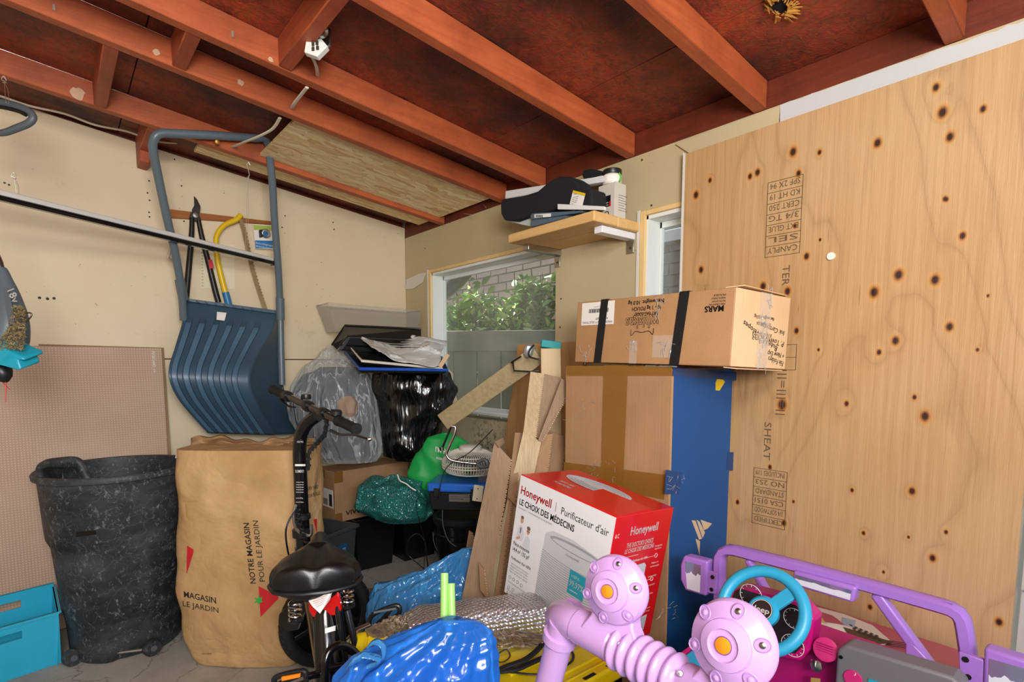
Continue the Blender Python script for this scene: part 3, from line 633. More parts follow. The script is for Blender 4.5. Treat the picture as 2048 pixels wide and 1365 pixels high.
# ------------------------------------------------------------ wall rail with tools
YW = SB
def onw(x, y, o=.0): return at(x, y, Y=YW-o)
rl = obj('wall_rail', MB().slab([onw(335, 418, .018), onw(545, 443, .018), onw(545, 449, .018), onw(335, 435, .018)][::1], .017, (0, 1, 0)), wood('rail_wood', '#8c4f1c', '#b06d2c', 0), bevel=.002)
tag(rl, 'narrow brown wooden rail screwed to the back wall behind the shovel', 'rail')
lp = root('loppers', 'long black handled loppers hanging open on the wooden rail', 'loppers', onw(390, 430, .04))
b = MB(); P = lambda pts, o: [onw(x, y, o) for x, y in pts]
b.slab(P([(388, 392), (395, 400), (401, 413), (400, 424), (394, 434), (386, 430), (384, 420), (389, 410)], .045), .006, (0, 1, 0)); obj('blade', b, plain('dark_steel', '#3c3833', .4, .7, var=.4), lp, bevel=.001)
b = MB(); b.slab(P([(382, 424), (396, 424), (402, 438), (396, 444), (378, 438)], .036), .008, (0, 1, 0)); obj('jaw', b, 'dark_steel', lp, bevel=.001)
b = MB(); b.lathe([(0, 0), (.012, 0), (.012, .005), (0, .006)], frame(onw(391, 431, .046), (0, -1, 0)), 14); obj('pivot_bolt', b, 'steel', lp)
for q, l_ in (([(384, 436), (383, 470), (379, 520), (373, 585), (371, 598)], 0), ([(397, 440), (404, 475), (418, 530), (430, 580), (437, 605)], 1)):
    b = MB(); b.tube(P(q, .035), [.010, .012, .013, .014, .014], 12, smooth=4); obj('handle', b, plain('handle_black', '#141414', .4), lp)
b = MB(); b.slab(P([(416, 520), (424, 519), (428, 536), (419, 538)], .052), .001, (0, -1, 0)); obj('label_sticker', b, 'red_print', lp)
sw = root('bow_saw', 'yellow framed bow saw hanging on the wooden rail', 'saw', onw(478, 440, .05))
b = MB(); b.tube(P([(482, 430), (472, 440), (450, 450), (436, 466), (432, 484), (435, 520), (444, 560), (452, 590), (458, 612)], .045), [.013, .013, .012, .012, .012, .013, .014, .015, .015], 12, smooth=5); obj('bow_frame', b, 'yellow_paint', sw)
b = MB(); b.tube(P([(451, 585), (458, 612)], .046), .0165, 12); obj('blue_sleeve', b, 'blue_sticker', sw)
b = MB(); bl = [(481, 438), (488, 462), (496, 500), (504, 535), (514, 570), (524, 600), (530, 618)]
pa = P(bl, .05); n_ = 60; L_ = []; R_ = []
for i in range(n_+1):
    t = i/n_*(len(pa)-1); k = min(int(t), len(pa)-2); p = pa[k].lerp(pa[k+1], t-k); L_.append(p+Vector((-.010, 0, 0))); R_.append(p+Vector((.008+(.007 if i % 2 else 0), 0, 0)))
b.slab(L_+R_[::-1], .002, (0, 1, 0)); obj('saw_blade', b, plain('rusty_steel', '#96805c', .5, .5, var=.3), sw, smooth=False)
# paper sheet, headlamp packet
pgp = obj('paper_sheet', MB().slab([onw(400, 488, .004), onw(469, 489, .004), onw(470, 579, .004), onw(402, 577, .004)], .001, (0, 1, 0)), plain('paper_cream', '#e6dcc0', .8), smooth=False)
tag(pgp, 'cream ring binder page pinned behind the loppers and saw', 'paper')
b = MB()
for i in range(14):
    p = onw(404+.1*i, 494+i*6, .0055); b.box(tuple(p-Vector((.005, .0005, .003))), tuple(p+Vector((.004, 0, .003))))
obj('punched_hole', b, 'drywall_grey', pgp, smooth=False)
hk_ = root('headlamp_packet', 'small carded headlamp packet hanging on the wall beside the saw', 'packet', onw(525, 475, .03))
obj('card', MB().slab([onw(506, 449, .03), onw(545, 452, .03), onw(545, 499, .03), onw(511, 498, .03)], .002, (0, 1, 0)), 'white_paper', hk_, smooth=False)
obj('green_band', MB().slab([onw(507, 450, .031), onw(544, 453, .031), onw(544, 462, .031), onw(508, 460, .031)], .001, (0, -1, 0)), plain('lime', '#a9bf4e', .5), hk_, smooth=False)
obj('blue_band', MB().slab([onw(510, 481, .031), onw(545, 482, .031), onw(545, 498, .031), onw(511, 497, .031)], .001, (0, -1, 0)), 'blue_sticker', hk_, smooth=False)
lit('packet_lettering', [('Recon Head Light', onw(512, 487.5, .034), (1, 0, -.05), (0, 0, 1), .009, .085), ('Ampoule frontale', onw(512, 493.5, .034), (1, 0, -.05), (0, 0, 1), .009, .085)], 'white_paper', hk_)
b = MB(); b.lathe([(0, .0), (.022, .0), (.024, .012), (.018, .022), (0, .024)], frame(onw(531, 468, .032), (-.2, -1, 0)), 20); obj('lamp_body', b, 'steel', hk_)
b = MB(); b.lathe([(0, .0), (.014, .0), (.013, .006), (0, .010)], frame(onw(531, 468, .056), (-.2, -1, 0)), 20); obj('lens', b, plain('lens_blue', '#3b6fa8', .1), hk_)
b = MB(); b.slab([onw(517, 461, .032), onw(524, 460, .032), onw(524, 475, .032), onw(518, 476, .032)], .015, (0, -1, 0)); obj('battery_case', b, 'black_plastic', hk_, bevel=.003)
# ------------------------------------------------------------ sleigh shovel
sv = root('sleigh_shovel', 'large dark blue sleigh snow shovel hung by its handle on the back wall', 'snow shovel', at(460, 700, Y=3.0))
plain('scoop_blue', '#3a5366', .42, var=.2, bscale=12, bmp=.12, spec=.5); plain('tube_blue', '#5f6d77', .35)
YS = 3.0
fp = [(367, 640), (363, 580), (350, 505), (336, 445), (318, 361), (306, 300), (309, 276), (322, 267), (345, 267), (430, 271), (505, 276), (526, 277), (534, 284), (538, 300), (545, 370), (549, 440), (556, 530), (560, 608), (562, 700), (564, 770)]
def fy(i):
    y = fp[i][1]; return 2.99-(2.99-2.62)*min(1, max(0, (640-y)/370))-(.03 if y > 640 else 0)
b = MB(); b.tube([at(x, y, Y=fy(i)) for i, (x, y) in enumerate(fp)], [.0165]*len(fp), 14, smooth=5); obj('handle_frame', b, 'tube_blue', sv)
for (x, y, x2, y2) in ((359, 560, 367, 600), (560, 596, 561, 640)): obj('handle_collar', MB().tube([at(x, y, Y=2.94), at(x2, y2, Y=2.96)], .021, 16), 'tube_blue', sv)
b = MB(); b.tube([at(434, 284, Y=2.62), at(434, 288, Y=2.676)], .006, 8); b.lathe([(0, 0), (.010, 0), (.008, .008), (0, .009)], frame(at(434, 284, Y=2.62), (0, -1, -.2)), 12); obj('bolt', b, plain('brass', '#a5793c', .4, .8), sv)
def lerpp(ps, t):
    t = t*(len(ps)-1); k = min(int(t), len(ps)-2); f = t-k; a, b_, c, d = ps[max(k-1, 0)], ps[k], ps[k+1], ps[min(k+2, len(ps)-1)]
    return [.5*((2*b_[i])+(c[i]-a[i])*f+(2*a[i]-5*b_[i]+4*c[i]-d[i])*f*f+(3*b_[i]-a[i]-3*c[i]+d[i])*f**3) for i in range(len(b_))]
Le = [(372, 598, 3.03), (366, 640, 2.98), (350, 695, 2.90), (338, 735, 2.84), (340, 765, 2.83), (362, 806, 2.88), (415, 866, 2.97)]
Re = [(551, 627, 3.0), (545, 655, 2.95), (517, 705, 2.87), (499, 742, 2.80), (498, 775, 2.79), (515, 815, 2.83), (548, 870, 2.93)]
def scoop(u, v, off=0):
    l = lerpp(Le, v); r = lerpp(Re, v); x, y, d_ = (l[i]+(r[i]-l[i])*u for i in range(3))
    w = 0
    if v > .14:
        ph = (u*6.6+.05) % 1.0; k = min(1, (v-.14-.02*u*0)/.06); w = .015*k*(1 if .3 < ph < .72 else 0)
        if u > .94 or u < .02: w = 0
    p = at(x, y, Y=d_-w-off); return p
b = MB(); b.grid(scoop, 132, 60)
b.mi = [1 if (j/60 > .17 and .3 < ((i+.5)/132*6.6+.05) % 1.0 < .72 and i < 122) else 0 for j in range(60) for i in range(132)]  # raised bands get a paler blue, painting in the light they catch
obj('scoop_face', b, ['scoop_blue', plain('scoop_rib_lit', '#4c6a82', .4, var=.25, bscale=14, bmp=.12)], sv, angle=50, solid=.004)
Fl = [(561, 630, 3.05), (561, 665, 3.05), (562, 705, 3.05), (563, 745, 3.05), (566, 785, 3.05), (578, 825, 3.05), (597, 868, 3.05)]
b = MB(); b.grid(lambda u, v: at(*[(lerpp(Re, v)[i]+(lerpp(Fl, v)[i]-lerpp(Re, v)[i])*u) for i in range(2)], Y=lerpp(Re, v)[2]+(lerpp(Fl, v)[2]-lerpp(Re, v)[2])*u**.8), 16, 40); obj('side_wall', b, 'scoop_blue', sv, solid=.004)
b = MB(); fl_ = [at(x, y, Y=3.05) for x, y, _ in Fl]; b.tube(fl_, .007, 8, smooth=4)
for i in range(14):
    q = lerpp(Fl, i/13); q2 = lerpp(Re, i/13); p = at(q[0], q[1], Y=3.04); p2 = at(q[0]+(q2[0]-q[0])*.16, q[1], Y=3.02); b.tube([p, p2], .003, 6)
obj('ribbed_flange', b, 'scoop_blue', sv)
b = MB(); b.slab([at(365, 596, Y=3.0), at(552, 621, Y=2.98), at(552, 628, Y=2.98), at(366, 602, Y=3.0)], .03, (0, 1, 0))
for i in range(10):
    x = 375+i*18; y = 599+i*2.45; b.tube([at(x, y, Y=2.985), at(x+7, y+6, Y=2.985)], .003, 6)
obj('lip', b, 'scoop_blue', sv, bevel=.003)
obj('price_label', MB().slab([at(434, 624, Y=2.962), at(453, 626, Y=2.962), at(449, 642, Y=2.945), at(433, 640, Y=2.945)][::1], .001, (0, -1, 0)), 'white_paper', sv, smooth=False)
b = MB(); b.grid(lambda u, v: at(341+14*u+2*v-10*v, 490+u*2+26*v, Y=2.98-.01*math.sin(u*9)), 10, 8); obj('tape_tag', b, plain('clear_tape2', '#d9d4c0', .1, alpha=.7), sv, solid=.001, label='piece of clear tape on the handle')
# ------------------------------------------------------------ pegboards on the back wall
def pegmat():
    m, nt, b = newmat('pegboard_brown'); v = coords(nt, (95, 1, 95)); fr_ = N(nt, 'ShaderNodeVectorMath', operation='FRACTION'); nt.links.new(v, fr_.inputs[0])
    sb_ = N(nt, 'ShaderNodeVectorMath', operation='SUBTRACT'); nt.links.new(fr_.outputs[0], sb_.inputs[0]); sb_.inputs[1].default_value = (.5, 0, .5)
    ml = N(nt, 'ShaderNodeVectorMath', operation='MULTIPLY'); nt.links.new(sb_.outputs[0], ml.inputs[0]); ml.inputs[1].default_value = (1, 0, 1)
    ln = N(nt, 'ShaderNodeVectorMath', operation='LENGTH'); nt.links.new(ml.outputs[0], ln.inputs[0])
    c = ramp(nt, noi(nt, coords(nt), 3, 4), [(.3, '#b1917a'), (.7, '#c0a28c')])
    c = mix(nt, ramp(nt, ln.outputs['Value'], [(.19, (1, 1, 1, 1)), (.24, (0, 0, 0, 1))]), c, '#cdb7a0')
    nt.links.new(c, b.inputs['Base Color']); b.inputs['Roughness'].default_value = .6
pegmat()
lean = lambda x, y, z: None
pb = MB(); tl, tr, br, bl_ = Vector((-.62, 3.118, 1.225)), Vector((.398, 3.118, 1.222)), Vector((.385, 2.99, .005)), Vector((-.62, 2.99, .005))
pb.slab([tl, tr, br, bl_], .006, (0, 1, .1)); pg = tag(obj('pegboard', pb, 'pegboard_brown', smooth=False), 'large brown pegboard sheet leaning on the back wall behind the bin', 'pegboard')
lit('pegboard_lettering', [('PEGBOARD 1/4', at(303, 703, Y=3.112), (0, -.1, -1), (1, 0, 0), .013, .10)], 'white_paper', pg)
sk = tag(obj('hardboard_sheet', MB().slab([Vector((-.05, 3.132, 1.232)), Vector((.41, 3.132, 1.225)), Vector((.402, 3.01, .005)), Vector((-.05, 3.01, .005))], .005, (0, 1, .1)), 'card_dark', smooth=False), 'plain brown board showing as a thin edge behind the pegboard', 'board')
# white corner of a frame at left
b = MB(); b.tube([at(0, 737, d=2.2), at(8, 737, d=2.2), at(9, 805, d=2.2)], .002, 6); 
# ------------------------------------------------------------ string trimmer at the left edge
tm = root('string_trimmer', 'grey and teal string trimmer head caked in grass at the left edge', 'trimmer', at(0, 640, d=1.6))
dT = 1.6; T_ = lambda x, y, dd=0: at(x, y, d=dT+dd)
b = MB(); b.tube([T_(-40, 440), T_(-2, 525), T_(3, 545)], .010, 12); obj('shaft', b, 'steel', tm)
b = MB(); rows = [(2, 538, 15), (8, 560, 22), (14, 590, 34), (18, 620, 44), (20, 650, 50), (16, 675, 55), (8, 700, 54), (0, 715, 40)]
b.tube([T_(x, y) for x, y, r in rows], [r*dT/1097*.62 for _, _, r in rows], 24, smooth=5); hd = obj('housing', b, plain('trimmer_grey', '#59646c', .4), tm)
b = MB(); b.slab([T_(8, 575, -.045), T_(16, 575, -.045), T_(27, 620, -.060), T_(31, 650, -.062), T_(19, 650, -.062), T_(13, 615, -.060)], .003, FV*-1); obj('raised_panel', b, 'grey_plastic', tm, bevel=.001)
lit('housing_lettering', [('18v', T_(14, 582, -.055), RV*.35-Vector((0, 0, .9)), RV*.9+Vector((0, 0, .35)), .022, None, .01)], 'white_paper', tm)
b = MB(); b.tube([T_(48, 628, -.02), T_(60, 626, -.02), T_(63, 632, -.02), T_(54, 642, -.02), T_(46, 640, -.02)], .0022, 6, smooth=4); obj('wire_guard', b, 'steel', tm)
b = MB()
b.slab([T_(-40, 668, -.05), T_(0, 688, -.06), T_(22, 705, -.06), T_(47, 715, -.05), T_(49, 722, -.05), T_(34, 720, -.05), T_(42, 738, -.05), T_(36, 742, -.05), T_(0, 730, -.06), T_(-40, 715, -.05)], .07, (FV+Vector((0, 0, .4)))); obj('guard', b, 'teal_plastic', tm, bevel=.004)
b = MB(); b.tube([T_(-20, 725), T_(5, 745), T_(2, 762)], [.03, .025, .015], 12, smooth=3); obj('spool', b, 'black_plastic', tm)
b = MB(); b.tube([T_(10, 735), T_(12, 770), T_(11, 805)], .0014, 5); b.tube([T_(-10, 750), T_(20, 780)], .001, 5); obj('cutting_line', b, 'red_print', tm)
b = MB()
for i in range(1500):
    t = random.random()**.8; y = 612+t*88; xc = 36+8*math.sin(t*4)-t*6; p = T_(xc+rnd(-26, 16)*(.5+t), y, -rnd(.040, .070)); dv = Vector((rnd(-1, 1), rnd(-1, 1), rnd(-1, 1))).normalized()*rnd(.002, .005); s = Vector((rnd(-1, 1), rnd(-1, 1), rnd(-1, 1))).normalized()*.0012
    if p.x > at(52, y, d=dT).x: continue
    b.add([p-dv-s, p-dv+s, p+dv+s, p+dv-s], [(0, 1, 2, 3)])
obj('grass_clippings', b, plain('dry_grass', '#8a7a55', .9, var=.5, bscale=200), tm, kind='stuff')
# ------------------------------------------------------------ shelf
sf = root('wall_shelf', 'two plank wooden shelf on metal brackets above the windows', 'shelf', (1.6, 1.6, 1.66))
zb_, zt_ = 1.648, 1.684
obj('plank', MB().box((1.478, 1.325, zb_), (1.608, 1.80, zt_)), 'pine', sf, bevel=.005, seg=3); obj('plank', MB().box((1.610, 1.327, zb_), (1.738, 1.80, zt_)), 'pine', sf, bevel=.005, seg=3)
for y, mt in ((1.365, 'bracket_white'), (1.765, 'metal_bracket')):
    b = MB().box((1.545, y-.019, zb_-.026), (1.738, y+.019, zb_-.001)); br_ = obj('bracket', b, mt, sf, bevel=.002)
    b = MB().box((1.732, y-.015, zb_-.075), (1.738, y+.019, zb_-.026)); obj('bracket_foot', b, 'metal_bracket', br_, bevel=.001)
    b = MB().lathe([(0, 0), (.005, 0), (.004, .003), (0, .003)], frame(Vector((1.731, y, zb_-.055)), (-1, 0, 0)), 10); obj('bracket_screw', b, 'screw_dark', br_)
# things on the shelf, placed from the photo on planes across the shelf
zs = zt_+.0005
bx0 = at(1205, 428, Y=1.36); 
bx = root('cord_box', 'white and black printed box of bungee cords at the right end of the shelf', 'box', (1.64, 1.40, zs))
x0_, x1_ = 1.612, 1.675; y0_, y1_ = 1.345, 1.425; h_ = .128
obj('carton', MB().box((x0_, y0_, zs), (x1_, y1_, zs+h_)), plain('carton_grey', '#cfcbc0', .5), bx, bevel=.001, seg=1)
obj('black_panel', MB().box((x0_-.001, y0_+.02, zs+.045), (x0_, y1_-.004, zs+.085)), 'black_plastic', bx, smooth=False)
lit('box_lettering', [('EVERBILT', (x0_-.0015, y1_-.01, zs+.069), (0, -1, 0), (0, 0, 1), .010, .048, .02), ('Ball bungee', (x0_-.0015, y1_-.01, zs+.058), (0, -1, 0), (0, 0, 1), .006, .04), ('Assortment', (x0_-.0015, y1_-.01, zs+.049), (0, -1, 0), (0, 0, 1), .006, .04)], 'white_paper', bx)
b = MB()
for i in range(7): b.box((x0_+.02, y0_-.0008, zs+.03+i*.009), (x0_+.07-(i % 3)*.008, y0_, zs+.0312+i*.009))
for z in (.022, .010): b.tube([(x0_-.001, y1_-.03, zs+z), (x0_-.001, y1_-.04, zs+z+.006), (x0_-.001, y1_-.05, zs+z+.004), (x0_-.001, y1_-.052, zs+z-.004), (x0_-.001, y1_-.044, zs+z-.006)], .0016, 6, smooth=4)
obj('printed_hooks', b, 'ink_black', bx, smooth=False)
b = MB()
for z in (.058, .049): b.lathe([(0, 0), (.005, 0), (0, .0008)], frame(Vector((x0_-.001, y0_+.022, zs+z)), (-1, 0, 0)), 12)
obj('printed_balls', b, 'red_print', bx)
jr = root('cord_jar', 'clear jar with black lid and green cord on top of the bungee box', 'jar', (1.60, 1.385, zs+h_+.001))
jc = Vector((1.645, 1.387, zs+h_+.001))
obj('jar_body', MB().lathe([(0, 0), (.034, 0), (.036, .004), (.036, .034), (.031, .038), (0, .038)], Matrix.Translation(jc), 28), plain('jar_clear', '#d9d6cb', .2), jr)
obj('lid', MB().lathe([(0, .038), (.034, .038), (.035, .040), (.035, .054), (.033, .056), (0, .056)], Matrix.Translation(jc), 28), 'black_plastic', jr)
b = MB(); b.lathe([(.0365, .006), (.0368, .007), (.0368, .030), (.0365, .031)], Matrix.Translation(jc), 20, math.pi*.95, math.pi*1.55); obj('jar_label', b, 'white_paper', jr)
b = MB(); b.tube([jc+Vector((-.005, -.036, .004)), jc+Vector((.002, -.0375, .015)), jc+Vector((.002, -.0375, .026)), jc+Vector((-.006, -.036, .036))], .004, 8, smooth=4); obj('green_cord', b, plain('cord_green', '#5fae3d', .5), jr)
# booster seat, foam strips, folded stool
bs = root('booster_seat', 'black padded booster seat with a yellow warning label on the shelf', 'booster seat', (1.5, 1.6, 1.70))
def sx(x, y, k=0): return at(x, y, X=1.52+k)
out = [(1000, 405), (1004, 398), (1045, 392), (1075, 382), (1098, 362), (1118, 352), (1138, 353), (1152, 362), (1160, 376), (1168, 380), (1182, 376), (1184, 410), (1176, 416), (1145, 420), (1118, 414), (1105, 420), (1065, 430), (1030, 442), (1008, 441), (1001, 428)]
P0 = [sx(x, y) for x, y in out]; b = MB(); b.slab(P0, .085, (1, 0, -.0)); obj('shell', b, plain('fabric_black', '#16161a', .85, bmp=.3, bscale=200), bs, bevel=.012, seg=4)
b = MB(); b.slab([sx(1008, 441, .01), sx(1063, 425, .01), sx(1068, 446, .05), sx(1060, 453, .05)], .01); obj('base_plate', b, plain('pale_mint', '#cfe0da', .5), bs)
obj('warning_label', MB().slab([sx(1147, 381, -.003), sx(1171, 387, -.003), sx(1165, 411, -.003), sx(1140, 409, -.003)], .002, (-1, 0, 0)), 'white_paper', bs, smooth=False)
obj('yellow_header', MB().slab([sx(1147, 381, -.006), sx(1171, 387, -.006), sx(1170, 392, -.006), sx(1146, 386, -.006)], .001, (-1, 0, 0)), 'yellow_paint', bs, smooth=False)
lit('label_lettering', [(t, sx(x, y, -.0065), (0, -1, -.06), (0, 0, 1), .004, .028) for t, x, y in (('WARNING', 1147.5, 390), ('read manual', 1145.5, 396), ('before using', 1144.5, 400), ('keep away', 1143.5, 404), ('from heat', 1142.5, 408))], 'ink_black', bs)
b = MB(); b.slab([sx(1162, 352, .12), sx(1165, 340, .12), sx(1180, 337, .12), sx(1200, 341, .12), sx(1210, 352, .12), sx(1205, 362, .12), sx(1168, 360, .13)], .08, (1, 0, 0)); pd = obj('rolled_pad', b, 'fabric_black', bevel=.012, seg=3); tag(pd, 'rounded black pad behind the white foam strip on the shelf', 'pad')
fo = tag(obj('foam_strip', MB().slab([sx(1011, 382, .088), sx(1186, 355, .088), sx(1204, 351, .088), sx(1216, 358, .088), sx(1206, 364, .088), sx(1010, 398, .088)], .03, (1, 0, 0)), plain('foam_white', '#e3e4e4', .8, bmp=.3, bscale=80), bevel=.002), 'long white foam strip lying on top of the booster seat', 'foam')
fo2 = tag(obj('foam_strip', MB().slab([sx(1115, 408, -.012), sx(1208, 413, -.012), sx(1208, 420, -.012), sx(1115, 419, -.012)], .012, (1, 0, 0)), 'foam_white', bevel=.001), 'short white strip at the front edge of the shelf below the booster seat', 'foam')
st = root('folded_stool', 'folded blue grey plastic stool sticking out under the booster seat', 'stool', sx(1100, 440, .03))
plain('stool_blue', '#54697a', .35)
b = MB(); b.slab([sx(1061, 430, .0), sx(1066, 426, .0), sx(1165, 421, .0), sx(1163, 425, .0), sx(1110, 433, .0), sx(1068, 440, .0), sx(1060, 436, .0)], .12, (1, 0, 0)); obj('top_leaf', b, 'stool_blue', st, bevel=.003)
b = MB(); b.slab([sx(1061, 444, .0), sx(1066, 440, .0), sx(1130, 431, .0), sx(1145, 432, .0), sx(1085, 449, .0), sx(1062, 455, .0)], .12, (1, 0, 0)); obj('bottom_leaf', b, 'stool_blue', st, bevel=.003)
obj('barcode_sticker', MB().slab([sx(1069, 429, -.003), sx(1102, 427, -.003), sx(1102, 434, -.003), sx(1069, 436, -.003)], .001, (-1, 0, 0)), 'white_paper', st, smooth=False)
b = MB()
for i in range(6): b.slab([sx(1072+i*2.4, 430, -.005), sx(1073.2+i*2.4, 430, -.005), sx(1073.2+i*2.4, 434.5, -.005), sx(1072+i*2.4, 434.8, -.005)], .0005, (-1, 0, 0))
obj('barcode', b, 'ink_black', st, smooth=False)
from mathutils.bvhtree import BVHTree
def plane(o, n):
    o = Vector(o); n = Vector(n)
    def f(px, py, lift=0):
        r = ray(px, py); c = Vector((0, 0, HC)); t = (o-c).dot(n)/r.dot(n); p = c+r*t; return p-r.normalized()*lift
    return f
def drape(o, target, lift=.0012, back=.25):
    """press a flat print onto the bag it is printed on"""
    if isinstance(o, list):
        for q in o: drape(q, target, lift, back)
        return
    me = target.data; bv = BVHTree.FromPolygons([v.co.copy() for v in me.vertices], [tuple(p.vertices) for p in me.polygons])
    for v in o.data.vertices:
        p = v.co.copy(); dr = (p-Vector((0, 0, HC))).normalized(); h = bv.ray_cast(p-dr*back, dr, back*2.2)
        if h[0] is not None: v.co = h[0]-dr*lift
def patch(pts, n=10):
    """finely divided polygon fan between opposite edges of a px polygon with 4 corners"""
    b = MB(); a, c, d, e = pts; b.grid(lambda u, v: (a.lerp(c, u)).lerp(e.lerp(d, u), v), n, n); return b
def bagmesh(rows, d, ratio=.8, n=72, m=56, crump=.012, fold=.02, nf=9, seed=0, exp=2.0, rot=0, freq=6, wall=None, neck=False):
    """closed soft body whose outline follows rows of (y, xleft, xright) at depth d"""
    R_ = []
    for (y, xl, xr) in rows:
        a, c = at(xl, y, d=d), at(xr, y, d=d); R_.append(((a+c)/2, (c-a).length/2))
    def prof(t):
        t = t*(len(R_)-1); k = min(int(t), len(R_)-2); f = t-k; f2 = f*f*(3-2*f)*.5+f*.5
        return R_[k][0].lerp(R_[k+1][0], f), R_[k][1]*(1-f2)+R_[k+1][1]*f2
    b = MB(); vs = []
    for j in range(m+1):
        t = j/m; c, r = prof(t)
        for i in range(n):
            a = 2*math.pi*i/n; ca, sa = math.cos(a), math.sin(a); q = (abs(ca)**exp+abs(sa)**exp)**(-1/exp)
            dx, dy = ca*q*r, sa*q*max(r, .03)*ratio
            p = c+RV*dx+FH*dy
            dirn = (RV*ca+FH*sa)
            s = Vector((p.x*freq, p.y*freq, p.z*freq*.7+seed*7.3)); nz = noise.noise(s)+.5*noise.noise(s*2.3)
            ridge = 1-abs(noise.noise(s*1.7+Vector((9, 2, 1))))*3
            w = min(1, 6*t+.2)*min(1, 6*(1-t)+.2)
            off = (crump*nz*1.6+crump*.7*ridge+fold*r*math.sin(a*nf+5.5*noise.noise(s*.45)+t*2)*(.45+1.1*abs(noise.noise(s*.5+Vector((4, 4, 4))))))*w
            p = p+dirn*off+Vector((0, 0, .4*off))
            if wall:
                p.x = min(p.x, wall[0]); p.y = min(p.y, wall[1])
            p.z = max(p.z, .004)
            vs.append(p)
    b.add(vs, [(j*n+i, j*n+(i+1) % n, (j+1)*n+(i+1) % n, (j+1)*n+i) for j in range(m) for i in range(n)])
    o = len(b.v); b.v.append(tuple(sum((vs[i] for i in range(n)), Vector())/n)); b.v.append(tuple(sum((vs[m*n+i] for i in range(n)), Vector())/n))
    for i in range(n):
        b.f.append((o, (i+1) % n, i)); b.f.append((o+1, m*n+i, m*n+(i+1) % n)); b.mi += [0, 0]
    return b
# ------------------------------------------------------------ rubbish bin
def binmat():
    m, nt, b = newmat('bin_black'); v = coords(nt)
    n1 = noi(nt, v, 9, 8, .75); n2 = noi(nt, coords(nt, (1, 1, .6), (.3, .2, 0)), 55, 4, .7)
    w = N(nt, 'ShaderNodeTexVoronoi', feature='DISTANCE_TO_EDGE'); w.inputs['Scale'].default_value = 5
    nn = N(nt, 'ShaderNodeTexNoise'); nn.inputs['Scale'].default_value = 6; nn.inputs['Detail'].default_value = 5; nt.links.new(v, nn.inputs[0])
    ad = N(nt, 'ShaderNodeVectorMath', operation='ADD'); nt.links.new(v, ad.inputs[0]); nt.links.new(nn.outputs[1], ad.inputs[1]); nt.links.new(ad.outputs[0], w.inputs['Vector'])
    c = ramp(nt, n1, [(.35, '#141618'), (.6, '#2a2d31'), (.75, '#43484c')])
    c = mix(nt, ramp(nt, n2, [(.58, (0, 0, 0, 1)), (.72, (.6, .6, .6, 1))]), c, '#9aa0a4')
    c = mix(nt, ramp(nt, w.outputs[0], [(0, (.3, .3, .3, 1)), (.012, (0, 0, 0, 1))]), c, '#a2a8aa')
    sm_ = noi(nt, coords(nt, (1, 1, 3), loc=(2, 2, 0)), 3, 6, .65); c = mix(nt, ramp(nt, sm_, [(.45, (0, 0, 0, 1)), (.8, (.3, .3, .3, 1))]), c, '#7c8388')
    nt.links.new(c, b.inputs['Base Color']); b.inputs['Roughness'].default_value = .55; bump(nt, b, n1, .3, .006)
binmat()
cx_, cy_ = .169, 2.685
tb = root('rubbish_bin', 'big scuffed black wheeled rubbish bin without its lid, left of the paper bag', 'bin', (cx_, cy_, 0))
Mt = Matrix.Translation((cx_, cy_, 0))
prof = [(.0, .004), (.178, .004), (.190, .02), (.200, .20), (.214, .42), (.222, .44), (.236, .475), (.238, .50), (.250, .70), (.252, .712), (.266, .716), (.268, .732), (.262, .740), (.248, .738), (.244, .70), (.205, .20), (.18, .05), (0, .045)]
b = MB(); b.lathe(prof, Mt, 64)
# pressed-in panel at the front foot and waist wrinkle
vs = []
cdv = Vector((-math.sin(.06)*0+(-cx_), -cy_, 0)).normalized()
for v in b.v:
    p = Vector(v); q = Vector((p.x-cx_, p.y-cy_, 0)); r = q.length
    if r > .15:
        a = q.normalized(); s = a.dot(cdv); lat = a.cross(cdv).z
        if s > .3 and abs(lat) < .34 and p.z < .24: p -= a*.022*min(1, (.24-p.z)/.05)*min(1, (.34-abs(lat))/.06)
        if .42 < p.z < .52: p += a*.005*math.sin(lat*9)+Vector((0, 0, .012*lat))
    vs.append(tuple(p))
b.v = vs; obj('body', b, 'bin_black', tb, angle=50)
for s_, pl in ((0, [(97, 990), (88, 975), (80, 952), (82, 936), (98, 927), (128, 923), (150, 922), (163, 932), (172, 952), (184, 972), (206, 982)]),):
    b = MB(); b.tube([at(x, y, d=1.97+.03*abs(i-5)/5) for i, (x, y) in enumerate(pl)], [.014, .013, .012, .014, .016, .016, .015, .014, .013, .016, .020], 12, smooth=5); obj('handle', b, 'bin_black', tb)
    b = MB()
    for i in range(12): x = 100+i*4.6; b.tube([at(x, 918+(i-5)**2*.08, d=1.962), at(x, 927, d=1.955), at(x+1, 934, d=1.965)], .003, 5)
    obj('grip_rib', b, 'bin_black', tb)
b = MB(); b.tube([at(180, 1330, Z=0)+Vector((0, 0, .033)), at(290, 1316, Z=0)+Vector((0, 0, .033))], .006, 8); obj('axle', b, 'steel', tb)
for (x, y) in ((146, 1318), (305, 1298)):
    c0 = at(x, y+14, Z=0); c0.z = .033; wh = obj('wheel', MB().lathe([(0, -.016), (.028, -.016), (.032, -.010), (.032, .010), (.028, .016), (0, .016)], frame(c0, (RV*.9-FH*.5)), 24), 'bin_black', tb)
    obj('hub', MB().lathe([(0, .016), (.012, .016), (.010, .019), (0, .019)], frame(c0, (RV*.9-FH*.5)*(1)), 16), 'grey_plastic', wh)
obj('brand_plate', patch([at(152, 1065, d=1.93), at(192, 1061, d=1.93), at(192, 1070, d=1.93), at(152, 1075, d=1.93)], 6), 'black_gloss', tb); drape(bpy.data.objects['brand_plate'], bpy.data.objects['body'], .002)
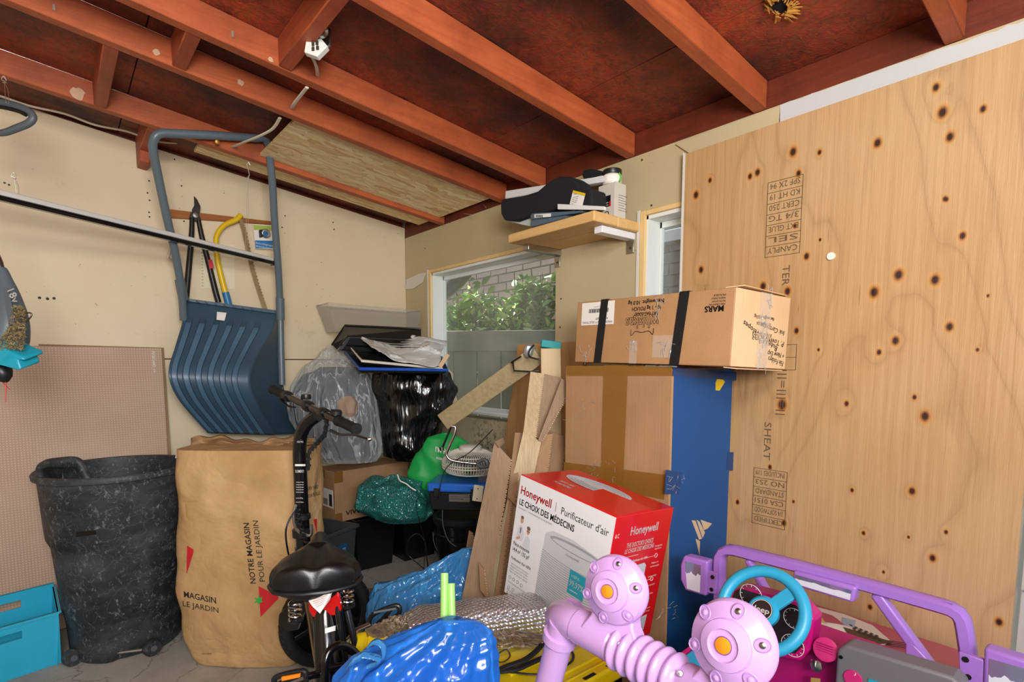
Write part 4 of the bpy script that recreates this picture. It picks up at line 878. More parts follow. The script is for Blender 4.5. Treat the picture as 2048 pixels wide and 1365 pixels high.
lb = obj('paper_label', MB().slab([at(353, 907, d=2.20), at(372, 905, d=2.20), at(372, 914, d=2.20), at(350, 917, d=2.20)], .001), 'white_paper', tb, smooth=False)
# ------------------------------------------------------------ turquoise crate
cr = root('turquoise_crate', 'turquoise plastic crate with handle slots in the lower left corner', 'crate', (-.25, 2.75, 0))
c0, c1, c2 = Vector((-.045, 2.64, .21)), Vector((-.395, 2.565, .21)), Vector((-.06, 2.955, .21)); c3 = c1+(c2-c0)
plain('turquoise', '#2fb4d6', .35, var=.06, bscale=30, bmp=.05)
def wallq(a, c, zt_, inset=.015, hole=True, name='wall_panel'):
    a = Vector((a.x, a.y, 0)); c = Vector((c.x, c.y, 0)); u = (c-a).normalized(); L = (c-a).length; n = Vector((-u.y, u.x, 0)); b = MB()
    def seg(s0, s1, z0, z1):
        f = lambda s, z, k: a+u*s+n*(k*.004+inset*(1-z/zt_))+Vector((0, 0, z))
        b.hexa([f(s0, z0, 0), f(s1, z0, 0), f(s1, z0, 1), f(s0, z0, 1)], [f(s0, z1, 0), f(s1, z1, 0), f(s1, z1, 1), f(s0, z1, 1)])
    if hole:
        h0, h1, zz0, zz1 = L*.30, L*.70, zt_-.065, zt_-.035
        seg(0, h0, 0, zt_); seg(h1, L, 0, zt_); seg(h0, h1, 0, zz0); seg(h0, h1, zz1, zt_)
    else: seg(0, L, 0, zt_)
    f = a+u*0
    b.hexa([a-n*.008+Vector((0, 0, zt_-.008)), c-n*.008+Vector((0, 0, zt_-.008)), c+n*.004+Vector((0, 0, zt_-.008)), a+n*.004+Vector((0, 0, zt_-.008))], [a-n*.008+Vector((0, 0, zt_)), c-n*.008+Vector((0, 0, zt_)), c+n*.004+Vector((0, 0, zt_)), a+n*.004+Vector((0, 0, zt_))])
    return obj(name, b, 'turquoise', cr, smooth=False)
wallq(c1, c0, .21); wallq(c0, c2, .21, hole=False); wallq(c2, c3, .225); wallq(c3, c1, .21, hole=False)
obj('base', MB().slab([Vector((p.x, p.y, .003)) for p in (c1*.96+c2*.04, c0*.96+c3*.04, c2*.96+c1*.04, c3*.96+c0*.04)], .004, (0, 0, 1)), 'turquoise', cr, smooth=False)
# ------------------------------------------------------------ paper yard bag
def kraft():
    m, nt, b = newmat('kraft_paper'); v = coords(nt)
    c = ramp(nt, noi(nt, v, 4, 5, .6), [(.3, '#b08a58'), (.7, '#c9a473')]); nt.links.new(c, b.inputs['Base Color']); b.inputs['Roughness'].default_value = .7
    n = noi(nt, v, 4, 4, .55, .3); r = math_(nt, 'ABSOLUTE', math_(nt, 'SUBTRACT', n, .5)); bump(nt, b, r, .9, .04)
kraft(); plain('kraft_inner', '#a8865e', .75, var=.1, bmp=.3)
yb = root('paper_yard_bag', 'tall brown paper yard waste bag with printed sides, between bin and bike', 'paper bag', at(480, 1340, Z=0))
rows = [(893, 374, 633), (930, 373, 633), (1000, 372, 633), (1080, 372, 634), (1160, 372, 634), (1230, 380, 628), (1290, 398, 615), (1330, 425, 600), (1347, 445, 570)]
dB = 2.16
b = bagmesh(rows, dB, .46, 96, 70, .010, .012, 5, seed=3, exp=5, freq=5)
b.f = [f for f in b.f]; bb = obj('sack', b, 'kraft_paper', yb, angle=60)
# open top: inner folded paper standing above the rim
b = MB(); tp = [(378, 880), (385, 869), (410, 865), (450, 866), (500, 868), (560, 866), (600, 862)]
def inner(u, v):
    x = 382+u*246; y = 903-u*14-v*(26-14*u+5*math.sin(u*9)+3*math.sin(u*31)) ; return at(x, y, d=dB+.02+.05*noise.noise(Vector((u*7, v*3, 1)))+.06*v)
b.grid(inner, 60, 10); obj('crumpled_liner', b, 'kraft_inner', yb, solid=.002)
def pr(name, txts, mat):
    o = lit(name, txts, mat, yb); drape(o, bb, .002); return o
PB = plane(at(500, 1100, d=dB-.1), FH)
up = PB(530, 1000)-PB(520, 1160); rt = Vector(RV)
def along(x0, y0, x1, y1): return (PB(x1, y1)-PB(x0, y0))
pr('printed_words', [('NOTRE MAGASIN', PB(512, 1168), along(533, 1166, 519, 1045), -RV, .022, along(533, 1166, 519, 1045).length, .012)], 'ink_black')
pr('printed_words', [('POUR LE JARDIN', PB(530, 1164), along(549, 1162, 535, 1040), -RV, .021, along(549, 1162, 535, 1040).length)], 'ink_black')
pr('printed_words', [('MAGASIN', PB(368, 1195), along(368, 1186, 432, 1199), Vector((0, 0, 1)), .024, along(368, 1186, 432, 1199).length, .014), ('LE JARDIN', PB(366, 1213), along(366, 1206, 437, 1220), Vector((0, 0, 1)), .022, along(366, 1206, 437, 1220).length)], 'ink_black')
pr('printed_words', [('PAPER YARD', PB(612, 983), along(612, 983, 633, 978), Vector((0, 0, 1)), .014, .048, .005), ('POUR FEUILLES', PB(615, 997), along(615, 997, 633, 992), Vector((0, 0, 1)), .014, .05, .005), ('..........', PB(374, 1004), RV, Vector((0, 0, 1)), .006, .038), ('MADE IN CANADA', PB(405, 1310), RV, Vector((0, 0, 1)), .006, .035)], 'ink_black')
def shp(pts, mat, nm, n=12):
    c = [PB(x, y) for x, y in pts]; b = MB()
    if len(c) == 3: c = [c[0], c[1], c[2], c[2]]
    o = obj(nm, patch(c, n), mat, yb); drape(o, bb, .0025); return o
shp([(517, 1173), (557, 1194), (557, 1198), (521, 1235)], 'red_print', 'printed_triangle'); shp([(374, 1092), (387, 1100), (386, 1108), (373, 1150)], 'red_print', 'printed_triangle')
shp([(584, 883), (612, 893), (600, 905), (592, 905)], 'red_print', 'printed_triangle'); shp([(627, 1040), (634, 1038), (634, 1065), (633, 1065)], 'red_print', 'printed_triangle')
lfp = [(509, 1196), (516, 1198), (517, 1191), (521, 1197), (525, 1194), (523, 1201), (526, 1205), (519, 1206), (517, 1211), (514, 1206), (508, 1206), (513, 1202)]
b = MB(); cc = PB(517, 1201); vs = [cc]+[PB(*q) for q in lfp]; b.add(vs, [(0, i+1, (i+1) % len(lfp)+1) for i in range(len(lfp))]); o = obj('printed_leaf', b, 'green_print', yb, smooth=False); drape(o, bb, .004)
# ------------------------------------------------------------ totes at the back
plain('tote_black', '#0e1012', .3, bmp=.05)
def tote(nm, lab, x0, x1, y0, y1, h, mat, M=None, rim=.012, taper=.02):
    t = root(nm, lab, 'storage tote', ((x0+x1)/2, (y0+y1)/2, 0)) if M is None else root(nm, lab, 'storage tote', M=M)
    W_ = M is None; b = MB(); e = taper; k = .006
    o_ = lambda z, s: [(x0+s, y0+s, z), (x1-s, y0+s, z), (x1-s, y1-s, z), (x0+s, y1-s, z)]
    b.hexa(o_(.002, e), o_(.01, e)); vs = o_(.01, e)+o_(h, 0)+o_(h, k)+o_(.014, e+k)
    b.add(vs, [(i, (i+1) % 4, 4+(i+1) % 4, 4+i) for i in range(4)]+[(4+i, 4+(i+1) % 4, 8+(i+1) % 4, 8+i) for i in range(4)]+[(8+i, 8+(i+1) % 4, 12+(i+1) % 4, 12+i) for i in range(4)]+[(12, 13, 14, 15)])
    obj('body', b, mat, t, smooth=False, world=W_)
    b = MB()
    for (p, q) in (((x0-rim, y0-rim), (x1+rim, y0)), ((x0-rim, y1), (x1+rim, y1+rim)), ((x0-rim, y0), (x0, y1)), ((x1, y0), (x1+rim, y1))): b.box((p[0], p[1], h-.012), (q[0], q[1], h+.004))
    obj('rim', b, mat, t, smooth=False, bevel=.002, seg=1, world=W_); return t
tote('black_tote', 'black storage tote under the brown box, left one of two', 1.205, 1.448, 2.775, 3.10, .292, 'tote_black')
t2 = tote('black_tote', 'black storage tote under the net bag, right one near the bucket', 1.475, 1.712, 2.745, 3.08, .292, 'tote_black')
b = MB()
for x in (1.50, 1.60, 1.69): b.box((x-.012, 2.748, .03), (x+.012, 2.758, .27))
obj('rib', b, 'tote_black', t2, smooth=False)
Mg = Matrix.Translation(Vector((.834, 2.588, 0))) @ Matrix.Rotation(.435, 4, 'Z')
gt = tote('grey_tote', 'dark grey tote with a blue sticker right of the paper bag', -.20, .235, -.15, .16, .345, plain('tote_grey', '#3c4246', .35), Mg)
obj('sticker', MB().box((.02, -.152+.006, .215), (.17, -.146, .27)), 'blue_sticker', gt, smooth=False, world=False)
lit('sticker_lettering', [('MASTERCRAFT', (.025, -.1535+.006, .232), (1, 0, 0), (0, 0, 1), .02, .135, .01)], 'white_paper', gt, False)
# ------------------------------------------------------------ brown carton on the totes
Mv = Matrix.Translation((1.327, 2.925, .2975)) @ Matrix.Rotation(-1.462, 4, 'Z')
vi = root('brown_carton', 'brown cardboard carton with a white shipping label on the black totes', 'box', M=Mv)
a_, b_, c_ = .208/2, .475/2, .276
obj('carton', MB().box((-a_, -b_, 0), (a_, b_, c_)), 'card', vi, smooth=False, bevel=.003, world=False)
obj('packing_strip', MB().box((-.045, -b_-.001, c_-.05), (.0, -b_, c_)).box((-a_-.001, -b_+.0, c_-.055), (-a_, -b_+.05, c_)).box((a_, -b_, 0), (a_+.001, -b_+.04, .05)).box((a_, -b_, c_-.06), (a_+.001, -b_+.05, c_)), 'packing_tape', vi, smooth=False, world=False)
obj('shipping_label', MB().box((-.035, -b_-.0015, .075), (.085, -b_, .175)).box((-.095, -b_-.0015, .13), (-.055, -b_, .23)), 'white_paper', vi, smooth=False, world=False)
b = MB()
for i in range(9): b.box((-.025+i*.006, -b_-.0022, .085), (-.0225+i*.006, -b_-.0015, .12))
b.box((.045, -b_-.0022, .085), (.075, -b_-.0015, .15))
obj('printed_code', b, 'ink_black', vi, smooth=False, world=False)
lit('carton_lettering', [('VIVO', (a_+.001, -b_+.06, .03), (0, 1, 0), (0, 0, 1), .026, .10, .02)], 'ink_black', vi, False)
# ------------------------------------------------------------ bags on the carton
film('film_clear', '#dfe5e6', .14, .17, 24, .9); film('film_black', '#060708', .2, 1, 20, .7); film('film_blue', '#2b84ea', .13, .5, 12, .75, dark=True)
film('film_blue_pale', '#4fa2e0', .12, .5, 22, .8, dark=True); film('film_white', '#d3d4d2', .3, 1, 10, .5)
Wl = (1.725, 3.125)
cb = root('clear_rubbish_bag', 'clear plastic bag stuffed with dark bedding on the brown carton, left', 'bag', at(680, 925, d=2.93))
rows = [(692, 655, 672), (712, 640, 700), (740, 608, 742), (770, 585, 752), (800, 577, 758), (840, 585, 764), (880, 610, 768), (905, 628, 768), (922, 640, 755)]
obj('outer_film', bagmesh(rows, 2.93, .62, 110, 80, .010, .03, 13, 1, wall=Wl, freq=5), 'film_clear', cb, angle=60)
rows2 = [(735, 640, 715), (752, 610, 738), (780, 592, 742), (810, 586, 748), (850, 592, 754), (890, 622, 758), (912, 645, 748)]
obj('packed_cloth', bagmesh(rows2, 2.94, .55, 80, 50, .02, .03, 5, 2, wall=(1.71, 3.11)), plain('bedding', '#33383f', .75, var=.55, bscale=30, bmp=.4), cb, angle=60)
for i, (x, y, cmt) in enumerate(((698, 815, '#a08673'),)):
    b = bagmesh([(y-22, x-12, x+8), (y-8, x-22, x+20), (y+10, x-20, x+20), (y+22, x-8, x+8)], 2.80, .5, 60, 30, .010, .12, 4, i); obj('pale_bundle', b, plain('bundle_%d' % i, cmt, .7), cb, angle=60)
kb = root('black_rubbish_bag', 'full shiny black rubbish bag right of the clear bag', 'bag', at(840, 920, d=2.95))
rows = [(735, 770, 885), (750, 752, 905), (775, 748, 915), (810, 752, 900), (850, 762, 885), (885, 766, 880), (912, 770, 872), (920, 785, 865)]
obj('outer_film', bagmesh(rows, 2.95, .6, 120, 90, .013, .035, 9, 5, wall=(1.70, 3.1), freq=5), 'film_black', kb, angle=60)
tp_ = bagmesh([(735, 885, 895), (760, 880, 905), (800, 870, 913), (830, 872, 900), (850, 873, 880)], 3.02, .3, 40, 24, .012, .05, 6, 8, wall=(1.72, 3.1)); tag(obj('cream_tarp', tp_, plain('tarp_cream', '#c7bb9c', .6, bmp=.2), angle=60), 'folded cream tarp squeezed between black bag and window', 'tarp')
def tray(nm, lab, cs, h, mat, rimmat, t=.006, par=None):
    r_ = root(nm, lab, 'tray', sum(cs, Vector())/4); up_ = (cs[1]-cs[0]).cross(cs[3]-cs[0]).normalized(); up_ = up_ if up_.z > 0 else -up_
    ctr = sum(cs, Vector())/4; ins = [p.lerp(ctr, .07) for p in cs]; low = [p-up_*h for p in ins]; b = MB()
    b.slab(low, .003, up_)
    for i in range(4): b.slab([low[i], low[(i+1) % 4], cs[(i+1) % 4], cs[i]], .003)
    obj('pan', b, mat, r_, smooth=False); b = MB(); b.tube(cs+[], t, 8, closed=True); obj('rim', b, rimmat, r_); return r_, low, up_
A_ = at
tray('blue_rim_tray', 'tray with a blue rim lying on the black bag', [A_(720, 738, d=2.62), A_(895, 741, d=2.66), A_(884, 716, d=3.0), A_(678, 690, d=2.95)], .02, 'black_plastic', plain('rim_blue', '#1d4fb3', .35), .008)
r3, low, u_ = tray('white_rim_tray', 'black slatted tray with a white rim under the grey plastic sheet', [A_(724, 722, d=2.62), A_(884, 738, d=2.66), A_(850, 690, d=2.95), A_(690, 684, d=2.92)], .018, 'black_plastic', plain('rim_cream', '#dcd8c8', .5), .007)
b = MB()
for i in range(9):
    t = .08+i*.1; p, q = low[3].lerp(low[0], t), low[2].lerp(low[1], t); b.tube([p+u_*.012, q+u_*.012], .004, 6)
obj('slat', b, 'black_gloss', r3)
tr_ = root('black_seed_tray', 'deep black tray at the back of the tray pile', 'tray', A_(760, 680, d=2.815))
b = MB(); q1 = [A_(690, 652, d=2.95), A_(842, 659, d=2.98), A_(842, 678, d=2.93), A_(694, 672, d=2.815)]; b.slab(q1, .006)
b.slab([A_(690, 652, d=2.95), A_(664, 690, d=2.81), A_(674, 700, d=2.79), A_(696, 674, d=2.815)], .006); b.slab([A_(696, 674, d=2.815), A_(842, 680, d=2.93), A_(850, 712, d=2.81), A_(678, 700, d=2.79)], .004)
obj('pan', b, 'black_plastic', tr_, smooth=False); b = MB(); b.tube([A_(664, 690, d=2.81), A_(690, 651, d=2.95), A_(843, 658, d=2.98)], .005, 8, smooth=1); obj('rim', b, 'black_gloss', tr_)
for k in range(4):
    b = MB(); b.tube([A_(694+k*0, 676+k*5, d=2.89-k*.03), A_(770, 680+k*5, d=2.88-k*.03), A_(840, 684+k*4, d=2.88-k*.03)], .004, 6); obj('inner_rib', b, 'black_gloss', tr_)
sh_ = MB(); TL = [(710, 672), (745, 674), (790, 678), (845, 672), (893, 682)]; BLr = [(742, 694), (765, 706), (790, 722), (835, 728), (876, 732)]
def shf(u, v):
    a = lerpp(TL, u); c = lerpp(BLr, u); x = a[0]+(c[0]-a[0])*v; y = a[1]+(c[1]-a[1])*v-3*math.sin(v*3.14); n_ = noise.noise(Vector((u*4, v*3, 2)))+.6*abs(noise.noise(Vector((u*9, v*6, 5))))
    return at(x+n_*5, y+n_*7, d=2.95-.33*v-.07*abs(n_))
sh_.grid(shf, 60, 34); tag(obj('plastic_sheet', sh_, 'film_white', solid=.002, angle=25), 'crumpled grey white plastic sheet lying over the trays', 'plastic sheet')
tag(obj('cardboard_scrap', MB().slab([A_(876, 733, d=2.66), A_(884, 736, d=2.66), A_(900, 712, d=2.66), A_(893, 707, d=2.66)], .01), 'card_light', smooth=False), 'small torn cardboard piece at the right end of the trays', 'cardboard')
bn = root('clear_bin', 'empty clear plastic bin standing against the wall behind the trays', 'bin', A_(750, 660, d=3.2))
def cm():
    m, nt, b = newmat('clear_plastic'); tr = N(nt, 'ShaderNodeBsdfTransparent'); tr.inputs[0].default_value = (.93, .93, .92, 1); df = N(nt, 'ShaderNodeBsdfPrincipled'); df.inputs['Base Color'].default_value = (.8, .8, .78, 1); df.inputs['Roughness'].default_value = .1
    lw = N(nt, 'ShaderNodeLayerWeight'); lw.inputs[0].default_value = .4; mx = N(nt, 'ShaderNodeMixShader'); nt.links.new(math_(nt, 'ADD', .05, math_(nt, 'MULTIPLY', lw.outputs[1], .35), clamp=True), mx.inputs[0])
    nt.links.new(tr.outputs[0], mx.inputs[1]); nt.links.new(df.outputs[0], mx.inputs[2]); nt.links.new(mx.outputs[0], nt.nodes['Material Output'].inputs[0])
cm()
TP = [(655, 606), (846, 622)]; tl_, tr2 = A_(656, 607, d=3.12), A_(846, 622, d=3.12); bl2, br2 = A_(672, 664, d=3.14), A_(834, 672, d=3.14); bk = Vector((.02, .14, 0)); 
tl_.y = tr2.y = 2.93; tl_, tr2 = A_(656, 607, Y=2.93), A_(846, 622, Y=2.93); tr2.x = min(tr2.x, 1.72); bl2, br2 = A_(672, 664, Y=2.95), A_(834, 672, Y=2.95)
bk = Vector((0, .17, 0)); b = MB(); T4 = [tl_, tr2, tr2+bk, tl_+bk]; B4 = [bl2, br2, br2+bk*.8, bl2+bk*.8]
for i in range(4): b.slab([B4[i], B4[(i+1) % 4], T4[(i+1) % 4], T4[i]], .002)
b.slab(B4, .002); obj('tub', b, 'clear_plastic', bn, smooth=False); b = MB(); b.tube(T4, .005, 8, closed=True); obj('rim', b, 'clear_plastic', bn)
# ------------------------------------------------------------ green reusable bag, fan, toolbox, bucket, net bag
gb = root('green_reusable_bag', 'bright green reusable shopping bag slumped behind the fan', 'bag', A_(870, 1000, d=2.74))
rows = [(866, 885, 900), (880, 862, 920), (900, 842, 945), (925, 826, 955), (950, 820, 940), (975, 824, 900), (992, 838, 888), (1003, 850, 872)]
gbo = obj('sack', bagmesh(rows, 2.76, .32, 80, 50, .014, .02, 5, 11, wall=(1.70, 3.1)), plain('bag_green', '#14a04a', .5, bmp=.15, bscale=90), gb, angle=60)
PG = plane(A_(900, 900, d=2.62), FH)
o = lit('printed_words', [("I'M REUSABLE", PG(871, 904), PG(925, 905)-PG(871, 891), Vector((0, 0, 1)), .026, .155, .012), ('REMPLIS MOI', PG(873, 919), PG(925, 923)-PG(873, 912), Vector((0, 0, 1)), .012, .10, .006)], 'white_paper', gb); drape(o, gbo, .003)
fn_ = root('desk_fan', 'old grey wire caged desk fan lying face down on the blue toolbox', 'fan', A_(938, 948, d=2.56))
fc = A_(940, 946, d=2.56); Mf = Matrix.Translation(fc) @ Matrix.Rotation(.04, 4, 'X'); plain('fan_grey', '#cfccbf', .35)
b = MB(); pr_ = [(.034, .112), (.075, .105), (.110, .088), (.128, .062), (.130, .045), (.128, .028), (.112, .010), (.07, .003), (.03, .001)]
for k in range(64):
    a = 2*math.pi*k/64; b.tube([Mf @ Vector((r*math.cos(a), r*math.sin(a), z)) for r, z in pr_], .0019, 4, caps=False)
obj('cage_wire', b, 'fan_grey', fn_, kind='stuff')
b = MB()
for r, z in ((.130, .052), (.130, .040), (.112, .010), (.112, .087)): b.tube([Mf @ Vector((r*math.cos(a), r*math.sin(a), z)) for a in [2*math.pi*i/48 for i in range(48)]], .0028, 6, closed=True)
obj('cage_ring', b, 'fan_grey', fn_)
obj('motor_cap', MB().lathe([(0, .132), (.045, .131), (.052, .126), (.054, .104), (.062, .100), (.062, .094), (0, .094)], Mf, 36), 'fan_grey', fn_)
b = MB()
for k in range(4):
    a = k*math.pi/2; b.grid(lambda u, v: Mf @ Vector(((.02+.09*u)*math.cos(a+(v-.5)*.9), (.02+.09*u)*math.sin(a+(v-.5)*.9), .045+.02*(v-.5))), 6, 6)
obj('blade', b, plain('blade_grey', '#77786f', .4), fn_, solid=.002)
ft = root('chrome_tube', 'bent chrome tube arm leaning over the fan', 'tube', A_(905, 858, d=2.35))
b = MB(); b.tube([A_(x, y, d=2.36) for x, y in ((904, 853), (911, 856), (908, 872), (899, 892), (893, 908), (899, 919), (915, 924), (940, 927), (960, 929))], .0065, 12, smooth=5); obj('tube', b, 'chrome', ft)
b = MB(); b.tube([A_(902, 855, d=2.36), A_(893, 877, d=2.38), A_(884, 898, d=2.40)], .0045, 8); b.tube([A_(883, 895, d=2.40), A_(884, 902, d=2.40)], .010, 10); obj('black_arm', b, 'black_plastic', ft)
b = MB(); b.tube([A_(955, 926, d=2.35), A_(970, 920, d=2.34), A_(975, 933, d=2.34), A_(962, 934, d=2.35)], .008, 10, closed=True, smooth=3); obj('clamp', b, 'grey_plastic', ft)
tc = A_(921, 1012, d=2.57); Mx_ = Matrix.Translation(tc) @ Matrix.Rotation(-YAW-.12, 4, 'Z'); tx = root('blue_toolbox', 'blue lidded black toolbox on top of the black bucket', 'toolbox', M=Mx_)
obj('base', MB().hexa([(-.115, -.09, 0), (.125, -.09, 0), (.125, .09, 0), (-.115, .09, 0)], [(-.128, -.1, .085), (.132, -.1, .085), (.132, .1, .085), (-.128, .1, .085)]), 'black_plastic', tx, world=False, bevel=.006)
obj('lid', MB().box((-.132, -.104, .086), (.136, .104, .128)), plain('toolbox_blue', '#1f63c4', .25, coat=.3), tx, world=False, bevel=.010, seg=3)
obj('latch', MB().box((-.10, -.108, .066), (-.07, -.100, .105)), 'black_plastic', tx, world=False, bevel=.002); obj('latch', MB().box((.07, -.108, .066), (.10, -.100, .105)), 'black_plastic', tx, world=False, bevel=.002)
obj('data_label', MB().box((-.03, -.103, .045), (.065, -.0975, .078)), 'steel', tx, world=False, smooth=False)
lit('label_lettering', [('CAUTION do not overload', (-.025, -.1035, .066), (1, 0, 0), (0, 0, 1), .006, .085), ('read before use', (-.025, -.1035, .056), (1, 0, 0), (0, 0, 1), .006, .06)], 'ink_black', tx, False)
swp = root('wall_plate', 'cream switch plate dangling in front of the blue toolbox', 'wall plate', A_(955, 988, d=2.3))
obj('plate', MB().slab([A_(948, 970, d=2.36), A_(967, 973, d=2.34), A_(963, 1005, d=2.34), A_(944, 1002, d=2.36)], .004), plain('plate_cream', '#d8d3bb', .4), swp, bevel=.001)
obj('plate_screw', MB().lathe([(0, 0), (.003, 0), (0, .002)], frame(A_(956, 978, d=2.345), FH*-1), 8).lathe([(0, 0), (.003, 0), (0, .002)], frame(A_(954, 998, d=2.345), FH*-1), 8), 'steel', swp)
bc = A_(922, 1060, d=2.62); bk_ = root('black_bucket', 'glossy black lidded bucket under the blue toolbox', 'bucket', (bc.x, bc.y, 0)); Mb = Matrix.Translation((bc.x, bc.y, 0))
obj('pail', MB().lathe([(0, .002), (.105, .002), (.122, .33), (.128, .335), (.128, .352), (.123, .356), (.124, .385), (.130, .388), (.130, .40), (.126, .405), (0, .405)], Mb, 40), 'black_gloss', bk_)
obj('lid', MB().lathe([(.132, .405), (.134, .41), (.134, .43), (.126, .436), (.118, .430), (0, .430)], Mb, 40), 'black_plastic', bk_)
b = MB(); b.tube([Vector((bc.x, bc.y, .34))+(RV*math.cos(a)-FH*.6*abs(math.sin(a))-Vector((0, 0, 1))*math.sin(a)*.9)*.135 for a in [math.pi*i/12 for i in range(13)]], .002, 6); obj('bail_handle', b, 'steel', bk_)
def netm():
    m, nt, b = newmat('net_green'); v = coords(nt); vo = N(nt, 'ShaderNodeTexVoronoi', feature='DISTANCE_TO_EDGE'); vo.inputs['Scale'].default_value = 130; nt.links.new(v, vo.inputs['Vector'])
    b.inputs['Base Color'].default_value = srgb('#1c7a72'); b.inputs['Roughness'].default_value = .18; b.inputs['Specular IOR Level'].default_value = 1
    bump(nt, b, vo.outputs[0], 1, .006); t = N(nt, 'ShaderNodeBsdfTransparent'); mx = N(nt, 'ShaderNodeMixShader'); nt.links.new(ramp(nt, vo.outputs[0], [(.10, (1, 1, 1, 1)), (.16, (.35, .35, .35, 1))]), mx.inputs[0])
    nt.links.new(t.outputs[0], mx.inputs[1]); nt.links.new(b.outputs[0], mx.inputs[2]); nt.links.new(mx.outputs[0], nt.nodes['Material Output'].inputs[0])
netm()
nb_ = root('net_bag', 'shiny dark green mesh net heaped on the black totes', 'net', A_(790, 1040, d=2.72))
rows = [(950, 775, 800), (960, 745, 822), (975, 720, 845), (995, 708, 862), (1012, 706, 866), (1028, 730, 866), (1042, 762, 850)]
obj('mesh_bundle', bagmesh(rows, 2.72, .55, 100, 60, .024, .05, 7, 21, freq=7), 'net_green', nb_, angle=60)
me_ = bpy.data.objects['mesh_bundle'].data; gl_ = MB(); random.seed(11)
for i in range(2600):
    f_ = me_.polygons[random.randrange(len(me_.polygons))]; c0 = f_.center+f_.normal*.0025; u0 = f_.normal.orthogonal().normalized(); v0 = f_.normal.cross(u0); a0 = rnd(0, 3.1); u1 = u0*math.cos(a0)+v0*math.sin(a0); v1 = f_.normal.cross(u1); k0 = rnd(.0012, .0032)
    gl_.add([c0-u1*k0-v1*.0007, c0+u1*k0-v1*.0007, c0+u1*k0+v1*.0007, c0-u1*k0+v1*.0007], [(0, 1, 2, 3)])
obj('painted_glint', gl_, plain('net_glint', '#8fd0c6', .15, .5), nb_, kind='stuff', smooth=False)  # pale flecks scattered over the net as painted sparkle
rows = [(962, 755, 815), (990, 722, 850), (1012, 720, 855), (1036, 755, 845)]
obj('inner_bundle', bagmesh(rows, 2.74, .5, 60, 30, .014, .04, 5, 22), plain('net_inner', '#2b5a55', .7, var=.3), nb_, angle=60)
b = MB(); b.tube([A_(795, 950, d=2.60), A_(800, 962, d=2.58), A_(812, 968, d=2.57), A_(822, 976, d=2.57), A_(832, 982, d=2.57)], .003, 6, smooth=5); obj('drawstring', b, 'white_paper', nb_)
cable('cable', [(876, 1000, dict(d=2.5)), (862, 1010, dict(d=2.5)), (840, 994, dict(d=2.48)), (832, 1010, dict(d=2.48)), (838, 1040, dict(d=2.5)), (850, 1085, dict(d=2.6)), (848, 1130, dict(d=2.7)), (850, 1150, dict(d=2.72)), (868, 1140, dict(Z=.006)), (880, 1152, dict(Z=.006))], .003, 'black cord hanging from the toolbox down to the floor', 'black_plastic', 'cord')
cable('cable', [(858, 1148, dict(Z=.005)), (838, 1130, dict(d=2.75)), (815, 1108, dict(d=2.72)), (818, 1080, dict(d=2.7)), (835, 1068, dict(d=2.7)), (850, 1085, dict(d=2.68)), (854, 1120, dict(d=2.7)), (858, 1148, dict(d=2.75))], .003, 'looped black cord in front of the black totes', 'black_plastic', 'cord')
cable('cable', [(985, 860, dict(d=2.5)), (940, 905, dict(d=2.38)), (905, 925, dict(d=2.40)), (888, 945, dict(d=2.42)), (880, 975, dict(d=2.42)), (876, 1000, dict(d=2.45))], .003, 'thin black cord trailing over the fan and toolbox', 'black_plastic', 'cord')
cable('cable', [(885, 1020, dict(d=2.44)), (886, 1050, dict(d=2.44)), (896, 1080, dict(d=2.43)), (912, 1094, dict(d=2.42))], .003, 'short black cord hanging over the black bucket', 'grey_plastic', 'cord')
# ------------------------------------------------------------ plywood offcut, sawhorse, cardboards
po = obj('plywood_offcut', MB().slab([at(1036, 690, X=1.715), at(1165, 683, X=1.715), at(1165, 1120, X=1.70), at(985, 1100, X=1.70), at(1012, 860, X=1.71), at(1027, 766, X=1.713)], .012, (1, 0, 0)), 'plywood_small', smooth=False)
tag(po, 'orange toned plywood offcut leaning under the window behind the timber', 'plywood')
hs = root('timber_stand', 'upright pine stud with teal painted top and a long brace leaning left', 'timber', at(1100, 1050, d=2.2))
def stick(p, q, w, t, up_, mat, nm, par, cap=None):
    u = (q-p).normalized(); s = u.cross(Vector(up_)).normalized(); n = s.cross(u); b = MB()
    b.hexa([p+s*w/2+n*t/2, p-s*w/2+n*t/2, p-s*w/2-n*t/2, p+s*w/2-n*t/2], [q+s*w/2+n*t/2, q-s*w/2+n*t/2, q-s*w/2-n*t/2, q+s*w/2-n*t/2]); return obj(nm, b, mat, par, bevel=.003, seg=2)
pT, pB = at(1101, 698, d=2.28), at(1106, 1100, d=2.28); stick(pB, pT, .083, .038, FH, 'pine_z', 'upright', hs)
stick(pT+Vector((0, 0, .0005)), at(1103, 683, d=2.28), .0835, .0385, FH, plain('teal_paint', '#1f9aa0', .6, bmp=.1), 'painted_top', hs)
bp, bq = at(888, 843, d=2.62), at(1078, 708, d=2.36)
stick(bp, bq, .085, .040, FH, wood('pine_diag', '#a08d66', '#bcab84', 0, scale=45, spots=('#6b5836', .66)), 'brace', hs)
dgu = (bq-bp).normalized()
for (x0, y0, x1, y1) in ((1030, 722, 1035, 740), ):
    b = MB(); b.tube([at(1026, 725, d=2.36), at(1028, 742, d=2.33), at(1062, 744, d=2.31), at(1078, 741, d=2.31)], .004, 8); b.tube([at(1022, 726, d=2.36), at(1042, 713, d=2.34)], .004, 8); obj('black_strap', b, 'black_plastic', hs)
b = MB(); b.tube([at(1068, 690, d=2.28), at(1060, 700, d=2.28), at(1058, 713, d=2.28), at(1075, 719, d=2.27), at(1085, 720, d=2.27)], .004, 8, smooth=3); obj('black_strap', b, 'black_plastic', hs)
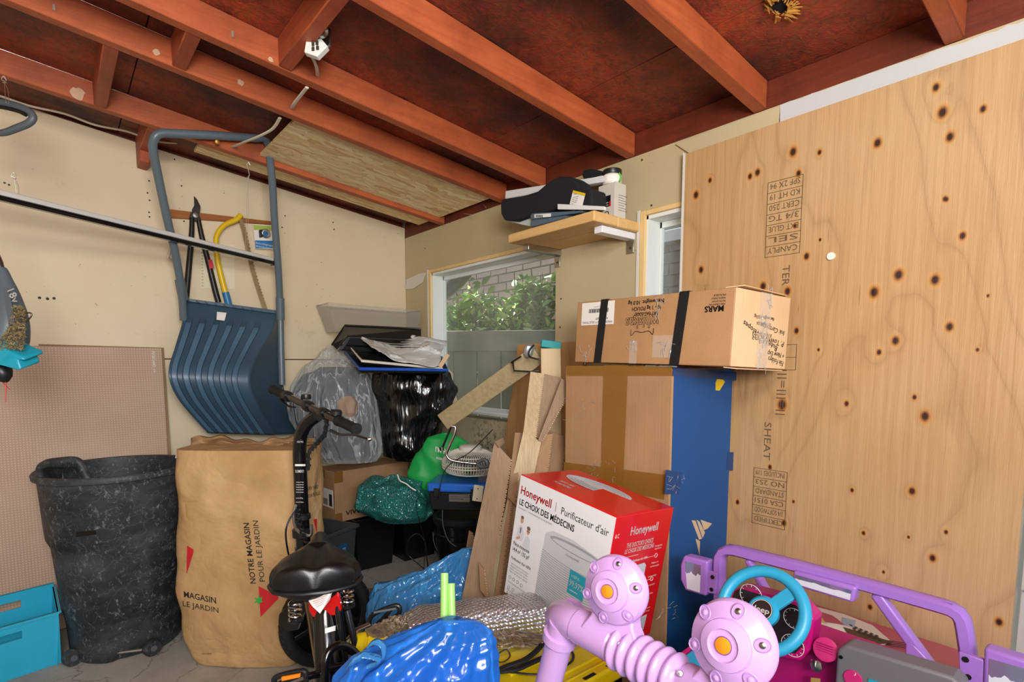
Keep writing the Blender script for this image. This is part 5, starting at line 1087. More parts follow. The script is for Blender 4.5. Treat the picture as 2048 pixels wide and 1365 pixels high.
b = bagmesh([(690, 1052, 1066), (698, 1048, 1070), (708, 1047, 1066), (716, 1050, 1060)], 2.36, .6, 30, 16, .006, .1, 5, 31); obj('tape_clump', b, plain('duct_tape', '#9aa0a2', .3, .4), hs, angle=40)
def card(px4, ds, th=.007, mat='card', lab='', fold=None):
    pts = [at(x, y, d=d) for (x, y), d in zip(px4, ds)]; r = root('cardboard_sheet', lab, 'cardboard', pts[-1], group=None)
    b = MB(); b.slab(pts, th, FH); obj('face', b, mat, r, smooth=False)
    # corrugated edge along the right side
    b = MB(); e0, e1 = pts[1], pts[2]; n = max(6, int((e1-e0).length/.008)); 
    for i in range(n):
        p = e0.lerp(e1, (i+.5)/n)+FH*(th*(.25 if i % 2 else .75))+RV*.0005; b.box(tuple(p-Vector((.0022, .0022, .002))), tuple(p+Vector((.0022, .0022, .002))))
    obj('corrugated_edge', b, 'card_light', r, kind='stuff', smooth=False)
    if fold: 
        q = [at(x, y, d=d) for (x, y), d in fold]; obj('flap', MB().slab(q, th, FH), mat, r, smooth=False)
    return r
card([(1096, 861), (1133, 875), (1121, 960), (1088, 960)], [2.05, 2.08, 2.06, 2.04], .008, 'card_dark', 'dark cardboard piece right of the fanned sheets, against the big box')
card([(1078, 869), (1104, 869), (1094, 950), (1062, 950)], [1.99, 2.0, 2.0, 1.98], .012, 'card', 'cardboard sheet just behind the fanned sheets')
card([(1088, 748), (1123, 756), (1080, 880), (1068, 872)], [2.02, 2.04, 1.98, 1.97], .010, 'card_grey', 'middle sheet of the three fanned cardboards', None)
card([(1123, 758), (1148, 769), (1084, 884), (1076, 882)], [1.98, 2.0, 1.93, 1.92], .008, 'card_grey', 'right hand sheet of the three fanned cardboards')
card([(1061, 744), (1088, 748), (1070, 885), (1047, 862)], [1.97, 2.0, 1.92, 1.90], .014, 'card_flute', 'pale striped left hand sheet of the three fanned cardboards', [((1047, 862), 1.90), ((1082, 885), 1.93), ((1068, 960), 1.96), ((1012, 1215), 1.99), ((960, 1250), 1.97), ((1010, 1020), 1.94)])
card([(1030, 866), (1046, 866), (1030, 1010), (1015, 995)], [1.95, 1.96, 1.9, 1.9], .02, 'card_dark', 'narrow dark cardboard bundle beside the tallest folded sheet')
for i in range(4):
    card([(1018+i*7, 1000-i*14), (1024+i*7, 1000-i*14), (992+i*9, 1240), (982+i*9, 1240)], [1.93+i*.012]*4, .01, ('card', 'card_dark')[i % 2], ['first', 'second', 'third', 'fourth'][i]+' thin cardboard edge right of the tall front sheet')
card([(989, 884), (1022, 920), (972, 1240), (920, 1215)], [1.90, 1.88, 1.90, 1.92], .012, 'card_grey', 'tall brown folded cardboard sheet in front of the others, its edge ribbed', [((989, 884), 1.885), ((1006, 876), 1.95), ((1010, 886), 1.95), ((998, 896), 1.88)])
card([(938, 1062), (944, 1066), (955, 1110), (930, 1110)], [2.25, 2.25, 2.25, 2.25], .006, 'card_dark', 'small pointed cardboard corner in front of the black bucket')
card([(958, 1125), (968, 1140), (975, 1200), (960, 1180)], [1.86, 1.86, 1.86, 1.86], .006, 'card_dark', 'short broken cardboard flap at the foot of the tall sheet')
fcard = [at(735, 1180, Z=.002), at(960, 1160, Z=.002), at(980, 1210, Z=.002), at(840, 1290, Z=.002), at(720, 1290, Z=.002)]
tag(obj('cardboard_sheet', MB().slab(fcard, .006, (0, 0, 1)), 'card_dark', smooth=False), 'flattened cardboard lying on the floor under the blue bags', 'cardboard')
# ------------------------------------------------------------ big blue and brown box against the plywood
bb_ = root('tall_moving_box', 'tall cardboard box with one blue side, taped, below the cat food box', 'box', (1.55, 1.15, 0))
XA, YA = 1.386, .928; Hh = 1.136
ring_ = lambda z: [(XA, YA, z), (1.692, .907, z), (1.692, 1.35, z), (XA, 1.368, z)]
obj('carton', MB().hexa(ring_(.002), ring_(Hh)), 'card', bb_, smooth=False, bevel=.004)
nB_ = Vector((.021, .314, 0)).normalized(); nB_ = Vector((-.0668, -.9978, 0)); PBl = plane((XA, YA-.0008, 0), nB_); PBr = plane((XA-.0008, YA, 0), (1, 0, 0))
obj('blue_side', MB().slab([(XA+.004, YA-.0004, .006), (1.688, .9075, .006), (1.688, .9075, Hh-.004), (XA+.004, YA-.0004, Hh-.004)], .001, nB_), plain('box_blue', '#0f4c86', .5, var=.08, bscale=8, bmp=.15), bb_, smooth=False)
def onbox(nm, pts, mat, pl, th=.0006): return obj(nm, MB().slab([pl(x, y, .001) for x, y in pts], th, -FH), mat, bb_, smooth=False)
for pts in ([(1207, 731), (1256, 731), (1245, 1000), (1200, 985)], [(1133, 732), (1344, 733), (1344, 752), (1133, 752)], [(1128, 925), (1330, 950), (1328, 1000), (1126, 960)]): onbox('packing_strip', pts, 'packing_tape', PBr)
onbox('packing_strip', [(1346, 735), (1479, 746), (1477, 762), (1345, 752)], plain('blue_tape', '#0d3f72', .12), PBl); onbox('packing_strip', [(1332, 940), (1363, 945), (1358, 990), (1329, 988)], 'blue_tape', PBl); onbox('packing_strip', [(1455, 905), (1471, 905), (1468, 942), (1453, 940)], 'blue_tape', PBl)
onbox('yellow_sticker', [(1438, 752), (1450, 764), (1439, 782), (1431, 781), (1431, 765)], 'yellow_paint', PBl)
for pts in ([(1383, 1041), (1391, 1042), (1404, 1078), (1398, 1080)], [(1393, 1040), (1399, 1044), (1410, 1066), (1405, 1077)], [(1401, 1040), (1424, 1048), (1415, 1058), (1408, 1061)], [(1391, 1078), (1400, 1083), (1399, 1112)]): onbox('bird_emblem', pts, 'card_light', PBl)
b = MB()
for (cx0, cy0, sp, pl) in ((1352, 968, 20, PBl), (1335, 1224, 16, PBl), (1205, 940, 26, PBr), (1165, 820, 34, PBr)):
    for i in range(16):
        x, y = cx0+rnd(-sp, sp), cy0+rnd(-sp, sp)*.8; dx, dy = rnd(-9, 9), rnd(-9, 9); b.tube([pl(x, y, .003), pl(x+dx, y+dy, .006), pl(x+dx*1.3+rnd(-2, 2), y+dy*1.3, .003)], .00045, 4)
obj('wrinkle_glint', b, plain('tape_glint', '#dfe6ea', .05, .6), bb_, kind='stuff')  # pale shiny threads paint highlights along the tape creases
# ------------------------------------------------------------ cat food box
WM = Matrix.Translation((1.512, 1.024, 1.1435)) @ Euler((-.034, .022, -1.64)).to_matrix().to_4x4()
cf = root('cat_food_box', 'long brown cat food carton with two black straps on top of the tall box', 'box', M=WM)
a_, b_, c_ = .30, .1375, .205
cb_ = MB(); cb_.box((-a_, -b_, 0), (a_-.001, b_, c_)); obj('carton', cb_, 'card_y', cf, smooth=False, bevel=.003, world=False)
e_ = MB().slab([(a_, -b_+.001, .001), (a_, b_-.001, .001), (a_, b_-.001, c_-.001), (a_, -b_+.001, c_-.001)], .001, (-1, 0, 0)); obj('end_panel', e_, cardboard('card_pale', '#d6b082', '#e2c096') , cf, smooth=False, world=False)
X_, Z_, Y_ = Vector((1, 0, 0)), Vector((0, 0, 1)), Vector((0, 1, 0)); fy_ = -b_-.0012
nx = Vector((-1, 0, 0)); nz_ = Vector((0, 0, -1))
for (x0, x1) in ((-.192, -.160), (.118, .150)):
    b = MB().hexa([(x0-.012, -b_-.0025, -.001), (x1-.012, -b_-.0025, -.001), (x1-.012, -b_, -.001), (x0-.012, -b_, -.001)], [(x0+.008, -b_-.0025, c_), (x1+.008, -b_-.0025, c_), (x1+.008, -b_, c_), (x0+.008, -b_, c_)]).box((x0+.008, -b_-.002, c_), (x1+.008, b_, c_+.002)); obj('strap', b, plain('strap_black', '#131416', .6, bmp=.1), cf, smooth=False, world=False)
obj('white_label', MB().box((-.275, -b_-.001, .125), (-.125, -b_, .200)), 'white_paper', cf, smooth=False, world=False)
b = MB()
random.seed(3)
x = -.24
while x < -.15:
    w = rnd(.001, .0032); b.box((x, -b_-.0014, .165), (x+w, -b_-.001, .178)); x += w+rnd(.001, .0025)
obj('barcode', b, 'ink_black', cf, smooth=False, world=False)
F = lambda x, z: Vector((x, fy_, z))
lit('carton_lettering', [('WHISKAS MEATY SELECTIONS', F(-.128, .137), nx, nz_, .0075, .14, .004), ('410112569', F(-.150, .149), nx, nz_, .008, .055, .01), ('EXP 10 2019', F(-.165, .186), nx, nz_, .004, .05),
  ('Net weight: 10.0 kg', F(.072, .192), nx, nz_, .012, .138, .02), ('10 - 1 kg POUCH', F(.062, .173), nx, nz_, .012, .11, .015), ('DRY CAT FOOD', F(.053, .156), nx, nz_, .011, .09, .012),
  ('MARS', F(.269, .160), nx, nz_, .016, .057, .04), ('MARS CANADA INC.', F(.272, .166), nx, nz_, .005, .05), ('BOLTON, ONTARIO', F(.272, .174), nx, nz_, .005, .04), ('MADE IN CANADA', F(.272, .182), nx, nz_, .005, .042), ('FRAGILE', F(.272, .190), nx, nz_, .005, .036)], 'ink_black', cf, False)
# outline word mark: dark letters with a thinner card coloured copy laid on top
lit('word_mark', [('whiskas', F(.058, .142), nx, nz_, .034, .128, .05)], 'ink_black', cf, False)
lit('word_mark', [('whiskas', F(.0571, .1412)-Vector((0, .0006, 0)), nx, nz_, .034, .128, .0)], 'card_y', cf, False)
b = MB()
arc = [F(-.005+.038*math.cos(a), .142+.012*math.sin(a)) for a in [math.pi*i/16 for i in range(17)]]; b.tube(arc, .0008, 4)
b.tube([F(.040, .106), F(.038, .088), F(.022, .099), F(-.005, .095), F(-.030, .099), F(-.046, .086), F(-.048, .106)], .0010, 4, smooth=3); obj('cat_outline', b, 'ink_black', cf, world=False)
G = lambda y, z: Vector((a_+.0015, y, z)); ny = Vector((0, -1, 0))
lit('carton_lettering', [('Net weight: 10.0 kg', G(.055, .142), ny, nz_, .010, .10, .008), ('10 - 1 kg POUCH', G(.04, .125), ny, nz_, .009, .07, .006)], 'ink_black', cf, False)
lit('word_mark', [('whiskas', G(.055, .095), ny, nz_, .028, .10, .05)], 'ink_black', cf, False); lit('word_mark', [('whiskas', G(.0543, .0943)+Vector((.0006, 0, 0)), ny, nz_, .028, .10, .0)], 'card_pale', cf, False)
lit('handwriting', [('Ink Cartridge', G(.118, .108), Vector((0, -1, .12)), nz_, .014, .13, 0, .4), ('P. Towels', G(.12, .078), Vector((0, -1, .1)), nz_, .016, .10, 0, .3), ('Bubble Envelopes', G(.085, .062), Vector((0, -1, .35)), nz_, .016, .19, 0, .3), ('+ New Exp', G(.125, .045), Vector((0, -1, .05)), nz_, .015, .09, 0, .3), ('File Folders', G(.125, .022), Vector((0, -1, .15)), nz_, .015, .085, 0, .3)], 'ink_black', cf, False)
for q in (((a_+.001, -.02, 0.0), (a_+.0018, .038, c_)), ((.04, -b_-.0012, .02), (.115, -b_-.0004, .085)), ((-.05, -b_-.0012, 0), (-.02, -b_-.0004, .07))): obj('clear_tape', MB().box(*q), 'clear_tape', cf, smooth=False, world=False)
b = MB(); random.seed(5)
for (cx0, cz0, end) in ((.0, .10, 1), (.01, .04, 1), (.09, .04, 0), (-.035, .04, 0), (.06, .18, 0), (-.25, .03, 0), (.02, .19, 1)):
    for i in range(12):
        u0, v0 = cx0+rnd(-.02, .02), cz0+rnd(-.03, .03); du, dv = rnd(-.008, .008), rnd(-.02, .02)
        p = (lambda u, v, o: Vector((a_+.002+o, u, v))) if end else (lambda u, v, o: Vector((u, -b_-.0015-o, v)))
        b.tube([p(u0, v0, 0), p(u0+du, v0+dv, .003), p(u0+du*2, v0+dv*1.6, 0)], .0006, 4)
obj('wrinkle_glint', b, 'tape_glint', cf, kind='stuff', world=False)  # glints of the creased tape, drawn as pale threads
b = MB(); b.slab([(a_-.03, -b_, c_), (a_+.012, -b_+.02, c_+.004), (a_+.004, b_-.03, c_+.002), (a_-.03, b_, c_)], .002, (0, 0, 1)); obj('frayed_flap', b, 'card_pale', cf, smooth=False, world=False); b = MB(); b.slab([(a_-.02, -b_, -.001), (a_+.006, -b_+.02, -.004), (a_+.004, b_-.02, -.003), (a_-.02, b_, -.001)], .002, (0, 0, -1)); obj('frayed_flap', b, 'card_pale', cf, smooth=False, world=False)
# ------------------------------------------------------------ air purifier box
HM = Matrix.Translation((1.166, 1.104, .398)) @ Euler((-.07, .131, -1.586)).to_matrix().to_4x4()
pbx = root('air_purifier_box', 'red and white printed air purifier carton tilted on the yellow lidded tote', 'box', M=HM)
w_, h_, t_ = .191, .386, .123
plain('print_white', '#e9e9ec', .35, coat=.2); plain('print_red', '#d0191e', .3, coat=.3)
obj('carton', MB().box((-w_, -t_, 0), (w_, t_, h_)), 'print_red', pbx, smooth=False, bevel=.002, world=False)
obj('white_front', MB().box((-w_+.001, -t_-.0006, .001), (w_-.003, -t_+.001, h_-.003)), 'print_white', pbx, smooth=False, world=False)
f0 = lambda x, zt_, l=.0012: Vector((-w_+x, -t_-l, h_-zt_))
lit('front_lettering', [('Honeywell', f0(.012, .058), X_, Z_, .026, .135, .025)], 'print_red', pbx, False, label='red printed maker name')
lit('front_lettering', [('LE CHOIX DES MÉDECINS', f0(.012, .092), X_, Z_, .019, .235, .03), ('Purificateur d\'air', f0(.190, .060), X_, Z_, .022, .175), ('Pièce moyenne', f0(.012, .222), X_, Z_, .012, .075, .012), ('14,4 m² 155 pi²', f0(.012, .241), X_, Z_, .013, .078, .012), ('Purificateur d\'air HEPA', f0(.012, .268), X_, Z_, .009, .092, .01)], 'ink_black', pbx, False)
sm = [('La marque n° 1 recommandée par les allergologues', f0(.012, .104), X_, Z_, .007, .15)]
for i in range(4): sm.append((('Capture les particules microscopiques', 'allergènes poussière pollen', 'Aide à réduire les odeurs', 'Filtre de longue durée')[i], f0(.012, .284+i*.009), X_, Z_, .0055, .085))
sm += [('Pour les chambres, bureaux et salons', f0(.012, .345), X_, Z_, .005, .085), ('Fonctionnement', f0(.012, .372), X_, Z_, .005, .03)]
lit('small_print', sm, plain('ink_soft', '#77787c', .6), pbx, False, joined=True)
b = MB(); b.box((-w_+.166, -t_-.0012, h_-.062), (-w_+.167, -t_-.0006, h_-.035))
for i, (x, z) in enumerate(((.018, .328), (.036, .328), (.055, .328), (.073, .330), (.018, .362), (.040, .360))): b.tube([f0(x+.005*math.cos(a), z+.005*math.sin(a), .0008) for a in [2*math.pi*k/10 for k in range(10)]], .0005, 4, closed=True)
b.box((-w_+.014, -t_-.0012, .0015), (-w_+.036, -t_-.0006, .003)); b.box((-w_+.014, -t_-.0012, .001), (-w_+.0155, -t_-.0006, .010))
obj('printed_icons', b, 'ink_black', pbx, smooth=False, world=False)
# printed picture of two people in white coats: plain simple shapes
def disc(x, z, rx, rz, l, n=16): return [f0(x+rx*math.cos(2*math.pi*k/n), z+rz*math.sin(2*math.pi*k/n), l) for k in range(n)]
def flat(nm, polys, mat, w=False):
    b = MB()
    for p in polys: b.add(p, [tuple(range(len(p)))])
    return obj(nm, b, mat, pbx, smooth=False, world=w)
flat('printed_coat', [[f0(.018, .200, .0010), f0(.024, .160, .0010), f0(.034, .150, .0010), f0(.046, .158, .0010), f0(.052, .180, .0010), f0(.050, .200, .0010)], [f0(.052, .212, .0011), f0(.060, .180, .0011), f0(.070, .172, .0011), f0(.082, .180, .0011), f0(.086, .212, .0011)]], plain('coat_grey', '#d3d6dd', .5))
flat('printed_skin', [disc(.036, .135, .007, .011, .0012), disc(.070, .158, .007, .011, .0012), [f0(.020, .196, .0012), f0(.034, .186, .0012), f0(.040, .192, .0012), f0(.024, .202, .0012)]], plain('skin_print', '#c99a7c', .6))
flat('printed_hair', [disc(.036, .126, .007, .005, .0013), disc(.070, .149, .008, .006, .0013)], plain('hair_print', '#6b625c', .6))
flat('printed_tie', [[f0(.034, .158, .0013), f0(.038, .158, .0013), f0(.037, .178, .0013), f0(.034, .176, .0013)], [f0(.063, .158, .0013), f0(.077, .158, .0013), f0(.077, .160, .0013), f0(.063, .160, .0013)]], 'ink_black')['kind'] = 'stuff'
pl_ = [f0(.155, .125, .0009)]; 
body = [f0(.140+.008*(k/12) if False else .142-.010*(k/12), .135+.245*k/12, .0009) for k in range(13)]+[f0(.20, .383, .0009), f0(.372, .383, .0009)]+[f0(.378-.0*(12-k), .155+.228*(k/12), .0009) for k in (9, 6, 3, 0)]+[f0(.35, .128, .0009), f0(.25, .114, .0009), f0(.17, .118, .0009)]
flat('printed_purifier', [body], plain('purifier_grey', '#c9cbd0', .4))
b = MB()
for k in range(30):
    z = .185+k*.0066; pts = []
    for s in range(13):
        u = s/12; pts.append(f0(.138-.0001*k+(.374-.138)*u, z+.010*math.sin(u*math.pi)-.0*u, .0011))
    b.tube(pts, .0011, 3, caps=False)
obj('printed_slats', b, plain('slat_print', '#8f9298', .5), pbx, smooth=False, world=False)
flat('printed_purifier_top', [[f0(.262+.10*math.cos(a), .138+.014*math.sin(a), .0012) for a in [2*math.pi*k/24 for k in range(24)]]], plain('top_print', '#9da0a6', .4)); flat('printed_purifier_top', [[f0(.262+.088*math.cos(a), .140+.009*math.sin(a), .0013) for a in [2*math.pi*k/24 for k in range(24)]]], 'purifier_grey')
lit('front_lettering', [('Honeywell', f0(.232, .166, .0014), X_, Z_, .008, .05)], 'ink_soft', pbx, False)
flat('teal_badge', [[f0(.258, .195, .0022), f0(.318, .195, .0022), f0(.318, .262, .0022), f0(.258, .262, .0022)]], 'teal_plastic'); lit('badge_lettering', [('HEPA', f0(.266, .214, .0026), X_, Z_, .009, .03, .01), ('99,97%', f0(.262, .238, .0026), X_, Z_, .017, .052, .01), ('capture', f0(.266, .252, .0026), X_, Z_, .006, .03)], 'white_paper', pbx, False)
g0 = lambda y, zt_, l=.0012: Vector((w_+l, -t_+y, h_-zt_))
lit('side_lettering', [('Honeywell', g0(.065, .058), Y_, Z_, .024, .118, .025), ('THE DOCTOR\'S CHOICE', g0(.058, .092), Y_, Z_, .013, .115, .02), ('LE CHOIX DES MÉDECINS', g0(.055, .108), Y_, Z_, .013, .125, .02), ('HEPA Air Purifier  Purificateur d\'air HEPA', g0(.045, .137), Y_, Z_, .007, .115, .006), ('Recommended brand', g0(.055, .120), Y_, Z_, .004, .06),
   ('Cleaning made', g0(.185, .108), Y_, Z_, .005, .035), ('easy to use', g0(.188, .116), Y_, Z_, .005, .03), ('Filters air', g0(.185, .158), Y_, Z_, .005, .032), ('continuously', g0(.182, .168), Y_, Z_, .005, .04), ('Compact design', g0(.18, .198), Y_, Z_, .005, .038), ('Quiet operation', g0(.18, .225), Y_, Z_, .005, .038), ('Energy wise', g0(.178, .252), Y_, Z_, .005, .04), ('Warranty 5 years', g0(.172, .296), Y_, Z_, .005, .045), ('Garantie 5 ans', g0(.172, .306), Y_, Z_, .005, .045), ('& C', g0(.004, .058), Y_, Z_, .012, .015)], 'white_paper', pbx, False)
flat('printed_unit', [[g0(.088, .158), g0(.098, .150), g0(.150, .148), g0(.160, .156), g0(.158, .290), g0(.148, .300), g0(.10, .296), g0(.088, .285)]], 'purifier_grey')
b = MB()
for k in range(18): b.tube([g0(.090, .185+k*.0055, .0015), g0(.158, .183+k*.0055, .0015)], .0008, 3)
for k in range(9): b.tube([g0(.135, .325+k*.004, .0022), g0(.205, .320+k*.004, .0022)], .0006, 3)
obj('printed_slats', b, 'slat_print', pbx, smooth=False, world=False)
flat('printed_panel', [[g0(.132, .320, .0016), g0(.208, .314, .0016), g0(.206, .352, .0016), g0(.13, .360, .0016)], [g0(.175, .358, .0016), g0(.205, .354, .0016), g0(.204, .378, .0016), g0(.174, .382, .0016)]], 'purifier_grey')
b = MB()
for i in range(10): b.box((w_+.0018, -t_+.178+i*.0027, .008), (w_+.0022, -t_+.1793+i*.0027, .026))
obj('barcode', b, 'ink_black', pbx, smooth=False, world=False)
b = MB()
for (y, z) in ((.20, .135), (.20, .205), (.178, .375)): b.tube([g0(y+.006*math.cos(a), z+.006*math.sin(a), .001) for a in [2*math.pi*k/12 for k in range(12)]], .0006, 4, closed=True)
b.tube([g0(.16, .135, .001), g0(.194, .135, .001)], .0004, 3); b.tube([g0(.165, .205, .001), g0(.194, .205, .001)], .0004, 3); obj('printed_icons', b, 'white_paper', pbx, smooth=False, world=False)
flat('green_badge', [[g0(.196, .262, .0014), g0(.206, .261, .0014), g0(.206, .275, .0014), g0(.196, .276, .0014)]], 'green_print')
tz = h_+.0012
b = MB(); b.add([(-.02+.125*math.cos(a), .035+.048*math.sin(a), tz) for a in [2*math.pi*k/32 for k in range(32)]], [tuple(range(32))]); obj('printed_grille', b, 'purifier_grey', pbx, smooth=False, world=False)
b = MB()
for k in range(5): b.tube([(-.02+(.115-.012*k)*math.cos(a), .035+(.042-.006*k)*math.sin(a), tz+.0006) for a in [2*math.pi*i/32 for i in range(32)]], .0006, 3, closed=True)
obj('grille_ring', b, 'slat_print', pbx, smooth=False, world=False)
b = MB(); b.hexa([(.02, -t_+.002, h_), (w_, -t_+.002, h_), (w_, t_*.1, h_), (.02, t_*.1, h_)], [(.02, -t_+.002, h_+.002), (w_, -t_+.002, h_+.002), (w_, t_*.1, h_+.009), (.02, t_*.1, h_+.009)]); obj('lifted_flap', b, 'print_red', pbx, smooth=False, world=False)
lit('top_lettering', [('BEST AIR', (-.10, -.05, tz), nx*-1, -Y_ if False else Vector((0, 1, 0)), .014, .06, .02), ('PURIFIERS', (-.10, -.075, tz), Vector((1, 0, 0)), Vector((0, 1, 0)), .014, .07, .02)], 'white_paper', pbx, False)
# ------------------------------------------------------------ yellow lidded tote, foil roll, bags
yt = root('yellow_lidded_tote', 'black tote with a bright yellow slotted lid under the purifier box', 'storage tote', M=Matrix.Translation((.925, 1.03, 0)))
obj('body', MB().hexa([(-.15, -.16, .002), (.15, -.16, .002), (.15, .16, .002), (-.15, .16, .002)], [(-.17, -.175, .345), (.17, -.175, .345), (.17, .175, .345), (-.17, .175, .345)]), 'tote_black', yt, world=False, bevel=.01)
plain('lid_yellow', '#e0c80e', .4, bmp=.06)
obj('lid', MB().box((-.185, -.19, .346), (.185, .19, .390)), 'lid_yellow', yt, world=False, bevel=.008, seg=3)
b = MB()
for k in range(4): b.box((-.16+k*.085, -.184, .3902), (-.12+k*.085, -.174, .3912))
obj('slot', b, 'black_void', yt, world=False, smooth=False)
for (x0, y0, x1, y1, zz) in ((-.17, -.165, .17, -.158, .395), (-.02, -.14, .15, -.08, .398), (-.12, -.06, .02, .02, .397)): obj('raised_rib', MB().box((x0, y0, .390), (x1, y1, zz)), 'lid_yellow', yt, world=False, bevel=.002)
cable('rubber_hose', [(985, 1350, dict(Z=.41)), (1010, 1335, dict(Z=.41)), (1050, 1320, dict(Z=.415)), (1080, 1295, dict(Z=.42)), (1092, 1272, dict(Z=.43)), (1100, 1262, dict(Z=.43))], .0085, 'thick black rubber hose lying on the yellow lid, upper strand', 'black_rubber', 'hose')
cable('rubber_hose', [(985, 1345, dict(Z=.405)), (1030, 1340, dict(Z=.405)), (1060, 1328, dict(Z=.405)), (1095, 1312, dict(Z=.405))], .0085, 'thick black rubber hose on the yellow lid, lower strand', 'black_rubber', 'hose')
cable('cable', [(1022, 1345, dict(Z=.402)), (1070, 1350, dict(Z=.402)), (1110, 1342, dict(Z=.402)), (1142, 1325, dict(Z=.402)), (1146, 1308, dict(Z=.402)), (1135, 1300, dict(Z=.402))], .0035, 'thin black cord curling on the yellow lid', 'black_plastic', 'cord')
cable('tie_cord', [(995, 1308, dict(Z=.41)), (998, 1325, dict(Z=.41)), (1012, 1322, dict(Z=.41)), (1020, 1312, dict(Z=.41)), (1012, 1300, dict(Z=.42)), (995, 1310, dict(Z=.41))], .002, 'small loop of dark string on the yellow lid', 'black_plastic', 'string')
def foil():
    m, nt, b = newmat('bubble_foil'); v = coords(nt, (1, 1, 1)); vo = N(nt, 'ShaderNodeTexVoronoi'); vo.inputs['Scale'].default_value = 85; vo.inputs['Randomness'].default_value = .25; nt.links.new(v, vo.inputs['Vector'])
    n = noi(nt, v, 7, 4); b.inputs['Base Color'].default_value = srgb('#d9d9dc'); b.inputs['Metallic'].default_value = .85; b.inputs['Roughness'].default_value = .26
    bump(nt, b, math_(nt, 'ADD', math_(nt, 'MULTIPLY', vo.outputs[0], -1.2), math_(nt, 'MULTIPLY', n, 2.0)), .75, .008)
    m, nt, b = newmat('foil_crumple'); v = coords(nt); n = noi(nt, v, 28, 6, .7, 1.5); b.inputs['Base Color'].default_value = srgb('#d8cfb8'); b.inputs['Metallic'].default_value = 1; b.inputs['Roughness'].default_value = .18; bump(nt, b, n, 1, .03)
foil()
fr_ = root('foil_insulation_roll', 'roll of silver bubble foil insulation lying on the yellow lid', 'insulation', at(940, 1240, d=1.5))
A0, A1 = at(812, 1262, d=1.47), at(1078, 1226, d=1.60); ax = (A1-A0).normalized(); ay = ax.cross(Vector((0, 0, 1))).normalized(); az = ay.cross(ax)
def rollf(u, v):
    p = A0.lerp(A1, v); a = 2*math.pi*u; c, s = math.cos(a), math.sin(a); e = 3.2; q = (abs(c)**e+abs(s)**e)**(-1/e); n = .004*noise.noise(Vector((u*5, v*6, 3)))
    sq = 1-.25*max(0, (.12-v)/.12)
    return p+(ay*c*q*(.070+n)+az*s*q*(.050+n))*sq
b = MB(); b.grid(rollf, 72, 60, closeu=True); ms = []
obj('foil_wrap', b, 'bubble_foil', fr_, angle=60)
def crm(c, r, nm, mat, sd, sq=(1, 1, 1)):
    b = MB()
    def f(u, v):
        a = 2*math.pi*u; t = math.pi*v; d_ = Vector((math.sin(t)*math.cos(a)*sq[0], math.sin(t)*math.sin(a)*sq[1], math.cos(t)*sq[2])); k = 1+.35*abs(noise.noise(d_*3+Vector((sd, 0, 0))))+.25*noise.noise(d_*6+Vector((sd, 3, 0))); return c+(RV*d_.x+FH*d_.y+Vector((0, 0, d_.z)))*r*k
    b.grid(f, 40, 24, closeu=True); return obj(nm, b, mat, fr_, angle=25)
crm(A0+Vector((0, 0, -.005)), .055, 'crumpled_end', 'foil_crumple', 1, (1.25, .8, .75)); crm(A1+RV*.012-Vector((0, 0, .02)), .05, 'crumpled_end', 'foil_crumple', 2, (.4, .9, .9)); crm(at(1010, 1280, d=1.42), .045, 'crumpled_end', 'foil_crumple', 6, (2.3, .4, .45))
crm(at(765, 1268, d=1.45), .03, 'crumpled_end', 'foil_crumple', 9, (1.3, .6, .8))
bf = root('blue_rubbish_bag', 'big glossy blue plastic bag in the foreground centre', 'bag', at(830, 1700, d=1.2))
rows = [(1240, 880, 925), (1252, 855, 958), (1270, 815, 978), (1292, 760, 985), (1320, 705, 990), (1360, 672, 993), (1450, 655, 990), (1560, 650, 985), (1680, 665, 975), (1760, 690, 950)]
obj('outer_film', bagmesh(rows, 1.17, .60, 180, 130, .004, .05, 13, 41, freq=4), 'film_blue', bf, angle=60)
obj('inner_bundle', bagmesh([(1290, 830, 950), (1340, 730, 970), (1450, 700, 965), (1650, 700, 950), (1740, 720, 920)], 1.19, .48, 60, 40, .012, .05, 6, 42), plain('inner_blue', '#2268cc', .6, var=.35, bscale=20), bf, angle=60)
b = MB()
for i, (pts) in enumerate(([(735, 1296), (748, 1285), (764, 1290), (768, 1310), (760, 1322)], [(690, 1340), (720, 1312), (760, 1320), (735, 1335)])):
    q = [at(x, y, d=1.09) for x, y in pts]; b.tube(q, [.004, .010, .012, .009, .003][:len(q)], 10, smooth=4, flat=.4)
obj('torn_lip', b, 'film_blue_pale', bf)
b2 = root('blue_film_bag', 'pale blue crumpled plastic bag behind the foil roll', 'bag', at(850, 1230, d=1.98))
rows = [(1098, 925, 945), (1115, 890, 945), (1140, 862, 942), (1165, 800, 940), (1180, 745, 942), (1200, 732, 940), (1225, 735, 900), (1260, 745, 880), (1290, 755, 860)]
obj('outer_film', bagmesh(rows, 2.0, .45, 120, 80, .012, .07, 9, 51, freq=7), 'film_blue_pale', b2, angle=60)
obj('inner_bundle', bagmesh([(1150, 880, 930), (1185, 800, 930), (1230, 770, 880), (1280, 775, 850)], 2.02, .3, 50, 30, .012, .05, 6, 52), plain('inner_pale', '#2f78c4', .6, var=.3, bscale=20), b2, angle=60)
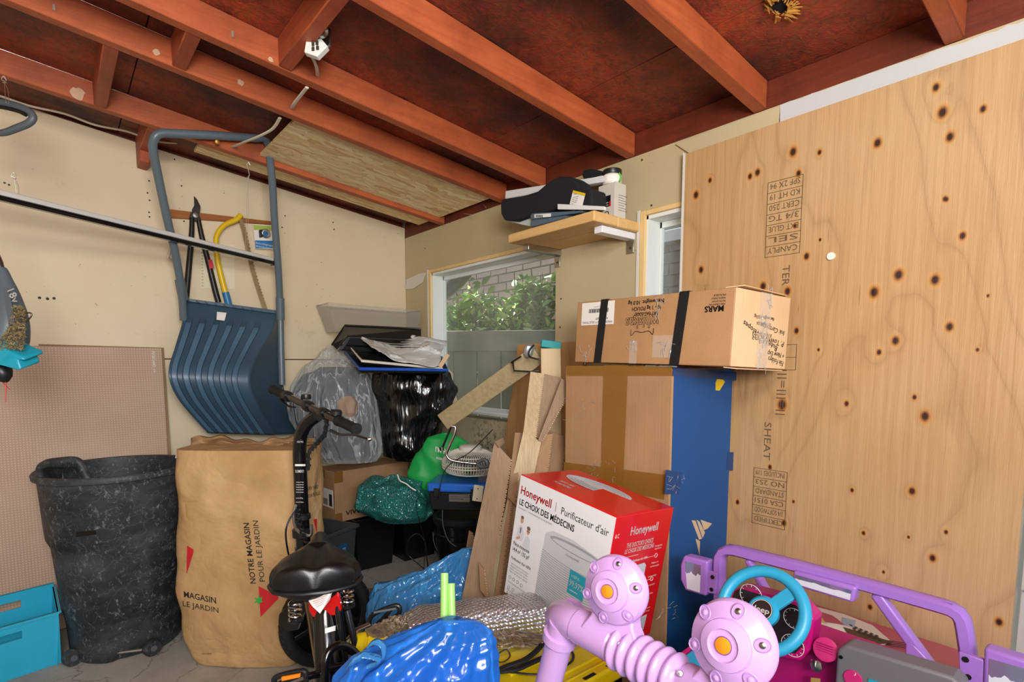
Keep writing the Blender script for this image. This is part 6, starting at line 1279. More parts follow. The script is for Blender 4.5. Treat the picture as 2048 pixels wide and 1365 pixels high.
for k, (x0, y0, x1, y1, jt, lab) in enumerate(((889, 1147, 888, 1262, 1178, 'taller light green plastic tube standing in the blue bag'), (902, 1168, 905, 1262, None, 'shorter light green plastic tube standing in the blue bag'))):
    tb_ = root('green_tube', lab, 'tube', at(x1, y1, d=1.22)); b = MB(); p, q = at(x0, y0, d=1.24), at(x1, y1+30, d=1.2); u = (q-p).normalized(); b.tube([p, q], .0088, 20); obj('pipe', b, plain('tube_green', '#9fd873', .35), tb_)
    b = MB(); b.tube([p-u*.0003, p+u*.035], .0078, 20); b.lathe([(.0065, 0), (.0088, 0), (.0092, .002), (.0088, .004)], frame(p+u*(.036 if jt else .0), u), 20); obj('socket_end', b, 'tube_green', tb_)
yc = root('yellow_float', 'round yellow plastic cone lying beside the bike pedal', 'cone', at(745, 1290, d=1.45)); cc0 = at(742, 1290, d=1.45)
obj('cone', MB().lathe([(0, -.055), (.022, -.050), (.033, -.035), (.034, -.012), (.024, -.004), (.030, .0), (.028, .03), (.02, .06), (0, .062)], frame(cc0, RV+Vector((0, 0, .12))), 28), 'lid_yellow', yc)
# ------------------------------------------------------------ ride-on toy jeep
plain('lilac', '#a274cc', .33, coat=.15); plain('lilac_pale', '#c49bd6', .3, coat=.2); plain('hot_pink', '#bd0d6e', .3, coat=.15); plain('deep_pink', '#a30f62', .35)
plain('toy_cyan', '#2b9fc6', .4); plain('toy_grey', '#6d6b6e', .45); plain('mirror_face', '#8f98b8', .08, .6, spec=.8); plain('mirror_print', '#d6dbe6', .4)
jp = root('toy_jeep', 'pink and lilac ride on toy jeep with cyan steering wheel in the right foreground', 'ride-on toy', (1.1, .48, 0))
XW = 1.335
W_ = lambda x, y, k=0: at(x, y, X=XW+k)
def bar2(p, q, w, t, nm, mat, par, bev=.006, up_=(1, 0, 0)):
    """rectangular bar from p to q, w wide across, t along up_"""
    u = (q-p).normalized(); n = Vector(up_); n = (n-u*n.dot(u)).normalized(); s = u.cross(n); b = MB()
    b.hexa([p+s*w/2-n*t/2, p-s*w/2-n*t/2, p-s*w/2+n*t/2, p+s*w/2+n*t/2], [q+s*w/2-n*t/2, q-s*w/2-n*t/2, q-s*w/2+n*t/2, q+s*w/2+n*t/2]); return obj(nm, b, mat, par, bevel=bev, seg=3)
b = MB()
fr2 = [W_(1450, 1395), W_(1444, 1300), W_(1440, 1200), W_(1440, 1130), W_(1441, 1114), W_(1447, 1104), W_(1458, 1100), W_(1474, 1102), W_(1600, 1134), W_(1800, 1189), W_(1885, 1213), W_(1903, 1219), W_(1917, 1228), W_(1925, 1240), W_(1929, 1258), W_(1932, 1278), W_(1940, 1330), W_(1950, 1420)]
def sqtube(pts, w, t, nm, mat, par, up_=(1, 0, 0), bev=.005):
    b = MB(); n = Vector(up_); vs = []; L = len(pts)
    for i in range(L):
        u = (pts[min(i+1, L-1)]-pts[max(i-1, 0)]).normalized(); n_ = (n-u*n.dot(u)).normalized(); s = u.cross(n_)
        for (a, c) in ((-1, -.6), (-.6, -1), (.6, -1), (1, -.6), (1, .6), (.6, 1), (-.6, 1), (-1, .6)): vs.append(pts[i]+s*a*w/2+n_*c*t/2)
    fs = [(i*8+k, i*8+(k+1) % 8, (i+1)*8+(k+1) % 8, (i+1)*8+k) for i in range(L-1) for k in range(8)]+[tuple(range(8)), tuple(range((L-1)*8, L*8))]
    b.add(vs, fs); return obj(nm, b, mat, par, angle=50)
ws_ = sqtube(fr2, .026, .036, 'windshield_frame', 'lilac', jp)
b = MB(); b.tube([W_(1480, 1100, .003), W_(1700, 1158, .003), W_(1905, 1214, .003)], .0012, 4); 
obj('seam_line', MB().tube([W_(1478, 1096, -.010), W_(1700, 1154, -.010), W_(1905, 1210, -.010)], .0009, 4), plain('lilac_dark', '#6d4592', .5), jp)
for (p, q, w) in ((W_(1496, 1118), W_(1552, 1215, .05), .017), (W_(1752, 1186), W_(1872, 1350, .02), .024)):
    bar2(p, q, w, .024, 'diagonal_strut', 'lilac', jp)
obj('strut_web', MB().slab([W_(1812, 1275), W_(1878, 1345), W_(1808, 1330)], .02, (1, 0, 0)), 'lilac', jp, bevel=.003)
b = MB(); b.tube([W_(1625, 1262, .0), W_(1700, 1284, .0), W_(1850, 1333, .0), W_(1930, 1358, .0)], .010, 12); obj('cowl', b, 'lilac', jp)
def mirror(px, inn, nm, arm, k=0):
    P_ = [W_(x, y, -.02+k) for x, y in px]; m_ = obj(nm, MB().slab(P_, .035, (1, 0, 0)), 'lilac', jp, bevel=.006, seg=3)
    I_ = [W_(x, y, -.0208+k) for x, y in inn]; obj('mirror_glass', MB().slab(I_, .001, (1, 0, 0)), 'mirror_face', m_, smooth=False)
    n = 14; a, c_, d_, e = I_; lo = []; 
    tp = [a.lerp(e, .38+.05*math.sin(i*.9)+.03*math.sin(i*2.1)).lerp(c_.lerp(d_, .38+.05*math.sin(i*.9)+.03*math.sin(i*2.1)), i/n) for i in range(n+1)]
    tp = [p-Vector((.0006, 0, 0)) for p in tp]; b = MB(); b.add(tp+[d_-Vector((.0006, 0, 0)), e-Vector((.0006, 0, 0))], [tuple(range(n+3))]); obj('frosted_print', b, 'mirror_print', m_, smooth=False)
    if arm:
        ar = obj('mirror_bracket', MB().slab([W_(x, y, -.015+k) for x, y in arm[0]], .012, (1, 0, 0)), 'lilac', jp, bevel=.002)
        for (x, y) in arm[1]: obj('bracket_hole', MB().lathe([(0, .0), (.0055, 0), (.0055, .001), (0, .001)], frame(W_(x, y, -.016+k), (-1, 0, 0)), 14), 'black_void', ar)
    return m_
mirror([(1367, 1112), (1415, 1124), (1412, 1194), (1370, 1182), (1360, 1160), (1360, 1130)], [(1370, 1123), (1402, 1132), (1400, 1186), (1374, 1178)], 'side_mirror', ([(1411, 1141), (1434, 1148), (1432, 1190), (1411, 1186)], [(1425, 1155), (1423, 1180)]), -.01)
mirror([(1586, 1142), (1713, 1176), (1706, 1208), (1585, 1172)], [(1591, 1150), (1703, 1182), (1700, 1201), (1590, 1168)], 'rear_view_mirror', None, -.012)
mirror([(1968, 1296), (2075, 1330), (2080, 1420), (1964, 1400)], [(1978, 1318), (2068, 1344), (2068, 1420), (1976, 1400)], 'side_mirror', ([(1917, 1304), (1968, 1322), (1966, 1400), (1920, 1400)], [(1931, 1320), (1936, 1355)]), -.03)
# bonnet, tub, dashboard
b = MB(); y0, y1 = .225, .715
b.hexa([(1.345, y0, .15), (1.675, y0, .15), (1.675, y1, .15), (1.345, y1, .15)], [(1.345, y0, .522), (1.675, y0, .446), (1.675, y1, .446), (1.345, y1, .522)]); obj('bonnet', b, 'hot_pink', jp, bevel=.012, seg=3)
for yy in (.225, .70): obj('side_panel', MB().hexa([(.64, yy, .12), (1.345, yy, .12), (1.345, yy+.015, .12), (.64, yy+.015, .12)], [(.64, yy, .40), (1.345, yy, .47), (1.345, yy+.015, .47), (.64, yy+.015, .40)]), 'hot_pink', jp, bevel=.004)
obj('floor_pan', MB().box((.64, .24, .12), (1.345, .70, .14)), 'deep_pink', jp, bevel=.003); obj('tail_panel', MB().box((.60, .225, .12), (.64, .715, .38)), 'hot_pink', jp, bevel=.008)
obj('dashboard', MB().hexa([(1.215, .24, .14), (1.344, .24, .14), (1.344,   .700, .14), (1.215,   .700, .14)], [(1.245, .24, .525), (1.344, .24, .545), (1.344,   .700, .545), (1.245,   .700, .525)]), 'deep_pink', jp, bevel=.01, seg=3)
D_ = lambda x, y, k=0: at(x, y, X=1.232+k)
hood_ = [(1462, 1184), (1480, 1176), (1600, 1208), (1628, 1240), (1620, 1300), (1600, 1325), (1470, 1300), (1440, 1230)]
ih = obj('instrument_hood', MB().slab([D_(x, y, -.03) for x, y in hood_], .05, (1, 0, 0)), 'hot_pink', jp, bevel=.006, seg=3)
gp = obj('gauge_panel', MB().slab([D_(x, y, -.032) for x, y in [(1470, 1183), (1482, 1178), (1592, 1212), (1612, 1240), (1606, 1292), (1590, 1308), (1480, 1285), (1452, 1230)]], .001, (1, 0, 0)), plain('gauge_black', '#2b221f', .3), jp, smooth=False)
b = MB()
for (x, y, r) in ((1502, 1192, .026), (1588, 1238, .022), (1585, 1292, .024)):
    c0 = D_(x, y, -.034); b.tube([c0+Vector((0, r*math.cos(a), r*math.sin(a))) for a in [2*math.pi*k/28 for k in range(28)]], .0008, 4, closed=True)
    for k in range(12): a = 2*math.pi*k/12; b.tube([c0+Vector((0, r*.78*math.cos(a), r*.78*math.sin(a))), c0+Vector((0, r*.92*math.cos(a), r*.92*math.sin(a)))], .0006, 3)
obj('gauge_dial', b, 'white_paper', gp, kind='stuff')
# steering wheel
sc = at(1524, 1221, X=1.12); sn = Vector((-.80, -.06, .52)).normalized(); Ms = frame(sc, sn)
sw_ = obj('steering_wheel', MB().tube([Ms @ Vector((.083*math.cos(a), .083*math.sin(a), 0)) for a in [2*math.pi*k/64 for k in range(64)]], .0125, 16, closed=True), 'toy_cyan', jp)
b = MB(); b.lathe([(0, -.03), (.028, -.028), (.032, -.006), (.026, .002), (0, .002)], Ms, 32); obj('hub', b, 'toy_cyan', sw_)
cu_ = (Vector((0, 0, 1))-sn*sn.z).normalized(); cr_ = cu_.cross(sn)
for (a, q) in ((.85, 1), (-1.9, .0)):
    dr = cr_*math.cos(a)+cu_*math.sin(a); bar2(sc+dr*.024-sn*.012, sc+dr*.083-sn*.003, .028, .012, 'spoke', 'toy_cyan', sw_, .003, sn)
obj('hub_disc', MB().lathe([(0, .0022), (.022, .0022), (.022, .0035), (0, .0035)], Ms, 28), 'gauge_black', sw_)
obj('hub_ring', MB().tube([Ms @ Vector((.0205*math.cos(a), .0205*math.sin(a), .0037)) for a in [2*math.pi*k/32 for k in range(32)]], .0006, 4, closed=True), 'white_paper', sw_)
lit('hub_lettering', [('Jeep', sc+sn*.0042-cr_*.017-cu_*.005, cr_, cu_, .011, .033, .02)], 'white_paper', sw_)
# dashboard details
V_ = lambda x, y: at(x, y, X=1.205)
sp = obj('speaker_grille', MB().lathe([(0, 0), (.024, 0), (.024, .004), (.021, .005), (0, .005)], frame(V_(1652, 1300), (-1, 0, .3)), 28), plain('pink_soft', '#c92a72', .4), jp)
b = MB()
for k in range(6): p = V_(1652, 1288+k*5)+Vector((-.0065, 0, 0)); b.tube([p+Vector((0, .016, 0)), p-Vector((0, .016, 0))], .0009, 4)
obj('grille_slit', b, 'deep_pink', sp, kind='stuff')
rd = obj('radio_panel', MB().slab([at(x, y, X=1.185) for x, y in [(1674, 1300), (1690, 1291), (1905, 1356), (1925, 1375), (1925, 1450), (1664, 1430)]], .05, (1, 0, 0)), 'toy_grey', jp, bevel=.006, seg=3)
obj('music_button', MB().lathe([(0, 0), (.017, 0), (.016, .003), (0, .003)], frame(at(1706, 1358, X=1.184), (-1, 0, 0)), 28), 'pink_soft', rd); lit('music_note', [('♪', at(1708, 1352, X=1.180), (0, -1, 0), (0, 0, 1), .008)], 'white_paper', rd)
obj('panel_screw', MB().lathe([(0, 0), (.004, 0), (.0035, .002), (0, .002)], frame(at(1682, 1315, X=1.184), (-1, 0, 0)), 12), 'black_gloss', rd)
obj('display', MB().slab([at(x, y, X=1.184) for x, y in [(1737, 1358), (1830, 1385), (1830, 1420), (1735, 1400)]], .001, (-1, 0, 0)), 'teal_plastic', rd, smooth=False)
kc_ = V_(1634, 1333); ky = obj('ignition_key', MB().lathe([(0, 0), (.012, 0), (.012, .005), (.006, .007), (0, .007)], frame(kc_, (-1, 0, .2)), 8), 'steel', jp)
obj('key_blade', MB().tube([kc_+Vector((-.007, .002, -.006)), kc_+Vector((-.012, .006, .016))], .0028, 8), 'chrome', ky)
obj('gold_sticker', MB().slab([V_(1622, 1356), V_(1641, 1358), V_(1641, 1375), V_(1622, 1375)], .001, (-1, 0, 0)), plain('gold_print', '#a88a45', .4), jp, smooth=False)
# bonnet sticker, plain shapes only
Hn = Vector((.076, 0, .33)).normalized(); HP = plane((1.345, .5, .5228), Hn)
def dec(nm, pts, mat, l): 
    b = MB(); b.add([HP(x, y)+Hn*l for x, y in pts], [tuple(range(len(pts)))]); return obj(nm, b, mat, jp, smooth=False)
dec('bonnet_sticker', [(1604, 1210), (1640, 1217), (1690, 1230), (1745, 1252), (1780, 1282), (1770, 1292), (1720, 1286), (1660, 1266), (1612, 1240)], 'white_paper', .0008)
dec('sticker_patch', [(1608, 1213), (1640, 1222), (1655, 1250), (1618, 1240)], plain('print_blond', '#dcc368', .5), .0012); dec('sticker_patch', [(1636, 1224), (1665, 1233), (1690, 1252), (1650, 1246)], 'hot_pink', .0016)
dec('sticker_patch', [(1684, 1236), (1712, 1243), (1708, 1256), (1682, 1252)], plain('print_sky', '#a9c8de', .5), .0014); dec('sticker_patch', [(1686, 1256), (1730, 1268), (1790, 1288), (1760, 1290), (1700, 1278)], plain('print_brown', '#3c2018', .5), .0014)
b = MB()
for r in range(4):
    for c in range(11):
        if (r+c) % 2: continue
        x, y = 1698+c*5.2+r*3, 1250+c*2.1+r*3.8; b.add([HP(x, y)+Hn*.002, HP(x+5.2, y+2.1)+Hn*.002, HP(x+8.2, y+5.9)+Hn*.002, HP(x+3, y+3.8)+Hn*.002], [(0, 1, 2, 3)])
obj('sticker_check', b, 'ink_black', jp, smooth=False, kind='stuff')
b = MB()
for k in range(4): b.tube([HP(1770, 1282+k*3)+Hn*.001, HP(1812, 1288+k*3.4)+Hn*.001], .0008, 4)
obj('sticker_stripe', b, 'ink_black', jp, kind='stuff')
# cyan seat and door sill
obj('seat', MB().box((.74, .28, .141), (1.02, .66, .24)), 'toy_cyan', jp, bevel=.02, seg=4); obj('seat_back', MB().hexa([(.70, .28, .2), (.76, .28, .2), (.76, .66, .2), (.70, .66, .2)], [(.70, .29, .46), (.75, .29, .46), (.75, .65, .46), (.70, .65, .46)]), plain('seat_cyan', '#58aec9', .4), jp, bevel=.02, seg=4)
obj('door_sill', MB().hexa([(.92, .66, .30), (1.20, .66, .30), (1.20, .698, .30), (.92, .698, .30)], [(.92, .65, .43), (1.20, .65, .46), (1.20, .698, .46), (.92, .698, .43)]), 'toy_cyan', jp, bevel=.005)
for (x, y) in ((.80, .20), (.80, .745), (1.50, .20), (1.50, .745)):
    wv = obj('wheel', MB().lathe([(0, -.04), (.07, -.04), (.115, -.036), (.13, -.02), (.13, .02), (.115, .036), (.07, .04), (0, .04)], frame(Vector((x, y+(.03 if y < .5 else -.0), .131)), (0, 1, 0)), 32), 'black_rubber', jp)
    obj('hub_cap', MB().lathe([(0, .05), (.05, .046), (.066, .041), (.066, -.041), (.05, -.046), (0, -.05)], frame(Vector((x, y+(.03 if y < .5 else -.0), .131)), (0, 1, 0)), 24), 'lilac', wv)
# roll bar with two round lights
rb = jp; XB = .66; B_ = lambda x, y, k=0: at(x, y, X=XB+k)
mb_ = MB(); P1, P2 = B_(1160, 1252), B_(1420, 1395); ux = (P2-P1).normalized(); Lb = (P2-P1).length
mb_.tube([P1, P1+ux*.075], .030, 28); 
prof = []; n = 6
s0 = .075; prof = [(.030, s0)]
for k in range(n):
    for j in range(9):
        t = j/8; prof.append((.027+.0095*math.sin(math.pi*t), s0+.004+k*.0195+t*.0185))
prof += [(.026, s0+.125), (.030, s0+.130), (.031, Lb+.12)]
mb_.lathe(prof, frame(P1, ux), 36); rbo = obj('roll_bar', mb_, 'lilac_pale', jp, angle=50)
b = MB(); b.tube([B_(1170, 1258), B_(1148, 1247, .0), B_(1128, 1240, .01), B_(1119, 1236, .03), B_(1122, 1226, .055), B_(1138, 1222, .075)], [.027, .0275, .0285, .028, .024, .021], 24, smooth=6); obj('elbow', b, 'lilac_pale', jp, angle=60)
b = MB(); b.tube([B_(1138, 1222, .075), B_(1165, 1232, .10), B_(1260, 1262, .22)], .018, 18, smooth=3); b.tube([B_(1140, 1222, .07), B_(1146, 1224, .08)], .0235, 24); obj('rear_stay', b, 'lilac_pale', jp)
b = MB(); q0 = B_(1128, 1246); q1 = B_(1088, 1400); q2 = Vector((q1.x-.01, q1.y+.02, .36)); b.tube([q0, B_(1120, 1280), q1, q2], [.026, .0245, .024, .024], 24); u_ = (q1-q0).normalized(); b.lathe([(.0245, 0), (.031, .001), (.031, .016), (.0245, .018)], frame(q0+u_*.022, u_), 28); obj('post', b, 'lilac_pale', jp)
def headlight(cx, cy, k, r, ns):
    c = B_(cx, cy, k); cam_ = (Vector((0, 0, HC))-c).normalized(); n = (cam_*.84-RV*.50+Vector((0, 0, -.12))).normalized(); Mh = frame(c, n)
    up2 = (Vector((0, 0, 1))-n*n.z).normalized(); lr = up2.cross(n)
    b = MB(); b.lathe([(0, -.014), (r*.80, -.013), (r*.98, -.006), (r, .0), (r*.985, .004), (r*.93, .010), (r*.60, .021), (r*.585, .0205), (r*.56, .0245), (r*.36, .029), (r*.33, .026), (r*.24, .0255), (r*.20, .026), (0, .026)], Mh, 64)
    h = obj('spot_light', b, 'lilac_pale', jp, angle=28)
    obj('orange_lens', MB().lathe([(r*.19, .0262), (r*.175, .029), (r*.10, .0305), (0, .031)], Mh, 28), 'orange', h); obj('lens_ring', MB().tube([Mh @ Vector((r*.185*math.cos(a), r*.185*math.sin(a), .0268)) for a in [2*math.pi*q/28 for q in range(28)]], .0009, 6, closed=True), 'lilac_dark', h)
    for j in range(6):
        a = j*math.pi/3+.35; d = lr*math.cos(a)+up2*math.sin(a); p = c+d*r*.80+n*.0155; sl = (n+d*.33).normalized()
        Mr = frame(p, sl, d); b = MB(); b.lathe([(r*.155, .0012), (r*.135, .0022), (r*.12, -.000), (r*.10, -.001), (0, -.001)], Mr, 20, sx=1.25); obj('screw_recess', b, plain('lilac_mid', '#b189c8', .4), h)
        b = MB(); b.lathe([(r*.075, -.0006), (r*.07, .0022), (r*.04, .0032), (0, .0034)], Mr, 16); obj('screw', b, 'steel' if j in (0, 1) and ns else 'lilac_pale', h)
    # tapering stalk down to the roll bar
    base = c-Vector((0, 0, r*1.35))-n*.02; t = (base-P1).dot(ux); bp_ = P1+ux*t
    b = MB(); vs = []
    for (z, wx, wy, off) in ((0, r*.62, .026, 0), (.45, r*.70, .030, 0), (1, r*1.0, .034, 0)):
        q = (c-Vector((0, 0, r*.55))-n*.006).lerp(bp_+Vector((0, 0, .012)), z)
        for (sx_, sy_) in ((-1, -1), (1, -1), (1, 1), (-1, 1)): vs.append(q+lr*sx_*wx+n*sy_*wy*.55)
    b.add(vs, [(i*4+m, i*4+(m+1) % 4, i*4+4+(m+1) % 4, i*4+4+m) for i in range(2) for m in range(4)]+[(0, 1, 2, 3), (8, 9, 10, 11)]); obj('light_stalk', b, 'lilac_pale', jp, bevel=.004, seg=3)
headlight(1232, 1180, .0, .0545, 1); headlight(1466, 1288, .0, .0575, 1)
for (x, y) in ((1139, 1275), (1240, 1290), (1360, 1348)):
    p = B_(x, y, -.0); v = (Vector((0, 0, HC))-p).normalized(); obj('bar_screw', MB().lathe([(0, 0), (.0045, 0), (.0035, .003), (0, .0035)], frame(p+v*.030, v), 12), 'steel', rbo)
# ------------------------------------------------------------ folding electric bike
bk = root('electric_bike', 'small black folding electric bike seen from behind its saddle', 'bike', at(640, 1400, Z=0))
fwc = at(655, 1237, d=2.085); fwc.z = .181; axl = (RV*.66-FH*.75+Vector((0, 0, .05))).normalized(); Mw = frame(fwc, axl)
def wheel(nm, Mw, r, parent):
    w = obj(nm, MB().tube([Mw @ Vector(((r-.024)*math.cos(a), (r-.024)*math.sin(a), 0)) for a in [2*math.pi*k/72 for k in range(72)]], .024, 14, closed=True), 'black_rubber', parent)
    b = MB()
    for k in range(48):
        a = 2*math.pi*k/48
        for s_ in (-1, 1): p = Vector(((r-.003)*math.cos(a), (r-.003)*math.sin(a), s_*.009)); q = Vector(((r-.008)*math.cos(a+.05), (r-.008)*math.sin(a+.05), s_*.020)); b.tube([Mw @ p, Mw @ q], .0026, 4)
    obj('tread', b, 'black_rubber', w, kind='stuff')
    obj('rim', MB().lathe([(r-.040, -.015), (r-.048, -.010), (r-.052, 0), (r-.048, .010), (r-.040, .015), (r-.036, .0), (r-.040, -.015)], Mw, 48), 'black_plastic', w)
    for k in range(5):
        a = 2*math.pi*k/5+.3; bar2(Mw @ Vector((.02*math.cos(a), .02*math.sin(a), 0)), Mw @ Vector(((r-.047)*math.cos(a), (r-.047)*math.sin(a), 0)), .017, .014, 'spoke', 'black_plastic', w, .003, Mw.col[2].xyz)
    obj('hub', MB().lathe([(0, -.03), (.03, -.028), (.034, 0), (.03, .028), (0, .03)], Mw, 24), 'black_plastic', w); return w
wheel('front_wheel', Mw, .181, bk)
hd_ = Vector((.39, .92, 0)).normalized(); sd2 = Vector((.92, -.39, 0))
rwc = at(645, 1480, d=1.16); rwc = Vector((.36, 1.13, .181)); wheel('rear_wheel', frame(rwc, sd2), .181, bk)
stp = [at(607, 1098, d=1.98), at(604, 1040, d=1.955), at(601, 960, d=1.93), at(599, 905, d=1.91), at(602, 872, d=1.90), at(614, 848, d=1.885), at(634, 832, d=1.87)]
b = MB(); b.tube(stp, [.026, .0245, .0235, .0230, .0225, .0225, .022], 24, smooth=6); stm = obj('stem', b, 'black_gloss', bk)
b = MB(); fk = at(607, 1095, d=1.985); b.tube([fk, fk-Vector((0, 0, .06))], .030, 20); 
for s_ in (-1, 1): b.tube([fk-Vector((0, 0, .05)), fk-Vector((0, 0, .08))+axl*.045*s_, fwc+axl*.05*s_], [.018, .015, .013], 12)
obj('fork', b, 'black_gloss', bk)
b = MB(); b.lathe([(.028, 0), (.034, .004), (.034, .03), (.028, .034)], frame(at(605, 1075, d=1.955), (0, 0, 1)), 24); b.lathe([(.025, 0), (.030, .004), (.030, .02), (.025, .024)], frame(at(604, 1040, d=1.95), (0, 0, 1)), 24); obj('fold_collar', b, 'black_plastic', bk)
obj('fold_lever', MB().tube([at(592, 1010, d=1.92), at(588, 1030, d=1.91), at(594, 1060, d=1.91), at(620, 1072, d=1.92), at(622, 1050, d=1.92)], .006, 8, smooth=4), 'steel', bk)
gl, gr = at(545, 779, d=2.06), at(713, 859, d=1.66); gu = (gr-gl).normalized(); hb = obj('handlebar', MB().tube([gl+gu*.06, gr-gu*.05], .0125, 16), 'black_gloss', bk)
def grip(p, u, nm='grip'):
    prof = [(.0, 0), (.017, .0), (.0185, .003), (.0185, .008), (.0155, .012)]+[(.0150+.0012*(i % 2), .014+i*.0045) for i in range(20)]+[(.018, .108), (.018, .116), (0, .116)]
    return obj(nm, MB().lathe(prof, frame(p, u), 28), 'black_rubber', bk)
grip(gl, gu); grip(gr+gu*.004, -gu)
for t in (.155, .34, .47):
    p = gl.lerp(gr, t/ .62 if False else t*1.35 if t < .2 else t*1.4); obj('clamp', MB().lathe([(.0, -.014), (.019, -.014), (.020, -.010), (.020, .010), (.019, .014), (0, .014)], frame(p, gu), 20), 'black_plastic', bk)
pt_ = at(623, 800, d=1.95); obj('bell', MB().lathe([(0, -.008), (.016, -.007), (.018, .0), (.016, .010), (0, .012)], frame(at(612, 795, d=1.93), (0, 0, 1)), 20), 'black_plastic', bk); obj('thumb_control', MB().lathe([(0, -.008), (.018, -.007), (.019, .004), (.015, .010), (0, .012)], frame(at(672, 826, d=1.72), (.1, 0, 1)), 20), 'black_plastic', bk)
for (pts) in ([at(662, 862, d=1.72), at(680, 870, d=1.66), at(705, 870, d=1.60), at(728, 876, d=1.57), at(738, 880, d=1.56)], [at(560, 800, d=1.98), at(575, 812, d=1.95), at(590, 815, d=1.93)]):
    b = MB(); b.tube(pts, [.008, .006, .0055, .005, .005][:len(pts)], 10, smooth=4, flat=.6); lv = obj('brake_lever', b, 'black_plastic', bk)
obj('lever_tip', MB().lathe([(0, -.007), (.005, -.005), (.007, 0), (.005, .005), (0, .007)], frame(at(739, 879, d=1.56), (1, 0, 0)), 14), 'chrome', lv)
b = MB(); ca = [at(655, 838, d=1.80), at(650, 870, d=1.84), at(632, 890, d=1.88), at(618, 905, d=1.88), at(617, 940, d=1.90)]
bcurve = MB()
hp_ = []
for i in range(90):
    t = i/89*(len(ca)-1); k = min(int(t), len(ca)-2); p = ca[k].lerp(ca[k+1], t-k); hp_.append(p+RV*.0055*math.cos(i*.75)+Vector((0, 0, .0055*math.sin(i*.75))))
bcurve.tube(hp_, .0042, 6); bcurve.tube(ca, .005, 8, smooth=4); obj('spiral_cable_wrap', bcurve, 'black_rubber', bk)
cb2 = [at(596, 1020, d=1.90), at(598, 1045, d=1.90), at(606, 1070, d=1.90), at(615, 1090, d=1.93)]; hp_ = []
for i in range(60):
    t = i/59*3; k = min(int(t), 2); p = cb2[k].lerp(cb2[k+1], t-k); hp_.append(p+RV*.006*math.cos(i*.8)+FH*.006*math.sin(i*.8))
b = MB(); b.tube(hp_, .004, 6); obj('spiral_cable_wrap', b, 'black_rubber', bk)
b = MB(); b.tube([at(600, 1015, d=1.9), at(585, 1030, d=1.88), at(572, 1060, d=1.86), at(575, 1100, d=1.86), at(585, 1135, d=1.87), at(595, 1165, d=1.9)], .0033, 8, smooth=6); obj('brake_cable', b, 'black_gloss', bk)
ST = plane(at(600, 960, d=1.9), FH)
for o in (lit('stem_lettering', [('CE FC', ST(594, 886), RV, Vector((0, 0, 1)), .006, .022), ('ELEMENT!', ST(591, 946), RV, Vector((0, 0, 1)), .010, .030, .01)]+[('warning read manual', ST(592, 966+i*5), RV, Vector((0, 0, 1)), .0045, .026) for i in range(5)]+[('max load 100 kg', ST(592, 998), RV, Vector((0, 0, 1)), .0045, .024), ('ride with helmet', ST(592, 1006), RV, Vector((0, 0, 1)), .0045, .026)], 'white_paper', bk),): drape(o, stm, .0008)
b = MB(); b.grid(lambda u, v: ST(590+21*u, 929+4*v), 8, 2); o = obj('white_band', b, 'white_paper', bk); drape(o, stm, .0006)
# mudguard at the front wheel
b = MB()
def mg(u, v): a = math.pi*(1.0+.30*u)-.3; return Mw @ Vector(((.195)*math.cos(a), (.195)*math.sin(a), (v-.5)*.06))
b.slab([at(585, 1205, d=1.86), at(600, 1190, d=1.86), at(622, 1200, d=1.84), at(598, 1262, d=1.80), at(575, 1265, d=1.80), at(555, 1250, d=1.82), at(557, 1230, d=1.83)], .02, FH); obj('mudguard', b, 'black_plastic', bk, bevel=.006, seg=3)
# saddle
sC = at(634, 1146, d=1.5); up3 = Vector((0, 0, 1)); hd3 = (FH*math.cos(.27)-RV*math.sin(.27)+up3*.04).normalized(); lt3 = hd3.cross(up3).normalized(); 
def wsp(t):
    ks = [(0, .030), (.04, .075), (.12, .105), (.25, .117), (.38, .108), (.5, .075), (.62, .045), (.78, .034), (.92, .028), (1, .010)]
    for (a, x), (c, y) in zip(ks, ks[1:]):
        if t <= c: f = (t-a)/(c-a); f = f*f*(3-2*f); return x+(y-x)*f
    return ks[-1][1]
def sad(u, v):
    t = v; w = wsp(t); a = 2*math.pi*u; ca, sa = math.cos(a), math.sin(a); L = .285; zt = .012+.020*math.sin(min(1, t*1.3)*math.pi*.5)+.012*(1-t)
    e = .8
    x = w*math.copysign(abs(ca)**e, ca); z = (zt+.030)*sa if sa > 0 else .040*sa
    if sa > 0: z += .014*(abs(ca))**2*(1-t)*.8-.010*math.exp(-((x)/.018)**2)*(1 if t < .55 else 0)
    z -= .02*(t > .9)*(t-.9)*10*.5
    end = min(1, t/.05)**.5 if t < .05 else min(1, (1-t)/.04)**.5 if t > .96 else 1
    return sC+hd3*((t-.36)*L)+lt3*x*(1 if end == 1 else max(.3, end))+up3*(z*end)
b = MB(); b.grid(sad, 64, 60, closeu=True); n_ = 64; b.f += [tuple(range(n_)), tuple(range(60*n_, 61*n_))]; b.mi += [0, 0]
sdl = obj('saddle', b, plain('saddle_black', '#0f0f10', .33, spec=.6, bmp=.06, bscale=300), bk, angle=70)
b = MB(); b.tube([sad(u/40, .03) for u in range(21, 40)], .003, 6) if False else None
lipv = [sC+hd3*((t-.36)*.285)+lt3*wsp(t)*s_*1.0+up3*(-.012) for s_, rng in ((-1, [i/20 for i in range(12, -1, -1)]), (1, [i/20 for i in range(0, 13)])) for t in rng]
obj('base_trim', MB().tube(lipv, .006, 8), 'black_plastic', bk)
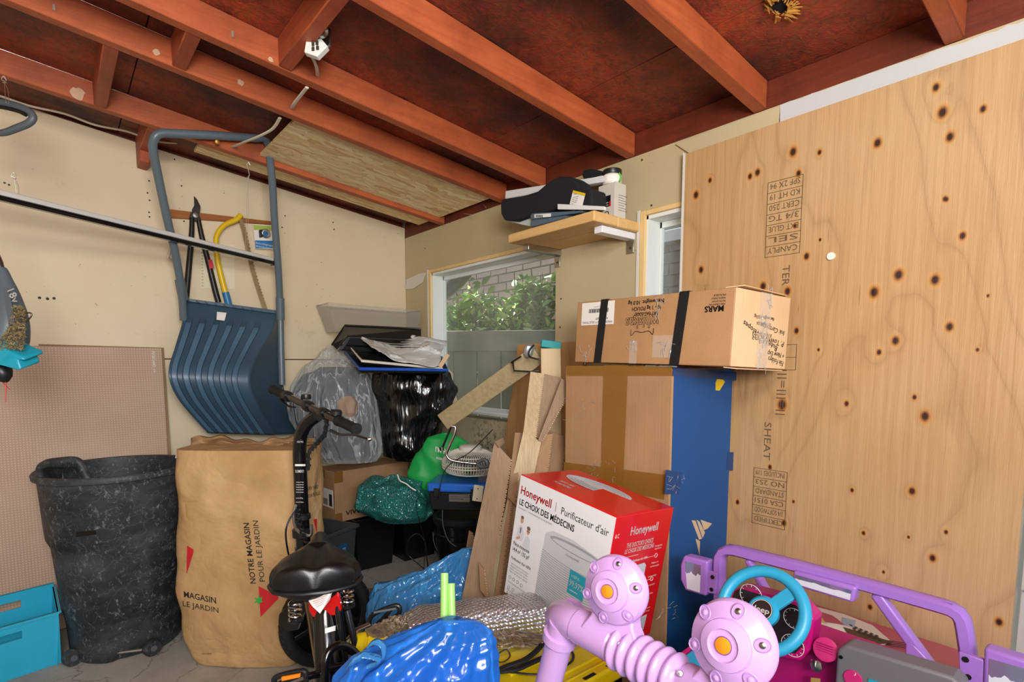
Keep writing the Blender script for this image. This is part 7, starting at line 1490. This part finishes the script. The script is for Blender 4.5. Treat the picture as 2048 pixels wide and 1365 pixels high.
for (x, y) in ((590, 1222), (694, 1192)):
    c = at(x, y-18, d=1.46); b = MB(); b.tube([c+Vector((.016*math.cos(i*.5), .016*math.sin(i*.5), -.0011*i)) for i in range(46)], .003, 6); obj('saddle_spring', b, 'chrome', bk)
    obj('spring_cup', MB().lathe([(0, 0), (.02, 0), (.02, .006), (0, .006)], frame(c-Vector((0, 0, .055)), (0, 0, 1)), 18), 'black_plastic', bk)
rr = at(650, 1218, d=1.44); obj('rear_reflector', MB().slab([at(x, y, d=1.43) for x, y in [(616, 1196), (676, 1180), (683, 1222), (672, 1232), (626, 1236), (618, 1225)]], .012, FH), plain('reflector_red', '#c40d12', .12, coat=.6), bk, bevel=.003)
b = MB(); b.slab([at(x, y, d=1.40+.02*(y < 1200)) for x, y in [(611, 1194), (666, 1180), (660, 1200), (640, 1228), (625, 1214)]], .0008, FH); tg = obj('paper_tag', b, 'white_paper', bk, smooth=False)
b = MB()
for k in range(5): b.tube([at(624+k*2, 1200+k*4, d=1.398), at(655-k*2, 1192+k*4, d=1.398)], .0005, 3)
obj('tag_print', b, 'print_red', tg, kind='stuff')
b = MB(); b.tube([at(650, 1215, d=1.46), at(655, 1300, d=1.42), at(660, 1420, d=1.38)], [.030, .033, .034], 24); fm = obj('seat_tube', b, 'black_gloss', bk)
obj('frame_label', patch([at(650, 1258, d=1.40), at(671, 1252, d=1.40), at(671, 1262, d=1.40), at(650, 1268, d=1.40)], 5), 'white_paper', bk); drape(bpy.data.objects['frame_label'], fm, .001)
for (x0, y0, x1, y1, r, m_) in ((676, 1212, 690, 1330, .0105, 'black_gloss'), (694, 1222, 722, 1335, .009, 'chrome'), (633, 1230, 642, 1420, .009, 'black_gloss')):
    obj('frame_strut', MB().tube([at(x0, y0, d=1.44), at(x1, y1, d=1.42)], r, 14), m_ if m_ != 'chrome' else 'black_gloss', bk)
b = MB(); b.tube([at(648, 1420, d=1.30), at(650, 1340, d=1.30), at(656, 1308, d=1.31), at(676, 1292, d=1.33), at(700, 1298, d=1.35), at(722, 1322, d=1.36), at(735, 1350, d=1.36)], .0105, 14, smooth=6); b.tube([at(654, 1338, d=1.30), at(705, 1330, d=1.34)], .009, 12); obj('rack_tube', b, 'black_gloss', bk)
def pedal(c4, nm, refl):
    p = obj(nm, MB().tube(c4, .007, 10, closed=True, smooth=5), 'black_plastic', bk); m1, m2 = (c4[0]+c4[-1])/2, (c4[len(c4)//2-1]+c4[len(c4)//2])/2
    obj('pedal_spindle', MB().tube([m1, m2], .006, 10), 'black_plastic', p)
    if refl: obj('pedal_reflector', MB().slab(refl, .006, FH), 'orange', p, bevel=.001)
    return p
pedal([at(x, y, d=1.56) for x, y in ((740, 1262), (742, 1234), (775, 1217), (797, 1213), (795, 1232), (760, 1244), (752, 1262))], 'pedal', None)
obj('pedal_bar', MB().tube([at(748, 1226, d=1.49), at(792, 1218, d=1.49)], .0035, 8), 'grey_plastic', bk)
obj('crank', MB().tube([at(738, 1252, d=1.50), at(715, 1262, d=1.47), at(690, 1290, d=1.44)], .009, 12), 'steel', bk)
pedal([at(x, y, d=1.32) for x, y in ((548, 1362), (560, 1352), (605, 1343), (612, 1352), (608, 1366), (560, 1378))], 'pedal', [at(x, y, d=1.305) for x, y in ((562, 1356), (600, 1349), (600, 1356), (563, 1364))])
obj('crank', MB().tube([at(610, 1355, d=1.32), at(640, 1348, d=1.34), at(660, 1340, d=1.38)], .009, 12), 'black_gloss', bk)
obj('main_tube', MB().tube([Vector((stp[0].x, stp[0].y, .42)), at(655, 1380, d=1.45), rwc+Vector((0, 0, .06))], .022, 16), 'black_gloss', bk)
obj('motor_case', MB().lathe([(0, -.03), (.05, -.028), (.055, 0), (.05, .028), (0, .03)], frame(at(655, 1380, d=1.42), sd2), 24), 'black_plastic', bk)
